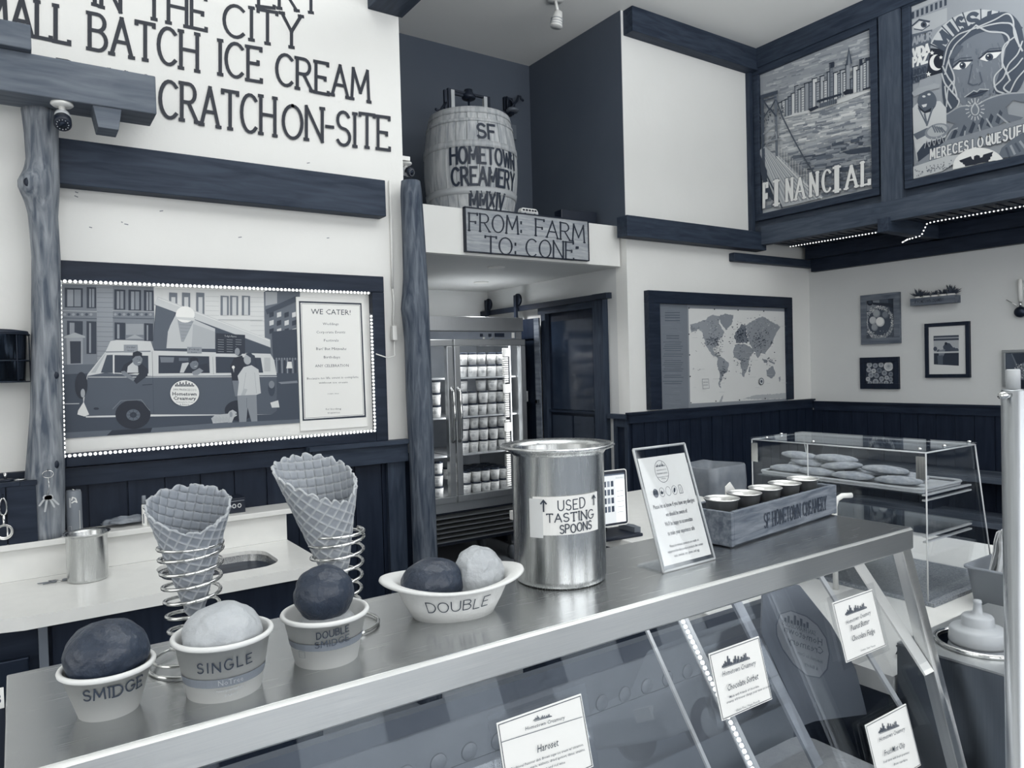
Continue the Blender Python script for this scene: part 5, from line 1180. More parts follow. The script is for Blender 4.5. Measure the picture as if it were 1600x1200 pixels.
for _ in range(60): x = rg.uniform(96, 240); y = 640-(x-96)*.42+rg.uniform(-60, 15); Q([(x, y), (x+rg.uniform(4, 12), y-3), (x+8, y+8)], rg.choice((40, 60, 90, 170)))
# bridge
Q([(100, 790), (135, 760), (200, 820), (330, 930), (470, 1050), (330, 1085), (215, 1110), (150, 950)], 172)
for i in range(22): LN([(120+i*4, 800), (230+i*11, 1085-i*1.5)], .005, (190, 150, 205, 130)[i % 4])
for i in range(26): x = 215+i*8; LN([(x, 760+i*7), (x, 830+i*7.5)], .005, (200, 150)[i % 2])
LN([(122, 478), (130, 880)], .030, 66); LN([(197, 455), (205, 820)], .024, 100); LN([(120, 480), (202, 456)], .03, 60); LN([(122, 505), (200, 482)], .012, 66)
LN([(128, 500), (165, 555), (196, 500)], .012, 60); LN([(130, 600), (165, 545), (200, 590)], .012, 60); LN([(130, 690), (195, 640)], .01, 150); LN([(132, 770), (200, 680), (205, 720), (138, 740)], .01, 150); Q([(152, 468), (163, 456), (172, 462)], 60)
LN([(203, 500), (240, 600), (290, 700), (350, 810), (420, 920), (470, 1000)], .011, 70); LN([(98, 570), (126, 610)], .01, 60); LN([(103, 800), (150, 930), (190, 1010), (235, 1110)], .012, 50); Q([(103, 790), (150, 900), (150, 950), (180, 1030), (200, 1090), (140, 1010), (110, 900)], 48)
LN([(205, 820), (320, 935), (460, 1055)], .01, 205)
for s_, A, B, h in (('F', (132, 1105), (150, 1101), 130), ('I', (190, 1090), (215, 1085), 130), ('N', (262, 1070), (292, 1064), 120), ('A', (312, 1062), (362, 1052), 112), ('N', (398, 1042), (436, 1035), 125), ('C', (468, 1024), (512, 1016), 125), ('I', (532, 1012), (562, 1006), 130), ('A', (600, 1002), (660, 988), 120), ('L', (692, 982), (732, 973), 128)):
    if s_ == 'I':
        for w, g in ((.05, 60), (.040, 222)): 
            x = (A[0]+B[0])/2; LN([(x, A[1]), (x, A[1]-h)], w, g); LN([(A[0]-4, A[1]+2), (B[0]+4, B[1])], w*.4, g); LN([(A[0]-4, A[1]-h+2), (B[0]+4, B[1]-h)], w*.4, g)
    else:
        p.stext(s_, A, B, h, .036, 60, px=True, serif=.14, contrast=.5); p.stext(s_, A, B, h, .027, 222, px=True, serif=.14, contrast=.5)
p.build('painted_picture', t, PRINT); base(t, (XP, 3.4, 2.83))

t, p = mural('painted panel of a braided woman with open hands lettered mission', 1.45, 2.655, 2.835, 4.03, (1400, 0, 4.1379))
Q = lambda pts, g: p.poly(pts, g, True); LN = lambda pts, w, g: p.line(pts, w, g, True)
Q([(100, 75), (420, -60), (1200, -380), (1200, 900), (828, 1005), (116, 1160)], 150)
# striped wall, eye, words
for i in range(8): Q([(102+i*30, 80-i*12), (118+i*30, 74-i*12), (118+i*30, 118-i*12), (102+i*30, 124-i*12)], 60)
Q([(104, 130), (330, 50), (330, 140), (225, 200), (104, 222)], 172); Q([(108, 172), (160, 135), (215, 150), (180, 188), (130, 190)], 205); p.ell(180, 160, 20, 20, 70, True); p.ell(180, 160, 9, 10, 16, True); LN([(108, 165), (150, 128), (215, 140)], .012, 60); LN([(120, 188), (170, 196), (215, 165)], .008, 80)
Q([(104, 222), (235, 190), (200, 520), (108, 545)], 88)
p.stext('AMOR', (108, 292), (232, 250), 46, .011, 150, px=True); p.stext('VIDA', (110, 370), (214, 335), 50, .016, 215, px=True); p.stext('PAZ', (110, 430), (200, 402), 52, .017, 220, px=True); p.stext('UNIDAD', (110, 490), (195, 465), 36, .008, 50, px=True); p.stext('PODER', (110, 535), (190, 512), 32, .008, 50, px=True)
Q([(225, 312), (320, 318), (300, 470), (195, 500)], 12); p.ell(262, 405, 44, 52, 222, True, 24); p.ell(282, 398, 38, 46, 12, True, 24)
def star(x, y, r): p.poly([p.P(x+(r if i % 2 == 0 else r*.45)*math.sin(i*PI/5), y-(r if i % 2 == 0 else r*.45)*math.cos(i*PI/5)) for i in range(10)], 222)
star(234, 342, 16); star(292, 372, 14); star(212, 480, 18)
# arch of the title letters
arcp = lambda a, r: (560+r*math.cos(a), 440-r*1.02*math.sin(a))
Q([arcp(a, 245) for a in np.linspace(2.72, .9, 24)]+[arcp(a, 370) for a in np.linspace(.9, 2.72, 24)], 190)
for a in (2.72, 2.35, 2.12, 1.92, 1.60, 1.28, 1.0): LN([arcp(a, 240), arcp(a, 372)], .007, 60)
def aletter(ch, a1, a0, r0=264, r1=350, w=.024, g=70):
    L, _ = strokes(ch)
    for l in L: LN([arcp(a1+(a0-a1)*q[0], r0+(r1-r0)*q[1]) for q in l], w, g)
for ch, a1, a0 in (('M', 2.68, 2.40), ('I', 2.28, 2.18), ('S', 2.08, 1.96), ('S', 1.86, 1.66), ('I', 1.50, 1.38), ('O', 1.26, 1.04), ('N', .98, .8)):
    if ch == 'I': LN([arcp((a1+a0)/2, 262), arcp((a1+a0)/2, 352)], .026, 70)
    else: aletter(ch, a1, a0)
# hair
Q(smooth([(320, 730), (300, 600), (300, 480), (310, 340), (360, 250), (430, 190), (510, 150), (600, 100), (720, 80), (800, 150), (830, 260), (850, 420), (820, 540), (760, 610), (640, 606), (560, 560), (400, 680), (350, 730)]), 66)
Q(smooth([(385, 360), (430, 280), (540, 215), (660, 200), (700, 260), (710, 330), (680, 440), (640, 560), (600, 640), (520, 690), (440, 690), (400, 620), (375, 520), (370, 430), (385, 360)]), 112)
strk = random.Random(8)
for _ in range(70): x, y = strk.uniform(400, 670), strk.uniform(280, 640); LN([(x, y), (x+strk.uniform(-6, 10), y+strk.uniform(14, 40))], .007, strk.choice((98, 106, 120, 128)))
Q([(370, 448), (415, 405), (490, 400), (455, 440), (410, 452)], 218); p.ell(434, 425, 21, 22, 60, True); p.ell(434, 425, 10, 11, 16, True); p.ell(428, 418, 5, 5, 225, True, 8)
Q([(545, 385), (590, 345), (688, 335), (650, 375), (590, 398)], 218); p.ell(606, 370, 26, 24, 60, True); p.ell(606, 370, 12, 13, 16, True); p.ell(598, 362, 5, 5, 225, True, 8)
LN([(365, 440), (415, 396), (495, 392)], .010, 40); LN([(542, 378), (595, 336), (690, 328)], .010, 40); LN([(375, 405), (420, 378), (490, 372)], .006, 70); LN([(560, 350), (610, 318), (680, 312)], .006, 70)
LN([(495, 420), (480, 500), (470, 540), (500, 552), (530, 545)], .008, 76); LN([(545, 470), (560, 530), (540, 548)], .008, 80)
Q([(450, 628), (505, 590), (528, 596), (545, 580), (600, 582), (560, 618), (500, 632)], 52); LN([(455, 626), (525, 608), (596, 586)], .006, 20); LN([(448, 628), (505, 588), (528, 594), (545, 578), (602, 580)], .007, 170)
# white contour lines of the braids
for pts in ([(520, 165), (450, 230), (380, 300), (340, 400), (320, 480)], [(525, 180), (470, 200), (400, 230), (340, 300), (310, 420)], [(520, 165), (600, 205), (700, 215), (735, 260), (700, 330), (690, 430)], [(535, 175), (640, 130), (720, 90), (760, 130), (770, 230), (820, 330)], [(530, 185), (620, 160), (700, 150), (760, 170), (800, 300)],
    [(305, 430), (340, 500), (380, 560), (400, 640)], [(360, 330), (345, 400), (380, 500), (370, 600)], [(300, 480), (320, 540), (360, 590), (410, 650), (400, 690)], [(320, 560), (330, 640), (360, 700)], [(380, 520), (340, 580), (330, 690)],
    [(770, 240), (700, 300), (690, 400), (720, 470), (740, 520)], [(820, 270), (790, 350), (730, 420), (700, 500), (640, 560)], [(720, 480), (780, 430), (820, 380)], [(690, 440), (640, 500), (650, 580), (700, 605)], [(740, 520), (700, 570), (740, 605)], [(830, 460), (780, 520), (740, 600)]):
    LN(smooth(pts), .009, 186)
Q([(360, 350), (400, 290), (440, 300), (380, 380), (345, 385)], 84)
# hands and pendant drop
Q([(290, 760), (340, 735), (420, 690), (520, 680), (600, 640), (700, 610), (828, 600), (1000, 600), (1000, 700), (760, 650), (720, 690), (730, 740), (828, 760), (790, 790), (700, 790), (620, 850), (560, 900), (450, 930), (330, 915), (345, 850), (380, 800), (300, 775)], 106)
for i in range(6): x = 355+i*58; Q([(x, 900-i*22), (x+30, 830-i*24), (x+48, 850-i*24), (x+24, 905-i*20)], 52 if i % 2 == 0 else 60)
for pts in ([(290, 760), (340, 735), (420, 690), (520, 680), (600, 640), (700, 610), (828, 600)], [(320, 920), (360, 850), (400, 830)], [(440, 930), (450, 850)], [(560, 905), (540, 810)], [(640, 850), (590, 770)], [(730, 800), (660, 740)]): LN(smooth(pts), .009, 160)
p.poly([p.P(515, 655)]+[p.P(515+28*math.sin(a), 712-36*math.cos(a)) for a in np.linspace(.7, 2*PI-.7, 14)], 185); p.poly([p.P(515, 672)]+[p.P(515+20*math.sin(a), 714-28*math.cos(a)) for a in np.linspace(.7, 2*PI-.7, 14)], 112)
for i in range(16): a = i*2*PI/16; LN([(515+42*math.cos(a), 708+50*math.sin(a)), (515+60*math.cos(a), 708+70*math.sin(a))], .006, 190)
# man with a hat playing a drum
Q([(112, 700), (150, 660), (290, 655), (330, 700), (330, 880), (250, 960), (140, 1040), (118, 900)], 196); p.ell(205, 655, 62, 70, 84, True, 24); Q([(105, 600), (150, 565), (250, 540), (290, 548), (285, 570), (200, 590), (120, 628)], 158); Q([(150, 570), (158, 520), (235, 495), (245, 545)], 150); Q([(145, 680), (190, 722), (250, 690), (240, 720), (190, 735), (150, 705)], 26)
p.ell(185, 625, 11, 7, 200, True); p.ell(218, 612, 11, 7, 200, True); Q([(170, 680), (205, 672), (200, 690), (180, 696)], 205); LN([(190, 740), (205, 810), (240, 700)], .012, 100); LN([(150, 700), (200, 800)], .008, 90); Q([(115, 870), (200, 830), (260, 820), (250, 850), (140, 905)], 96)
p.ell(270, 850, 82, 48, 130, True, 24, -.3); p.ell(270, 846, 66, 36, 176, True, 24, -.3)
for i in range(5): LN([(240+i*14, 815+i*3), (258+i*16, 855)], .009, 100)
Q([(185, 930), (320, 890), (320, 1010), (150, 1060), (140, 990)], 50)
for i in range(4): Q([(190+i*32, 958-i*9), (203+i*32, 905-i*9), (218+i*32, 950-i*9)], 30); LN([(190+i*32, 958-i*9), (203+i*32, 905-i*9), (218+i*32, 950-i*9)], .004, 180)
# motto and the black eagle
Q([(120, 1070), (330, 910), (860, 760), (1100, 700), (1100, 800), (840, 870), (340, 1010), (130, 1100)], 132)
for s_, A, B, h in (('MERECES', (228, 1030), (470, 970), 60), ('LO', (500, 962), (566, 946), 56), ('QUE', (590, 940), (680, 920), 62), ('SUENAS', (700, 915), (960, 850), 72)):
    p.stext(s_, A, B, h, .018, 60, px=True, gap=.45); p.stext(s_, A, B, h, .011, 212, px=True, gap=.45)
Q([(118, 1080), (330, 1010), (420, 1000), (380, 1060), (300, 1110), (120, 1158)], 190)
for _ in range(60): x = strk.uniform(122, 370); y = 1140-(x-120)*.26+strk.uniform(-40, 5); Q([(x, y), (x+strk.uniform(4, 12), y-4), (x+6, y+6)], strk.choice((30, 60, 90, 120)))
Q([(690, 960), (760, 900), (828, 860), (1100, 790), (1100, 860), (828, 1003), (660, 1030)], 96)
for i in range(7): LN([(720+i*30, 960-i*14), (740+i*34, 1015-i*18)], .012, 150 if i % 2 else 70)
c = [(375, 1098)]+[(545+170*math.cos(a), 1085-128*math.sin(a)) for a in np.linspace(PI, 0.35, 18)]+[(640, 1040)]; Q(c, 222)
Q([(415, 1040), (492, 1012), (500, 1030), (510, 1035), (512, 1012), (530, 1004), (548, 1008), (552, 1022), (566, 1018), (572, 1002), (638, 982), (628, 1000), (630, 1012), (618, 1018), (618, 1032), (606, 1038), (606, 1048), (560, 1056), (520, 1066), (455, 1078), (450, 1066), (440, 1064), (438, 1054), (426, 1052)], 14)
p.build('painted_picture', t, PRINT); base(t, (XP, 2.0, 2.83))

# ------------------------------------------------------------------ benches along the right wall
t = thing('wall_bench', 'long rustic plank bench with a back shelf along the right wall', 'bench')
rn = random.Random(12)
for k, (x0, x1, z0, z1) in enumerate(((5.62, 5.95, .70, .745), (5.45, 5.64, .42, .46), (5.65, 5.84, .42, .46))):
    MB().box(x0, x1, .4, 3.85, z0, z1).build('plank', wood('rough_plank', 44, 100, 'y', 2, bump=.5) if k == 0 else bpy.data.materials['rough_plank'], t, .004)
for y in (.6, 1.7, 2.8, 3.7): MB().box(5.47, 5.9, y-.04, y+.04, 0, .419).build('leg', 'black', t); MB().box(5.64, 5.9, y-.03, y+.03, .461, .699).build('bracket', 'black', t)
base(t, (5.7, 2, 0))
# bin with a liner behind the crate
t = thing('lined_bin', 'pale bin with a loose liner behind the crate of steel cups', 'bin', (3.42, 2.95, 0))
m = MB(); m.prism(rrect(-.14, .14, -.14, .14, .04, 3), 0, .86); m.build('bin_body', 'darkmetal', t, .004)
m = MB(); vs = []; prof = rrect(-.15, .15, -.15, .15, .05, 8); n = len(prof); fs = []
for j, (k, z) in enumerate(((.99, .60), (1.0, .7), (1.02, .82), (1.05, .90), (1.02, .99), (.98, 1.0), (.92, .92), (.88, .8))):
    for i, (x, y) in enumerate(prof): w = 1+.035*noise.noise((x*22, y*22, z*9)); vs.append((x*k*w, y*k*w, z+.018*noise.noise((x*9, y*9, 3+j*.2))))
for j in range(7):
    for i in range(n): q = (i+1) % n; fs.append((j*n+i, j*n+q, (j+1)*n+q, (j+1)*n+i))
m.add(vs, fs, True).build('liner', 'bag', t)

# ------------------------------------------------------------------ dipping cabinet
CTZ = 1.27; GA, GB = .4364, .2493
def onG(x, y): d = ray(x, y); t = (GA+GB*EYE)/(d[1]-GB*d[2]); return CO+d*t
gy = lambda z: GA+GB*z
t = thing('dipping_cabinet', 'steel topped ice cream display cabinet with sloping front glass', 'cabinet')
CX0, CX1 = -.02, 1.43
m = MB(); m.box(CX0, CX1, .743, 1.003, 1.262, CTZ); m.build('steel_top', 'steelx', t, .0015)
m = MB(); m.prism([(.739, 1.266), (.743, 1.27), (.746, 1.262), (.746, 1.232), (.742, 1.228), (.739, 1.231)], CX0, CX1, lambda u, v, w: (w, u, v)); m.build('front_fascia', 'steelf', t)
m = MB(); m.box(CX1-.001, CX1+.004, .745, 1.003, 1.235, CTZ-.001); m.build('end_fascia', 'steelf', t)
m = MB(); m.prism([(.748, 1.245), (.770, 1.245), (.770-.0+(.60-1.245)*GB, .60), (.748+(.60-1.245)*GB, .60)], CX1-.028, CX1, lambda u, v, w: (w, u, v)); m.build('end_post', 'steelf', t)
m = MB(); m.prism([(.748, 1.228), (.753, 1.228), (.753+(.60-1.228)*GB, .60), (.748+(.60-1.228)*GB, .60)], CX0, CX1-.03, lambda u, v, w: (w, u-.003, v)); m.build('front_glass', 'cabglass', t)
m = MB(); m.prism([(.775, 1.26), (.995, 1.26), (.995, .6), (.62, .6)], CX1-.01, CX1-.005, lambda u, v, w: (w, u, v)); m.build('side_glass', 'glass', t)
MB().box(CX0, CX1, .58, 1.02, .0, .598).build('lower_body', 'steelz', t, .003)
m = MB(); m.box(CX0, CX1-.03, .985, 1.003, 1.06, 1.09); m.box(CX0, CX1-.03, .985, 1.003, 1.235, 1.261); m.build('rear_rail', 'midgrey', t)
rr = MB().box(CX0, CX1-.03, .99, 1.003, .985, 1.058).build('slotted_rail', 'grey', t)
for x in np.arange(0.02, 1.36, .055):
    m = MB(); m.lathe([(0, -.001), (.013, -.001), (.0145, .001), (0, .001)], 18, (x, .9885, 1.0), 'y'); m.build('slot_hole', 'grey', rr)
MB().box(CX0, CX1-.03, .992, 1.003, .60, .983).build('rear_panel', 'grey', t)
MB().box(CX0, CX1-.03, .63, .99, .60, .70).build('well_floor', 'midgrey', t)
for i in range(6):
    x = .04+i*.225; m = MB(); m.prism(rrect(x, x+.205, .655, .955, .04, 4), .7005, .80); o = m.build('pan_body', 'fridge', t, .004)
    m = MB(); m.prism(rrect(x+.01, x+.195, .665, .945, .035, 4), .8005, .806); m.build('ice_cream', ('choc', 'van')[i % 2], o)
MB().box(CX0, CX0+.01, .77, .99, .70, 1.26).build('end_wall', 'midgrey', t)
# slanted inner ribs
def rib(X, Y0, Z0, Y1, Z1, w, mat, name, th=.003, half=.0):
    m = MB(); d = np.array([0, Y1-Y0, Z1-Z0]); d = d/np.linalg.norm(d); c = np.array([X, (Y0+Y1)/2, (Z0+Z1)/2])
    n = np.cross([1.0, 0, 0], d); L = math.hypot(Y1-Y0, Z1-Z0)/2; m.obox(c, (1, 0, 0), d, n, w/2, L, th/2); return m.build(name, mat, t)
rib(.905, .885, 1.225, .655, .905, .022, 'palegrey', 'light_bracket')
led_ = [(.897, .880, 1.230), (.897, .652, .910)]
lt = thing('rope_light', 'slanting rope light inside the display cabinet beside the sorbet card', 'rope light'); MB().tube(led_, .005, 6).build('tube', 'acrylic', lt); rope('b', led_, .0085, .0036, lt); base(lt, led_[1])
rib(1.05, .90, 1.235, .70, .945, .022, 'bag', 'wrapped_rib', .006)
rib(1.385, .86, 1.235, .69, 1.012, .03, 'white', 'end_rib', .004)
rib(1.30, .90, 1.235, .69, .96, .012, 'palegrey', 'inner_rib', .004)
rib(.82, .87, 1.21, .72, 1.00, .006, 'palegrey', 'probe_rod', .004)
MB().obox((.815, .852, 1.188), (1, 0, 0), (0, .6, .8), (0, -.8, .6), .014, .009, .002).build('white_tag', 'white', t)
l = bpy.data.lights.new('cabinet_fill', 'AREA'); l.shape = 'RECTANGLE'; l.size = 1.3; l.size_y = .04; l.energy = 1.2; o = bpy.data.objects.new('cabinet_fill', l); COL.objects.link(o); o.location = (.7, .80, 1.255)  # added fill light to brighten the cabinet interior
# made-up board and print standing in for a storefront decal reflected in the glass
X0 = .84; MB().add([tuple(onY(1120+x/2.857, 780+y/2.857, X0)+np.array([0, k, 0])) for k in (0, .003) for x, y in ((205, 415), (330, 370), (370, 385), (510, 560), (620, 760), (670, 960), (440, 990), (385, 1010), (200, 600))], [tuple(range(9)), tuple(range(9, 18))[::-1]]+[(i, (i+1) % 9, 9+(i+1) % 9, 9+i) for i in range(9)]).build('reflection_board', 'grey', t, recalc=True)
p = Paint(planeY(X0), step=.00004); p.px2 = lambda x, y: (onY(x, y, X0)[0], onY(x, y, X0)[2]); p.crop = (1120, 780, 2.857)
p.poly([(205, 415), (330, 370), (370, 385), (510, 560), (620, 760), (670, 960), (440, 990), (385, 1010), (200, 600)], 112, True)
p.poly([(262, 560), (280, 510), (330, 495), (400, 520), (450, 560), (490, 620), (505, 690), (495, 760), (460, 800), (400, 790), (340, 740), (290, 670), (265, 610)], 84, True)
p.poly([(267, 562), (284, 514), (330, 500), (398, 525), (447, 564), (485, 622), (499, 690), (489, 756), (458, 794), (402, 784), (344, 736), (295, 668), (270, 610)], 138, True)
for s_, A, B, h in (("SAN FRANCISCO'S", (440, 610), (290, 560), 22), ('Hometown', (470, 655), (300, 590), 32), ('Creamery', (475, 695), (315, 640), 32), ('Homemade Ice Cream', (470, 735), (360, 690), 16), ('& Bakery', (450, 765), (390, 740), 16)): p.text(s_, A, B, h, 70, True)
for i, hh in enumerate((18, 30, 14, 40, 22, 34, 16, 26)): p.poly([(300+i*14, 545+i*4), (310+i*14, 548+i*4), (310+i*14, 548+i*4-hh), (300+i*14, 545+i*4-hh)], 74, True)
p.build('reflected_decal', t)
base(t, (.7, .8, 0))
# flavour cards in clear sleeves on the sloping glass
GM = lambda off: (lambda u, v, w: (u, gy(v)-.0045-off-w, v))
def card(label, TL, TR, BL, BR, lines, crop, name='flavour_card'):
    t = thing(name, label, 'card')
    C = [onG(*q) for q in (TL, TR, BR, BL)]; x0 = (C[0][0]+C[3][0])/2; x1 = (C[1][0]+C[2][0])/2; z1 = (C[0][2]+C[1][2])/2; z0 = (C[2][2]+C[3][2])/2
    def slab(e0, e1, ex, mat, nm):
        m = MB(); pts = []
        for w in (e0, e1): pts += [(x0-ex, gy(z0-ex)-w, z0-ex), (x1+ex, gy(z0-ex)-w, z0-ex), (x1+ex, gy(z1+ex)-w, z1+ex), (x0-ex, gy(z1+ex)-w, z1+ex)]
        m.add(pts, [(0, 1, 2, 3), (7, 6, 5, 4), (0, 4, 5, 1), (1, 5, 6, 2), (2, 6, 7, 3), (3, 7, 4, 0)]); return m.build(nm, mat, t)
    slab(.0042, .0052, 0, 'paper', 'card_paper'); slab(.0035, .0040, .010, 'acrylic', 'sleeve')
    p = Paint(GM(.0010), step=.0001, w0=.0001); p.px2 = lambda x, y: (onG(x, y)[0], onG(x, y)[2]); p.crop = crop
    p.line([(x0+.002, z0+.002), (x1-.002, z0+.002), (x1-.002, z1-.002), (x0+.002, z1-.002)], .0009, 40, closed=True)
    lines(p); p.build('card_print', t); base(t, ((x0+x1)/2, gy(z0)-.004, z0)); return t
def skypx(p, pts, g, hs):
    (x0, y0), (x1, y1) = pts; n = len(hs)
    for i, h in enumerate(hs):
        a = (x0+(x1-x0)*i/n, y0+(y1-y0)*i/n); b = (x0+(x1-x0)*(i+.8)/n, y0+(y1-y0)*(i+.8)/n); p.poly([a, b, (b[0]-h*.1, b[1]-h), (a[0]-h*.1, a[1]-h)], g, True)
    p.line([(x0, y0), (x1, y1)], .0006, g, True)
HS = [10, 16, 26, 20, 44, 30, 14, 8, 22, 34, 18, 28, 12, 22, 16, 26, 30, 12, 8]
def l1(p):
    skypx(p, ((365, 878), (455, 852)), 70, [h*.5 for h in HS]); p.text('Hometown Creamery', (318, 926), (522, 866), 20, 60, True); p.line([(195, 985), (612, 855)], .0007, 60, True)
    p.text('Haroset', (380, 1040), (488, 1004), 40, 40, True, .004); p.text('Traditional Passover dish. Brown sugar ice cream w/ cinnamon,', (240, 1131), (618, 1003), 14, 50, True, .004)
    p.text('lemon, apple, walnuts, dried apricot, dates, craisins,', (290, 1140), (626, 1028), 14, 50, True, .004); p.text('port and red wine', (400, 1133), (522, 1094), 14, 50, True, .004)
card('white Haroset flavour card at the bottom centre of the front glass', (772, 1127), (903, 1083), (790, 1245), (925, 1200), l1, (720, 860, 3.3333))
def l2(p):
    skypx(p, ((10, 748), (130, 705)), 60, HS); p.text('Hometown Creamery', (8, 785), (155, 732), 24, 60, True)
    p.text('Chocolate Sorbet', (28, 850), (166, 795), 30, 45, True, .004); p.text('Made with 4 kinds of chocolate,', (38, 880), (170, 830), 11, 50, True, .004); p.text("creamy, it'll forever change your view on sorbet", (24, 905), (224, 828), 11, 50, True, .004); p.text('Gluten Free | Vegan Friendly', (66, 940), (172, 896), 11, 60, True)
card('white Chocolate Sorbet flavour card beside the slanting rope light', (1096, 1022), (1177, 995), (1130, 1118), (1207, 1092), l2, (1120, 780, 2.857))
def l3(p):
    skypx(p, ((560, 515), (652, 480)), 60, [h*.85 for h in HS]); p.text('Hometown Creamery', (560, 555), (668, 508), 20, 60, True)
    p.text('Peanut Butter', (580, 583), (662, 550), 26, 45, True, .004); p.text('Chocolate Fudge', (584, 630), (687, 592), 26, 45, True, .004); p.text('Contains: Dairy, Peanuts', (622, 674), (688, 650), 9, 60, True)
card('white Peanut Butter Chocolate Fudge flavour card at upper right of the glass', (1294, 942), (1357, 920), (1320, 1032), (1382, 1008), l3, (1120, 780, 2.857))
def l4(p):
    skypx(p, ((708, 1040), (795, 1005)), 60, [h*.85 for h in HS]); p.text('Hometown Creamery', (706, 1075), (820, 1025), 20, 60, True)
    p.text('Fresh Mint Chip', (728, 1138), (820, 1098), 26, 45, True, .004); p.text('It all starts with fresh spearmint', (724, 1170), (838, 1126), 11, 50, True, .004); p.text('from our farm', (770, 1180), (830, 1158), 11, 50, True, .004)
card('white Fresh Mint Chip flavour card low at the right of the front glass', (1343, 1130), (1408, 1103), (1372, 1222), (1440, 1200), l4, (1120, 780, 2.857))
o = MB().box(-.062, -.0215, .925, .927, 1.262, 1.283).build('number_tag', 'paper', None); 
pt = Paint(planeY(.925)); pt.stext('3', (-.0300, 1.268), (-.0245, 1.268), .009, .0012, 60); pt.build('tag_print', o); tag(o, 'small white tag with the number 3 at the far left edge', 'tag')
MB().box(-.08, -.0215, .9275, .95, 1.0, 1.262).build('tag_post', 'blackp', o)

# ------------------------------------------------------------------ paper cups with scoops
def camang(x, y): return math.atan2(-y, -x)
def scoop(c, r, m, label, seed=0, sz=(1, 1, 1), sub=5, amp=.05):
    o = blob('ice_cream_scoop', m, (0, 0, 0), r*sz[0], r*sz[1], r*sz[2], amp, 2.1, sub, seed=seed); o.location = c; return tag(o, label, 'ice cream')
def cup(label, x, y, r0, r1, h, lines, band=None):
    t = thing('paper_cup', label, 'cup', (x, y, CTZ))
    m = MB(); rl = [(r1+.0028*math.cos(a)+.001, h-.001+.0028*math.sin(a)) for a in np.linspace(-PI*.6, PI*.9, 8)]
    m.lathe([(0, .003), (r0-.004, .003), (r0-.002, 0), (r0, 0), (r1, h-.003)]+rl+[(r1-.002, h-.004), (r0-.0018, .006), (0, .006)], 64); m.build('cup_wall', 'cup', t)
    a0 = camang(x, y); p = Paint(cyl(0, 0, a0, r0, r1, 0, h-.003), maxseg=.0022, w0=.0004)
    if band: p.line([(u, band[0]) for u in np.linspace(-.055, .055, 30)], band[1], band[2]); 
    lines(p); p.build('cup_print', t); return t
cup('smallest paper cup hand lettered smidge at the left end of the counter', .066, .832, .027, .0405, .046, lambda p: p.stext('SMIDGE', (-.022, .024), (.033, .0255), .0115, .0015, 44, serif=.1, jit=.06, gap=.28))
scoop((.066, .832, 1.327), .0375, 'choc', 'dark chocolate scoop in the smallest cup at the left end', 1, (1.02, 1.0, .86))
def ls(p):
    p.stext('SINGLE', (-.026, .0335), (.028, .0365), .0105, .0013, 40, jit=.06, gap=.42); p.text('NoTree', (-.006, .019), (.018, .0195), .006, 170); p.text('compostable', (-.008, .012), (.018, .0125), .003, 185); p.text('paper', (.0, .007), (.012, .007), .0028, 185)
cup('paper cup hand lettered single, with a grey printed band', .172, .812, .037, .0475, .060, ls, (.0215, .009, 118))
scoop((.172, .812, 1.327), .0405, 'van', 'large pale vanilla scoop in the cup lettered single', 2, (1, 1, .82))
def ld(p):
    p.stext('DOUBLE', (-.010, .037), (.026, .041), .0075, .0011, 40, jit=.05, gap=.3); p.stext('SMIDGE', (-.012, .0265), (.026, .030), .007, .0011, 60, jit=.05, gap=.3)
    p.line([(-.032, .014), (-.024, .014), (-.024, .022), (-.032, .022)], .0004, 120, closed=True)
cup('paper cup hand lettered double smidge, with two stacked scoops', .288, .825, .0355, .0465, .055, ld, (.0265, .008, 118))
scoop((.291, .829, 1.302), .036, 'van', 'pale lower scoop inside the cup lettered double smidge', 5, (1, 1, .7))
scoop((.289, .829, 1.3445), .034, 'choc', 'dark round scoop on top in the cup lettered double smidge', 6, (1, 1, .96))
# oval fibre bowl
t = thing('fibre_bowl', 'wide oval moulded fibre bowl hand lettered double', 'bowl', (.482, .868, CTZ), -.30)
m = MB(); sx, sy = 1.0, .70
def wob(a, r, z): return (0, (.004*math.cos(2*a)-.002) * (z/.05)**2)
pf = [(.0, .003), (.050, .003), (.053, .001), (.056, .003), (.066, .02), (.078, .046), (.082, .050), (.094, .053), (.0985, .053), (.0995, .0505), (.0985, .049)]
m.shell([(0.0005, 0)]+[(.051, 0)]+[(.055, .0)]+[(.0665, .020), (.0795, .046), (.084, .0485), (.0975, .0495), (.0995, .0512), (.0985, .0535), (.094, .054), (.083, .052), (.077, .047), (.064, .02), (.053, .004), (.0005, .003)], 72, (0, 0, 0), sx, sy, wob); m.build('bowl_wall', 'pulp', t)
def bto2(u, v, w):
    r = np.interp(v, [0, .02, .046], [.055, .0667, .0797])+.002+w*1.2; a = -PI/2-.05+u/.075; return (r*math.cos(a)*sx, r*math.sin(a)*sy, v+(.004*math.cos(2*a)-.002)*(v/.05)**2)
p = Paint(bto2, maxseg=.003, w0=.0004); p.stext('DOUBLE', (-.045, .017), (.045, .020), .0155, .0014, 44, jit=.06, gap=.24); p.build('bowl_print', t)
scoop((.457, .880, 1.313), .0405, 'choc', 'dark chocolate scoop at the left in the oval bowl', 8, (1.1, .86, .82), 5, .04)
scoop((.523, .868, 1.3155), .0375, 'van', 'pale scoop standing taller at the right in the oval bowl', 9, (.94, .9, 1.02), 5, .09)

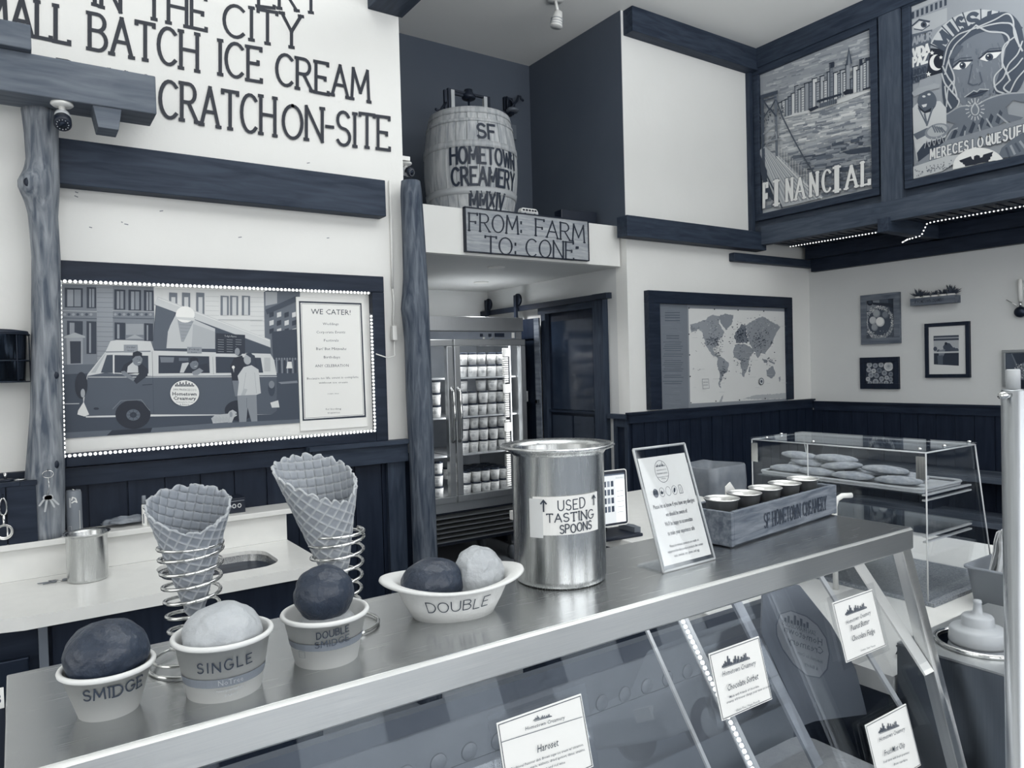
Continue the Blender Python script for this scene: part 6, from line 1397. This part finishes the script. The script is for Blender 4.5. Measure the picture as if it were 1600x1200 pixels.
# ------------------------------------------------------------------ coil stands and waffle cones
def coil(label, x, y, ztop, rtop, rbot, turns, rb=.05, lean=0):
    pts = []; n = int(turns*28)
    for i in range(n+1):
        k = i/n; a = k*turns*2*PI; r = rbot+(rtop-rbot)*k**.8; z = CTZ+.012+(ztop-CTZ-.012)*k**.92; pts.append((r*math.cos(a), r*math.sin(a), z-CTZ))
    top = [(rtop*math.cos(a+turns*2*PI), rtop*math.sin(a+turns*2*PI), ztop-CTZ+.0012+.0045*min(1, a/4)) for a in np.linspace(0.2, 2*PI*1.05, 32)]
    b = []
    for i in range(46):
        a = -2*PI*1.55*(1-i/46); r = rb+(rbot-rb)*max(0, (i-26)/20); b.append((r*math.cos(a), r*math.sin(a), .0024+(.0105)*max(0, (i-20)/26)+.0028*(i/46)))
    o = MB().tube(b+pts+top, .0021, 8).build('coil_stand', 'chrome'); o.location = (x, y, CTZ); return tag(o, label, 'stand')
coil('chrome spiral cone stand at the left behind the single cup', .160, .905, 1.402, .0345, .023, 7.0, .048)
coil('chrome spiral cone stand behind the double smidge cup', .338, .915, 1.388, .035, .026, 6.0, .050)
WAFFLE = print_material('baked_waffle', .7)
def waffle(name, label, tip, axis, H, ha, m, low, high, facing, seam=.0, pitch=.0105, seed=0, scal=.004, jag=7):
    """rolled sheet: a flat waffle disc sector wound into a cone, lower where it overlaps at the front"""
    NA, NT = 300, 120; tot = 2*PI+.75; vs = []; gs = []; tone = 128 if m == 'cone' else 142; rr_ = random.Random(seed)
    for i in range(NA+1):
        th = facing+.35+tot*i/NA; rel = (th-facing)            # facing = azimuth of the low front
        c = .5-.5*math.cos(rel); hgt = low+(high-low)*(c**.75)
        sc_ = scal*abs(math.sin(rel*jag/2+seed))+.0016*noise.noise((rel*6, seed, 0))
        hgt += sc_-scal*.5
        for j in range(NT+1):
            s = .012+(hgt-.012)*j/NT; r = s*math.sin(ha)+.0019*(i/NA)*min(1, s/.03); z = s*math.cos(ha)
            ph = rel*math.sin(ha); u = s*math.cos(ph-.6); v = s*math.sin(ph-.6); q = pitch
            du = abs((u/q) % 1-.5)*2; dv = abs((v/q) % 1-.5)*2; g = max(math.exp(-((1-du)/.2)**2), math.exp(-((1-dv)/.2)**2))
            e = math.exp(-((1-j/NT)*s/.002)**2); r += .0017*g+.0008*e+.0006*noise.noise((u*90, v*90, seed))
            vs.append((r*math.cos(th), r*math.sin(th), z)); gs.append(duo(tone+38*max(g, e)+9*noise.noise((u*160, v*160, seed))))
    fs = [(i*(NT+1)+j, (i+1)*(NT+1)+j, (i+1)*(NT+1)+j+1, i*(NT+1)+j+1) for i in range(NA) for j in range(NT)]
    o = MB().add(vs, fs, True).build(name, m, None, 0, None, .0024); o.modifiers['solid'].offset = -1
    at = o.data.color_attributes.new('Col', 'FLOAT_COLOR', 'POINT'); at.data.foreach_set('color', [c for q in gs for c in q]); o.data.materials[0] = WAFFLE
    o.location = tip; o.rotation_mode = 'QUATERNION'; o.rotation_quaternion = Vector((0, 0, 1)).rotation_difference(Vector(axis).normalized()); return tag(o, label, 'cone')
f1 = camang(.16, .9)
waffle('waffle_cone', 'rolled waffle cone in the left coil stand, seam dipping at the front', (.163, .905, 1.303), (-.02, -.02, 1), .15, .285, 'cone', .130, .172, f1+.1, seed=2, jag=15)
waffle('waffle_cone', 'taller waffle cone leaning left in the coil stand behind double smidge', (.342, .915, 1.290), (-.13, .03, 1), .2, .262, 'cone2', .150, .212, f1+.55, seed=5, jag=21, scal=.006, pitch=.0118)

# ------------------------------------------------------------------ spoon pot
px0, py0 = .697, .908
o = pot('steel_pot', 'tall steel pot with a flared rim and taped used tasting spoons note', 'pot', px0, py0, CTZ, .072, .208, .0155)
a0 = camang(px0, py0)
def note(u0, u1, z0, z1, e, mat, nm, sl=0):
    m = MB(); vs = []; n = 24
    for i in range(n+1):
        u = u0+(u1-u0)*i/n; a = a0+u/.072
        for z in (z0, z1):
            for w in (.0004, e): vs.append(((.072+w)*math.cos(a), (.072+w)*math.sin(a), z+sl*(u-u0)))
    fs = []
    for i in range(n): b = i*4; c = b+4; fs += [(b+1, c+1, c+3, b+3), (b, b+2, c+2, c), (b+2, b+3, c+3, c+2), (b, c, c+1, b+1)]
    fs += [(0, 1, 3, 2), (n*4, n*4+2, n*4+3, n*4+1)]; return m.add(vs, fs).build(nm, mat, o)
note(-.040, .066, .082, .139, .0010, 'paper', 'paper_note', .03); note(-.046, -.024, .078, .136, .0016, plain('sticky_tape', 205, .3), 'tape', .03); 
p = Paint(lambda u, v, w: ((.0732+w)*math.cos(a0+u/.072), (.0732+w)*math.sin(a0+u/.072), v+.03*(u+.04)), maxseg=.003, w0=.0001)
p.stext('USED', (-.001, .118), (.040, .119), .015, .0016, 40, jit=.05, gap=.3); p.stext('TASTING', (-.018, .101), (.055, .102), .0125, .0016, 40, serif=.08, jit=.05, gap=.25); p.stext('SPOONS', (.001, .085), (.050, .086), .0125, .0016, 40, jit=.05, gap=.25)
p.stext('^', (-.026, .118), (-.018, .118), .016, .0022, 40); p.stext('^', (.053, .121), (.059, .121), .014, .0018, 40); p.build('note_lettering', o)

# ------------------------------------------------------------------ allergy notice in a slanted acrylic holder
t = thing('allergy_notice', 'allergy notice in a slanted clear acrylic stand left of the wooden crate', 'sign')
B0 = np.array([.835, .822, CTZ+.002]); ux = np.array([.999, .03, 0]); uv = np.array([0, .062, .189]); Hs = np.linalg.norm(uv); uv = uv/Hs; Ws = .125; nn = np.cross(ux, uv); nn = nn/np.linalg.norm(nn)
def AT(u, v, w): return tuple(B0+ux*u+uv*v+nn*w)
m = MB(); m.prism([(0, 0), (Ws, 0), (Ws, Hs), (0, Hs)], .001, .003, AT); m.prism([(0, 0), (Ws, 0), (Ws, Hs), (0, Hs)], -.003, -.001, AT); m.build('acrylic_sheet', 'acrylic', t)
m = MB(); m.add([tuple(B0+np.array(q)) for q in ((0, 0, -.0015), (Ws, .004, -.0015), (Ws, .064, -.0015), (0, .06, -.0015), (0, 0, .0005), (Ws, .004, .0005), (Ws, .064, .0005), (0, .06, .0005))], [(0, 3, 2, 1), (4, 5, 6, 7), (0, 1, 5, 4), (1, 2, 6, 5), (2, 3, 7, 6), (3, 0, 4, 7)]); m.build('foot', 'acrylic', t)
m = MB()
for a, b in (((0, 0), (Ws, 0)), ((Ws, 0), (Ws, Hs)), ((Ws, Hs), (0, Hs)), ((0, Hs), (0, 0))): m.tube([AT(a[0], a[1], 0), AT(b[0], b[1], 0)], .0022, 6)
m.build('sheet_edge', 'edge', t)
m = MB(); m.prism([(.005, .008), (Ws-.006, .008), (Ws-.006, Hs-.016), (.005, Hs-.016)], -.0005, .0005, AT); m.build('paper_insert', 'paper', t)
p = Paint(AT, step=.00001, w0=.0006); cu = Ws/2
p.line([(cu-.010+.0155*math.cos(a), Hs-.042+.0185*math.sin(a)) for a in np.linspace(0, 2*PI, 33)], .0008, 50); skyline(p, cu-.021, cu+.001, Hs-.034, .008, 50)
p.ctext("SAN FRANCISCO'S", cu-.010, Hs-.0405, .002, 60); p.ctext('Hometown Creamery', cu-.010, Hs-.0465, .0035, 50, .025); p.ctext('Homemade Ice Cream', cu-.010, Hs-.052, .002, 60); p.ctext('& Bakery', cu-.010, Hs-.055, .002, 60)
for i, x in enumerate((.026, .041, .056, .071, .086)):
    y = Hs-.076
    if i == 0: p.ell(x, y, .006, .0075, 60)
    elif i == 4:
        p.line([(x-.004, y-.007), (x+.004, y-.007), (x+.004, y+.003), (x+.002, y+.007), (x-.003, y+.007), (x-.004, y+.003)], .0007, 50, closed=True); p.line([(x, y-.007), (x, y+.003)], .0005, 50)
    else: p.line([(x+.006*math.cos(a), y+.0075*math.sin(a)) for a in np.linspace(0, 2*PI, 17)], .0006, 50)
    if i == 1: p.poly([(x-.004, y), (x-.001, y+.003), (x+.001, y), (x+.004, y+.002), (x+.002, y-.003), (x-.003, y-.003)], 50)
    if i == 3: p.ell(x, y, .0022, .0045, 50, rot=-.5)
for s_, v, w_, h in (('Please let us know if you have any allergies', .098, .100, .0068), ('we should be aware of:', .083, .052, .0068), ("We'll be happy to accomodate", .068, .067, .0068), ('to make your experience safe', .053, .065, .0068)): p.ctext(s_, cu, v, h, 40, w_, bold=.005)
for s_, v, w_ in (('Please be advised, products are made on', .034, .07), ('equipment that also produce products that contain', .026, .085), ('nuts, peanuts, soy, gluten, and egg', .018, .06)): p.ctext(s_, cu, v, .0042, 50, w_, bold=.0)
p.build('notice_print', t); base(t, (.897, .84, CTZ))

# ------------------------------------------------------------------ crate of steel sample cups
t = thing('wooden_crate', 'narrow weathered wooden crate lettered with the creamery name', 'crate', (1.049, .856, CTZ), math.atan2(.047, .385)); L, Wd, Hc = .385, .10, .064
MB().box(0, L, 0, .009, .004, Hc).build('front_board', 'crate', t, .0012); MB().box(0, L, Wd-.009, Wd, .004, Hc).build('back_board', 'crate', t, .0012)
MB().box(-.009, 0, 0, Wd, .002, Hc-.001).build('end_board', 'crate', t, .0012); MB().box(L, L+.009, 0, Wd, .002, Hc-.001).build('end_board', 'crate', t, .0012); MB().box(.0005, L-.0005, .0095, Wd-.0095, 0, .006).build('bottom_board', 'crate', t)
for i in range(1, 5): MB().box(L*i/5-.002, L*i/5+.002, .0095, Wd-.0095, .0065, Hc-.008).build('divider', 'black', t)
p = Paint(lambda u, v, w: (u, -.0002-w, v), step=.0001)
p.stext('SF HOMETOWN CREAMERY', (.10, .019), (.345, .019), .026, .0031, 44, gap=.3, jit=.03, serif=.09); p.build('lettering', t)
cr_ = t; Rz = Matrix.Rotation(t.rotation_euler.z, 3, 'Z')
first = None; names_ = ('nearest', 'second', 'middle', 'fourth', 'farthest')
for i in range(5):
    q = Rz @ Vector((L*(i+.5)/5, Wd/2, 0))+Vector(t.location)
    if first is None:
        c = thing('sample_cup', 'x', 'cup', (0, 0, 0), 0, 'steel sample cups in the crate')
        m = MB(); m.lathe([(0, .004), (.023, .004), (.024, 0), (.0255, .002), (.029, .034), (.0322, .0385), (.0335, .0400), (.0325, .0412), (.0305, .0395), (.0275, .034), (.024, .005), (0, .005)], 40); m.build('cup_body', 'steelc', c)
        MB().tube([(.031*math.cos(a), .031*math.sin(a), .0385) for a in np.linspace(0, 2*PI, 41)[:-1]], .0010, 6, closed=True).build('rolled_rim', 'chrome', c); first = c
    else: c = copy_tree(first)
    c.location = (q.x, q.y, CTZ+.0375); c['label'] = '%s of the five small steel cups in the wooden crate' % names_[i]
    sp_ = MB().box(-.026, .026, -.026, .026, .0295, .0372)
    o2 = sp_.build('cup_seat', 'black', t); o2.location = (L*(i+.5)/5, Wd/2, 0)
m = MB(); m.prism([(0, 0), (.02, .0), (.03, .012), (.014, .03), (.0, .022)], 0, .002, lambda u, v, w: (u, w, v)); o = m.build('paper_scrap', 'paper'); o.location = (1.155, .958, CTZ+.045)
o.location = (1.165, .970, CTZ); m2 = MB().box(.009, .013, 0, .0015, 0, .068).build('stick', 'paper', o); o.data.transform(Matrix.Translation((0, 0, .06))); tag(o, 'small white paper flag standing just behind the steel cups', 'paper')
m2.data.transform(Matrix.Translation((0, 0, 0)))

# ------------------------------------------------------------------ right-hand counter with tablet, pastry case, pan and topping well
t = thing('white_counter', 'white topped service counter at right carrying tablet and pastry case', 'counter')
m = MB(); m.prism([(1.46, .80), (1.88, .80), (1.88, .66), (2.75, .66), (2.75, 2.78), (1.85, 2.78), (1.85, 1.55), (1.46, 1.55)], .91, .95); m.build('worktop', 'counter', t)
m = MB(); m.prism([(1.48, .82), (1.90, .82), (1.90, .69), (2.72, .69), (2.72, 2.75), (1.88, 2.75), (1.88, 1.53), (1.48, 1.53)], 0, .908); m.build('base_cabinet', 'blackx', t); base(t, (2.2, 1.8, 0))
# tablet on a stand
t = thing('tablet', 'tablet in a white case on a black stand beside the spoon pot', 'tablet', (1.90, 2.05, .95), 0)
fa = math.atan2(-2.05, -1.9); 
bl_, br_, tl_ = onY(925, 822, 2.05), onY(975, 822, 2.05), onY(950, 733, 2.1)
o_ = np.array([1.735, 2.06, 1.0])-np.array([1.90, 2.05, .95]); ux_ = np.array([.995, -.10, 0]); uv_ = np.array([.05, .06, .20]); hs = np.linalg.norm(uv_); uv_ = uv_/hs; n_ = np.cross(ux_, uv_); n_ /= np.linalg.norm(n_)
TT = lambda u, v, w: tuple(o_+ux_*u+uv_*v+n_*w); wt = .165
m = MB(); m.prism(rrect(0, wt, 0, hs, .012, 4), -.008, 0, TT); m.build('case', 'white', t); m = MB(); m.prism(rrect(.004, wt-.004, .004, hs-.004, .009, 4), .0003, .0008, TT); m.build('bezel', 'blackp', t)
p = Paint(TT, w0=.001); p.rect(.012, .012, wt-.012, hs-.018, 190); p.rect(.012, hs-.022, wt-.012, hs-.016, 70); p.rect(wt-.055, .012, wt-.012, hs-.04, 212)
for i in range(4):
    for j in range(5): p.rect(.02+j*.017, .15-i*.032, .032+j*.017, .172-i*.032, (40, 80, 30, 110)[(i*2+j) % 4])
p.text('Favorites', (wt-.052, hs-.035), (wt-.02, hs-.035), .004, 90)
for i in range(5): p.line([(wt-.05, .13-i*.02), (wt-.02, .13-i*.02)], .002, 150)
p.build('screen', t, SCREEN)
m = MB(); m.add([(-.14, -.01, 0), (.05, -.03, 0), (.06, .12, 0), (-.12, .14, 0), (-.14, -.01, .012), (.05, -.03, .012), (.06, .12, .012), (-.12, .14, .012)], [(0, 3, 2, 1), (4, 5, 6, 7), (0, 1, 5, 4), (1, 2, 6, 5), (2, 3, 7, 6), (3, 0, 4, 7)]); m.build('stand_base', 'blackp', t, .003)
m = MB(); m.tube([(-.04, .10, .01), (-.05, .06, .12)], .016, 8); m.build('stand_arm', 'blackp', t)
MB().prism([(0, 0), (.02, -.012), (.035, .04), (.02, .10), (.0, .09)], 0, .02, lambda u, v, w: (u+.03, v-.005, w+.0125)).build('card_reader', 'midgrey', t)
o = MB().box(1.87, 1.95, 1.60, 1.72, .9502, 1.0).build('white_box', 'grey', None, .002); tag(o, 'small grey box on the white counter behind the spoon pot', 'box')
o = MB().tube([(0, 0, 0), (0, 0, .235), (.004, -.004, .255), (.02, -.012, .265), (.045, -.025, .265)], .0075, 10).build('white_pipe', 'white'); o.location = (1.90, 1.20, .9502); tag(o, 'bent white pipe standing behind the right end of the crate', 'pipe')
# pastry case
t = thing('pastry_case', 'clear acrylic pastry display case with a slanted front and shelf', 'case')
x0, x1b, x1t, y0, y1, z0, z1 = 1.957, 2.33, 2.228, .975, 1.52, .9505, 1.35
m = MB(); m.box(x0, x0+.005, y0, y1, z0+.01, z1); m.build('back_sheet', 'acrylic', t)
for y in (y0, y1-.005): m = MB(); m.prism([(x0+.005, z0+.01), (x1b, z0+.01), (x1t, z1), (x0+.005, z1)], y, y+.005, lambda u, v, w: (u, w, v)); m.build('end_sheet', 'acrylic', t)
m = MB(); m.box(x0-.004, x1t+.004, y0-.004, y1+.004, z1, z1+.006); m.build('top_sheet', 'acrylic', t)
m = MB(); m.prism([(x1b-.004, z0+.01), (x1b+.001, z0+.01), (x1t+.001, z1), (x1t-.004, z1)], y0+.006, y1-.006, lambda u, v, w: (u, w, v)); m.build('front_sheet', 'acrylic', t)
MB().box(x0-.01, x1b+.02, y0-.02, y1+.02, z0, z0+.0095).build('base_sheet', plain('speckled_sheet', 125, .4, noise_amt=40, scale=260), t)
m = MB()
for a, b in (((x0, y0, z0), (x0, y0, z1)), ((x0, y0, z1), (x0, y1, z1)), ((x0, y0, z1), (x1t, y0, z1)), ((x1t, y0, z1), (x1b, y0, z0)), ((x0, y1, z0), (x0, y1, z1)), ((x0, y1, z1), (x1t, y1, z1)), ((x1t, y0, z1), (x1t, y1, z1)), ((x1t, y1, z1), (x1b, y1, z0)), ((x0, 1.32, z0+.01), (x0, 1.32, z1))): m.tube([a, b], .0022, 6)
m.build('sheet_edge', 'edge', t)
for yy in (y0+.0, 1.0): pass
for z in (1.235, 1.125): 
    for dz in (0, -.014): MB().box(x0+.005, x0+.26, y0+.0055, y0+.014, z+dz, z+dz+.004).build('shelf_runner', 'edge', t)
MB().box(x0+.008, x0+.25, y0+.016, y1-.01, 1.236, 1.2395).build('shelf_sheet', 'acrylic', t); MB().box(x0+.008, x0+.29, y0+.016, y1-.01, 1.126, 1.1295).build('shelf_sheet', 'acrylic', t)
for x, y in ((x0+.01, y0+.02), (x0+.12, y0+.01), (x1t-.01, y0+.01), (x0+.01, y1-.05), (x0+.14, y1-.01), (x0, 1.3)):
    m = MB(); m.lathe([(0, z1+.006), (.0055, z1+.006), (.005, z1+.011), (0, z1+.012)], 12, (x, y, 0)); m.build('screw', 'chrome', t)
for y, zc in ((y0+.012, 1.315), (y1-.012, 1.315)): MB().box(x0-.004, x0-.001, y-.012, y+.012, zc-.035, zc+.025).build('hinge', 'chrome', t)
base(t, (2.13, 1.25, .9505))
tr = thing('pastry_tray', 'pale tray of dough biscuits on the upper shelf of the case', 'tray', (x0+.13, 1.25, 1.2398)); m = MB(); m.prism(rrect(-.115, .115, -.255, .255, .02, 3), 0, .004); m.build('tray_bottom', 'palegrey', tr)
m = MB(); m.tube([(a, b, .009) for a, b in rrect(-.115, .115, -.255, .255, .02, 4)], .004, 6, closed=True); m.build('tray_rim', 'palegrey', tr)
rc = random.Random(6); k0 = blob('biscuit', 'cookie', (0, 0, 0), .036, .062, .0125, .12, 2.5, 3)
spots_ = [(-.05, -.16, .014, .2, 0), (.04, -.14, .014, -.2, 0), (-.06, -.03, .014, .1, 0), (.03, -.02, .014, .4, 0), (-.055, .09, .014, -.1, 0), (.04, .10, .014, .3, 0), (-.05, .19, .014, .2, 0), (.045, .2, .014, -.2, 0),
          (-.01, -.10, .034, .5, .12), (-.02, .03, .034, .2, -.12), (-.015, .14, .034, .1, .15), (.0, .06, .052, .4, .1), (-.01, .18, .052, 0, .1)]
for i, (x, y, z, r, tl) in enumerate(spots_):
    o = k0 if i == 0 else k0.copy()
    if i: COL.objects.link(o)
    o.location = (x0+.13+x, 1.25+y, 1.2398+.003+z); o.rotation_euler = (tl*.6, 0, r); tag(o, 'pale oval biscuit, %s of the %s layer on the tray' % ((('left of the nearest pair', 'right of the nearest pair', 'left of the second pair', 'right of the second pair', 'left of the third pair', 'right of the third pair', 'left of the farthest pair', 'right of the farthest pair') [i], 'bottom') if i < 8 else (('nearest', 'middle', 'farthest')[i-8], 'second') if i < 11 else (('nearer', 'farther')[i-11], 'top')), 'biscuit', 'biscuits on the tray in the pastry case')
# utensil pan
t = thing('utensil_pan', 'grey rectangular plastic pan of wooden utensils beside the pastry case', 'pan', (2.045, .80, .9502), 0); hp = .10
m = MB(); vs = []; fs = []; A_ = rrect(0, .30, 0, .125, .02, 5); n = len(A_); cx, cy = .15, .0625
for k, z in ((.86, 0), (1.0, hp), (1.06, hp+.001), (1.06, hp-.004), (1.0, hp-.004)): vs += [(cx+(x-cx)*k, cy+(y-cy)*k, z) for x, y in A_]
rows = [0, 1, 2, 3]; 
for j in range(3): fs += [(j*n+i, j*n+(i+1) % n, (j+1)*n+(i+1) % n, (j+1)*n+i) for i in range(n)]
fs.append(tuple(range(n))[::-1]); m.add(vs, fs, True).build('pan_wall', 'grey', t, solid=.0025, recalc=True)
for i in range(16):
    a = i*.012; o = thing('wooden_spoon', 'flat wooden tasting spoon standing in the bunch in the grey pan', 'spoon', (2.20+.03+i*.004, .862-i*.0012, .958), 0, 'wooden spoons in the grey pan') if False else None
m0 = MB(); m0.prism([(-.006, 0), (.006, 0), (.004, .05), (.005, .09), (.010, .105), (.009, .125), (0, .132), (-.009, .125), (-.010, .105), (-.005, .09), (-.004, .05)], 0, .002, lambda u, v, w: (u, w, v)); s0 = m0.build('tasting_spoon', plain('birch_wood', 190, .6))
for i in range(14):
    o = s0 if i == 0 else s0.copy()
    if i: COL.objects.link(o)
    o.location = (2.072+(i % 7)*.006, .868+(i//7)*.024, .962); o.scale = (1.3, 1.3, 1.45); o.rotation_euler = (.05-.05*(i % 3), .22+.035*i, -.3+.06*(i % 5)); tag(o, 'flat pale wooden spoon leaning in the bunch in the grey pan', 'spoon', 'wooden spoons in the grey pan')
# topping well
t = thing('topping_warmer', 'steel topping warmer box at the right end of the cabinet', 'warmer')
WX0, WY0, WZ = 1.467, .594, 1.02
m = MB(); rw, cxw, cyw = .078, WX0+.122, WY0+.094; hole = [(cxw+rw*math.cos(a), cyw+rw*math.sin(a)) for a in np.linspace(0, 2*PI, 41)[:-1]]
SX0, SX1, SY0, SY1 = cxw-rw, cxw+rw, cyw-rw, cyw+rw
slab_with_hole(WX0, WX0+.40, WY0, WY0+.2, hole, WZ-.004, WZ).build('top_plate', 'fridge', t, 0, recalc=True)
m = MB(); m.box(WX0, WX0+.003, WY0, WY0+.2, 0, WZ-.0045); m.box(WX0+.003, WX0+.40, WY0, WY0+.003, 0, WZ-.0045); m.box(WX0+.397, WX0+.40, WY0+.003, WY0+.2, 0, WZ-.0045); m.box(WX0+.003, WX0+.397, WY0+.197, WY0+.2, 0, WZ-.0045); m.build('box_wall', steel('warmer_steel', 120, .35, 'z'), t)  # wall colour darkened to hold the reflection of the dark cabinet side
m = MB(); m.tube([(cxw+.081*math.cos(a), cyw+.081*math.sin(a), WZ+.004) for a in np.linspace(0, 2*PI, 49)[:-1]], .005, 8, closed=True); m.build('well_ring', 'chrome', t)
m = MB(); m.shell([(.077, 0), (.077, -.08), (.0005, -.0801)], 40, (cxw, cyw, WZ-.002)); m.build('well', 'darkmetal', t); 
p = Paint(planeY(WY0), w0=.0003)
for i, s_ in enumerate(('FOR TOPPING', 'USE ONLY')): p.text(s_, (WX0+.012, .885-i*.012), (WX0+.062, .885-i*.012), .006, 60)
p.rect(WX0+.008, .80, WX0+.10, .86, 215); p.build('printed_label', t); base(t, (WX0+.2, WY0+.1, 0))
def bottle(label, x, y, z, k=1.0):
    t = thing('squeeze_bottle', label, 'bottle', (x, y, z), 0)
    MB().lathe([(0, 0), (.046*k, 0), (.049*k, .006), (.05*k, .05*k), (.049*k, .062*k), (.046*k, .068*k), (0, .068*k)], 40).build('bottle_body', plain('sauce_bottle', 150, .3, noise_amt=10, scale=14), t)
    MB().lathe([(.0, .069*k), (.0475*k, .069*k), (.0485*k, .073*k), (.0465*k, .091*k), (.043*k, .095*k), (.028*k, .098*k), (.027*k, .100*k), (.0265*k, .112*k), (.024*k, .115*k), (.0085*k, .117*k), (.0065*k, .134*k), (.0075*k, .136*k), (.0065*k, .140*k), (0, .140*k)], 40).build('nozzle_cap', plain('cap_plastic', 168, .35, noise_amt=2), t)
    return t
bottle('wide squeeze bottle with a stepped cap in the chrome ringed well', cxw-.002, cyw+.006, WZ-.0825, 1.0)
bpy.data.objects['squeeze_bottle'].scale = (1.08, 1.08, 1.22)
bottle('second squeeze bottle half hidden behind the steel pole', 1.948, .742, .9502, .95)
o = blob('black_cloth', 'blackp', (0, 0, 0), .035, .02, .02, .5, 5, 3, flat=-.015); o.location = (1.60, .835, .9655); tag(o, 'crumpled black scrap beside the topping warmer', 'cloth')
o = MB().box(0, .05, 0, .012, 0, .004).build('plastic_strip', 'white'); o.location = (1.77, .84, .9502); o.rotation_euler = (0, 0, -.4); tag(o, 'thin white strip lying on the white counter by the pan', 'strip')
# steel pole at the right edge
qx, qy = 1.300, .512
t = thing('steel_pole', 'brushed steel pole with a stepped cap at the right edge of the picture', 'pole', (qx, qy, 0)); rp = .0168
MB().lathe([(0, 0), (.05, 0), (.05, .006), (rp, .01), (rp, 1.5435), (rp-.002, 1.5455), (0, 1.5455)], 40).build('shaft', steel('satin_pole', 175, .3, 'z'), t)
MB().lathe([(0, 1.546), (.0098, 1.546), (.0098, 1.5755), (.0085, 1.577), (0, 1.577)], 28).build('top_cap', 'palegrey', t)
MB().lathe([(0, 0), (.0055, 0), (.0055, .030), (0, .031)], 16, (-rp-.026, 0, 1.537), 'x').build('side_pin', 'chrome', t)
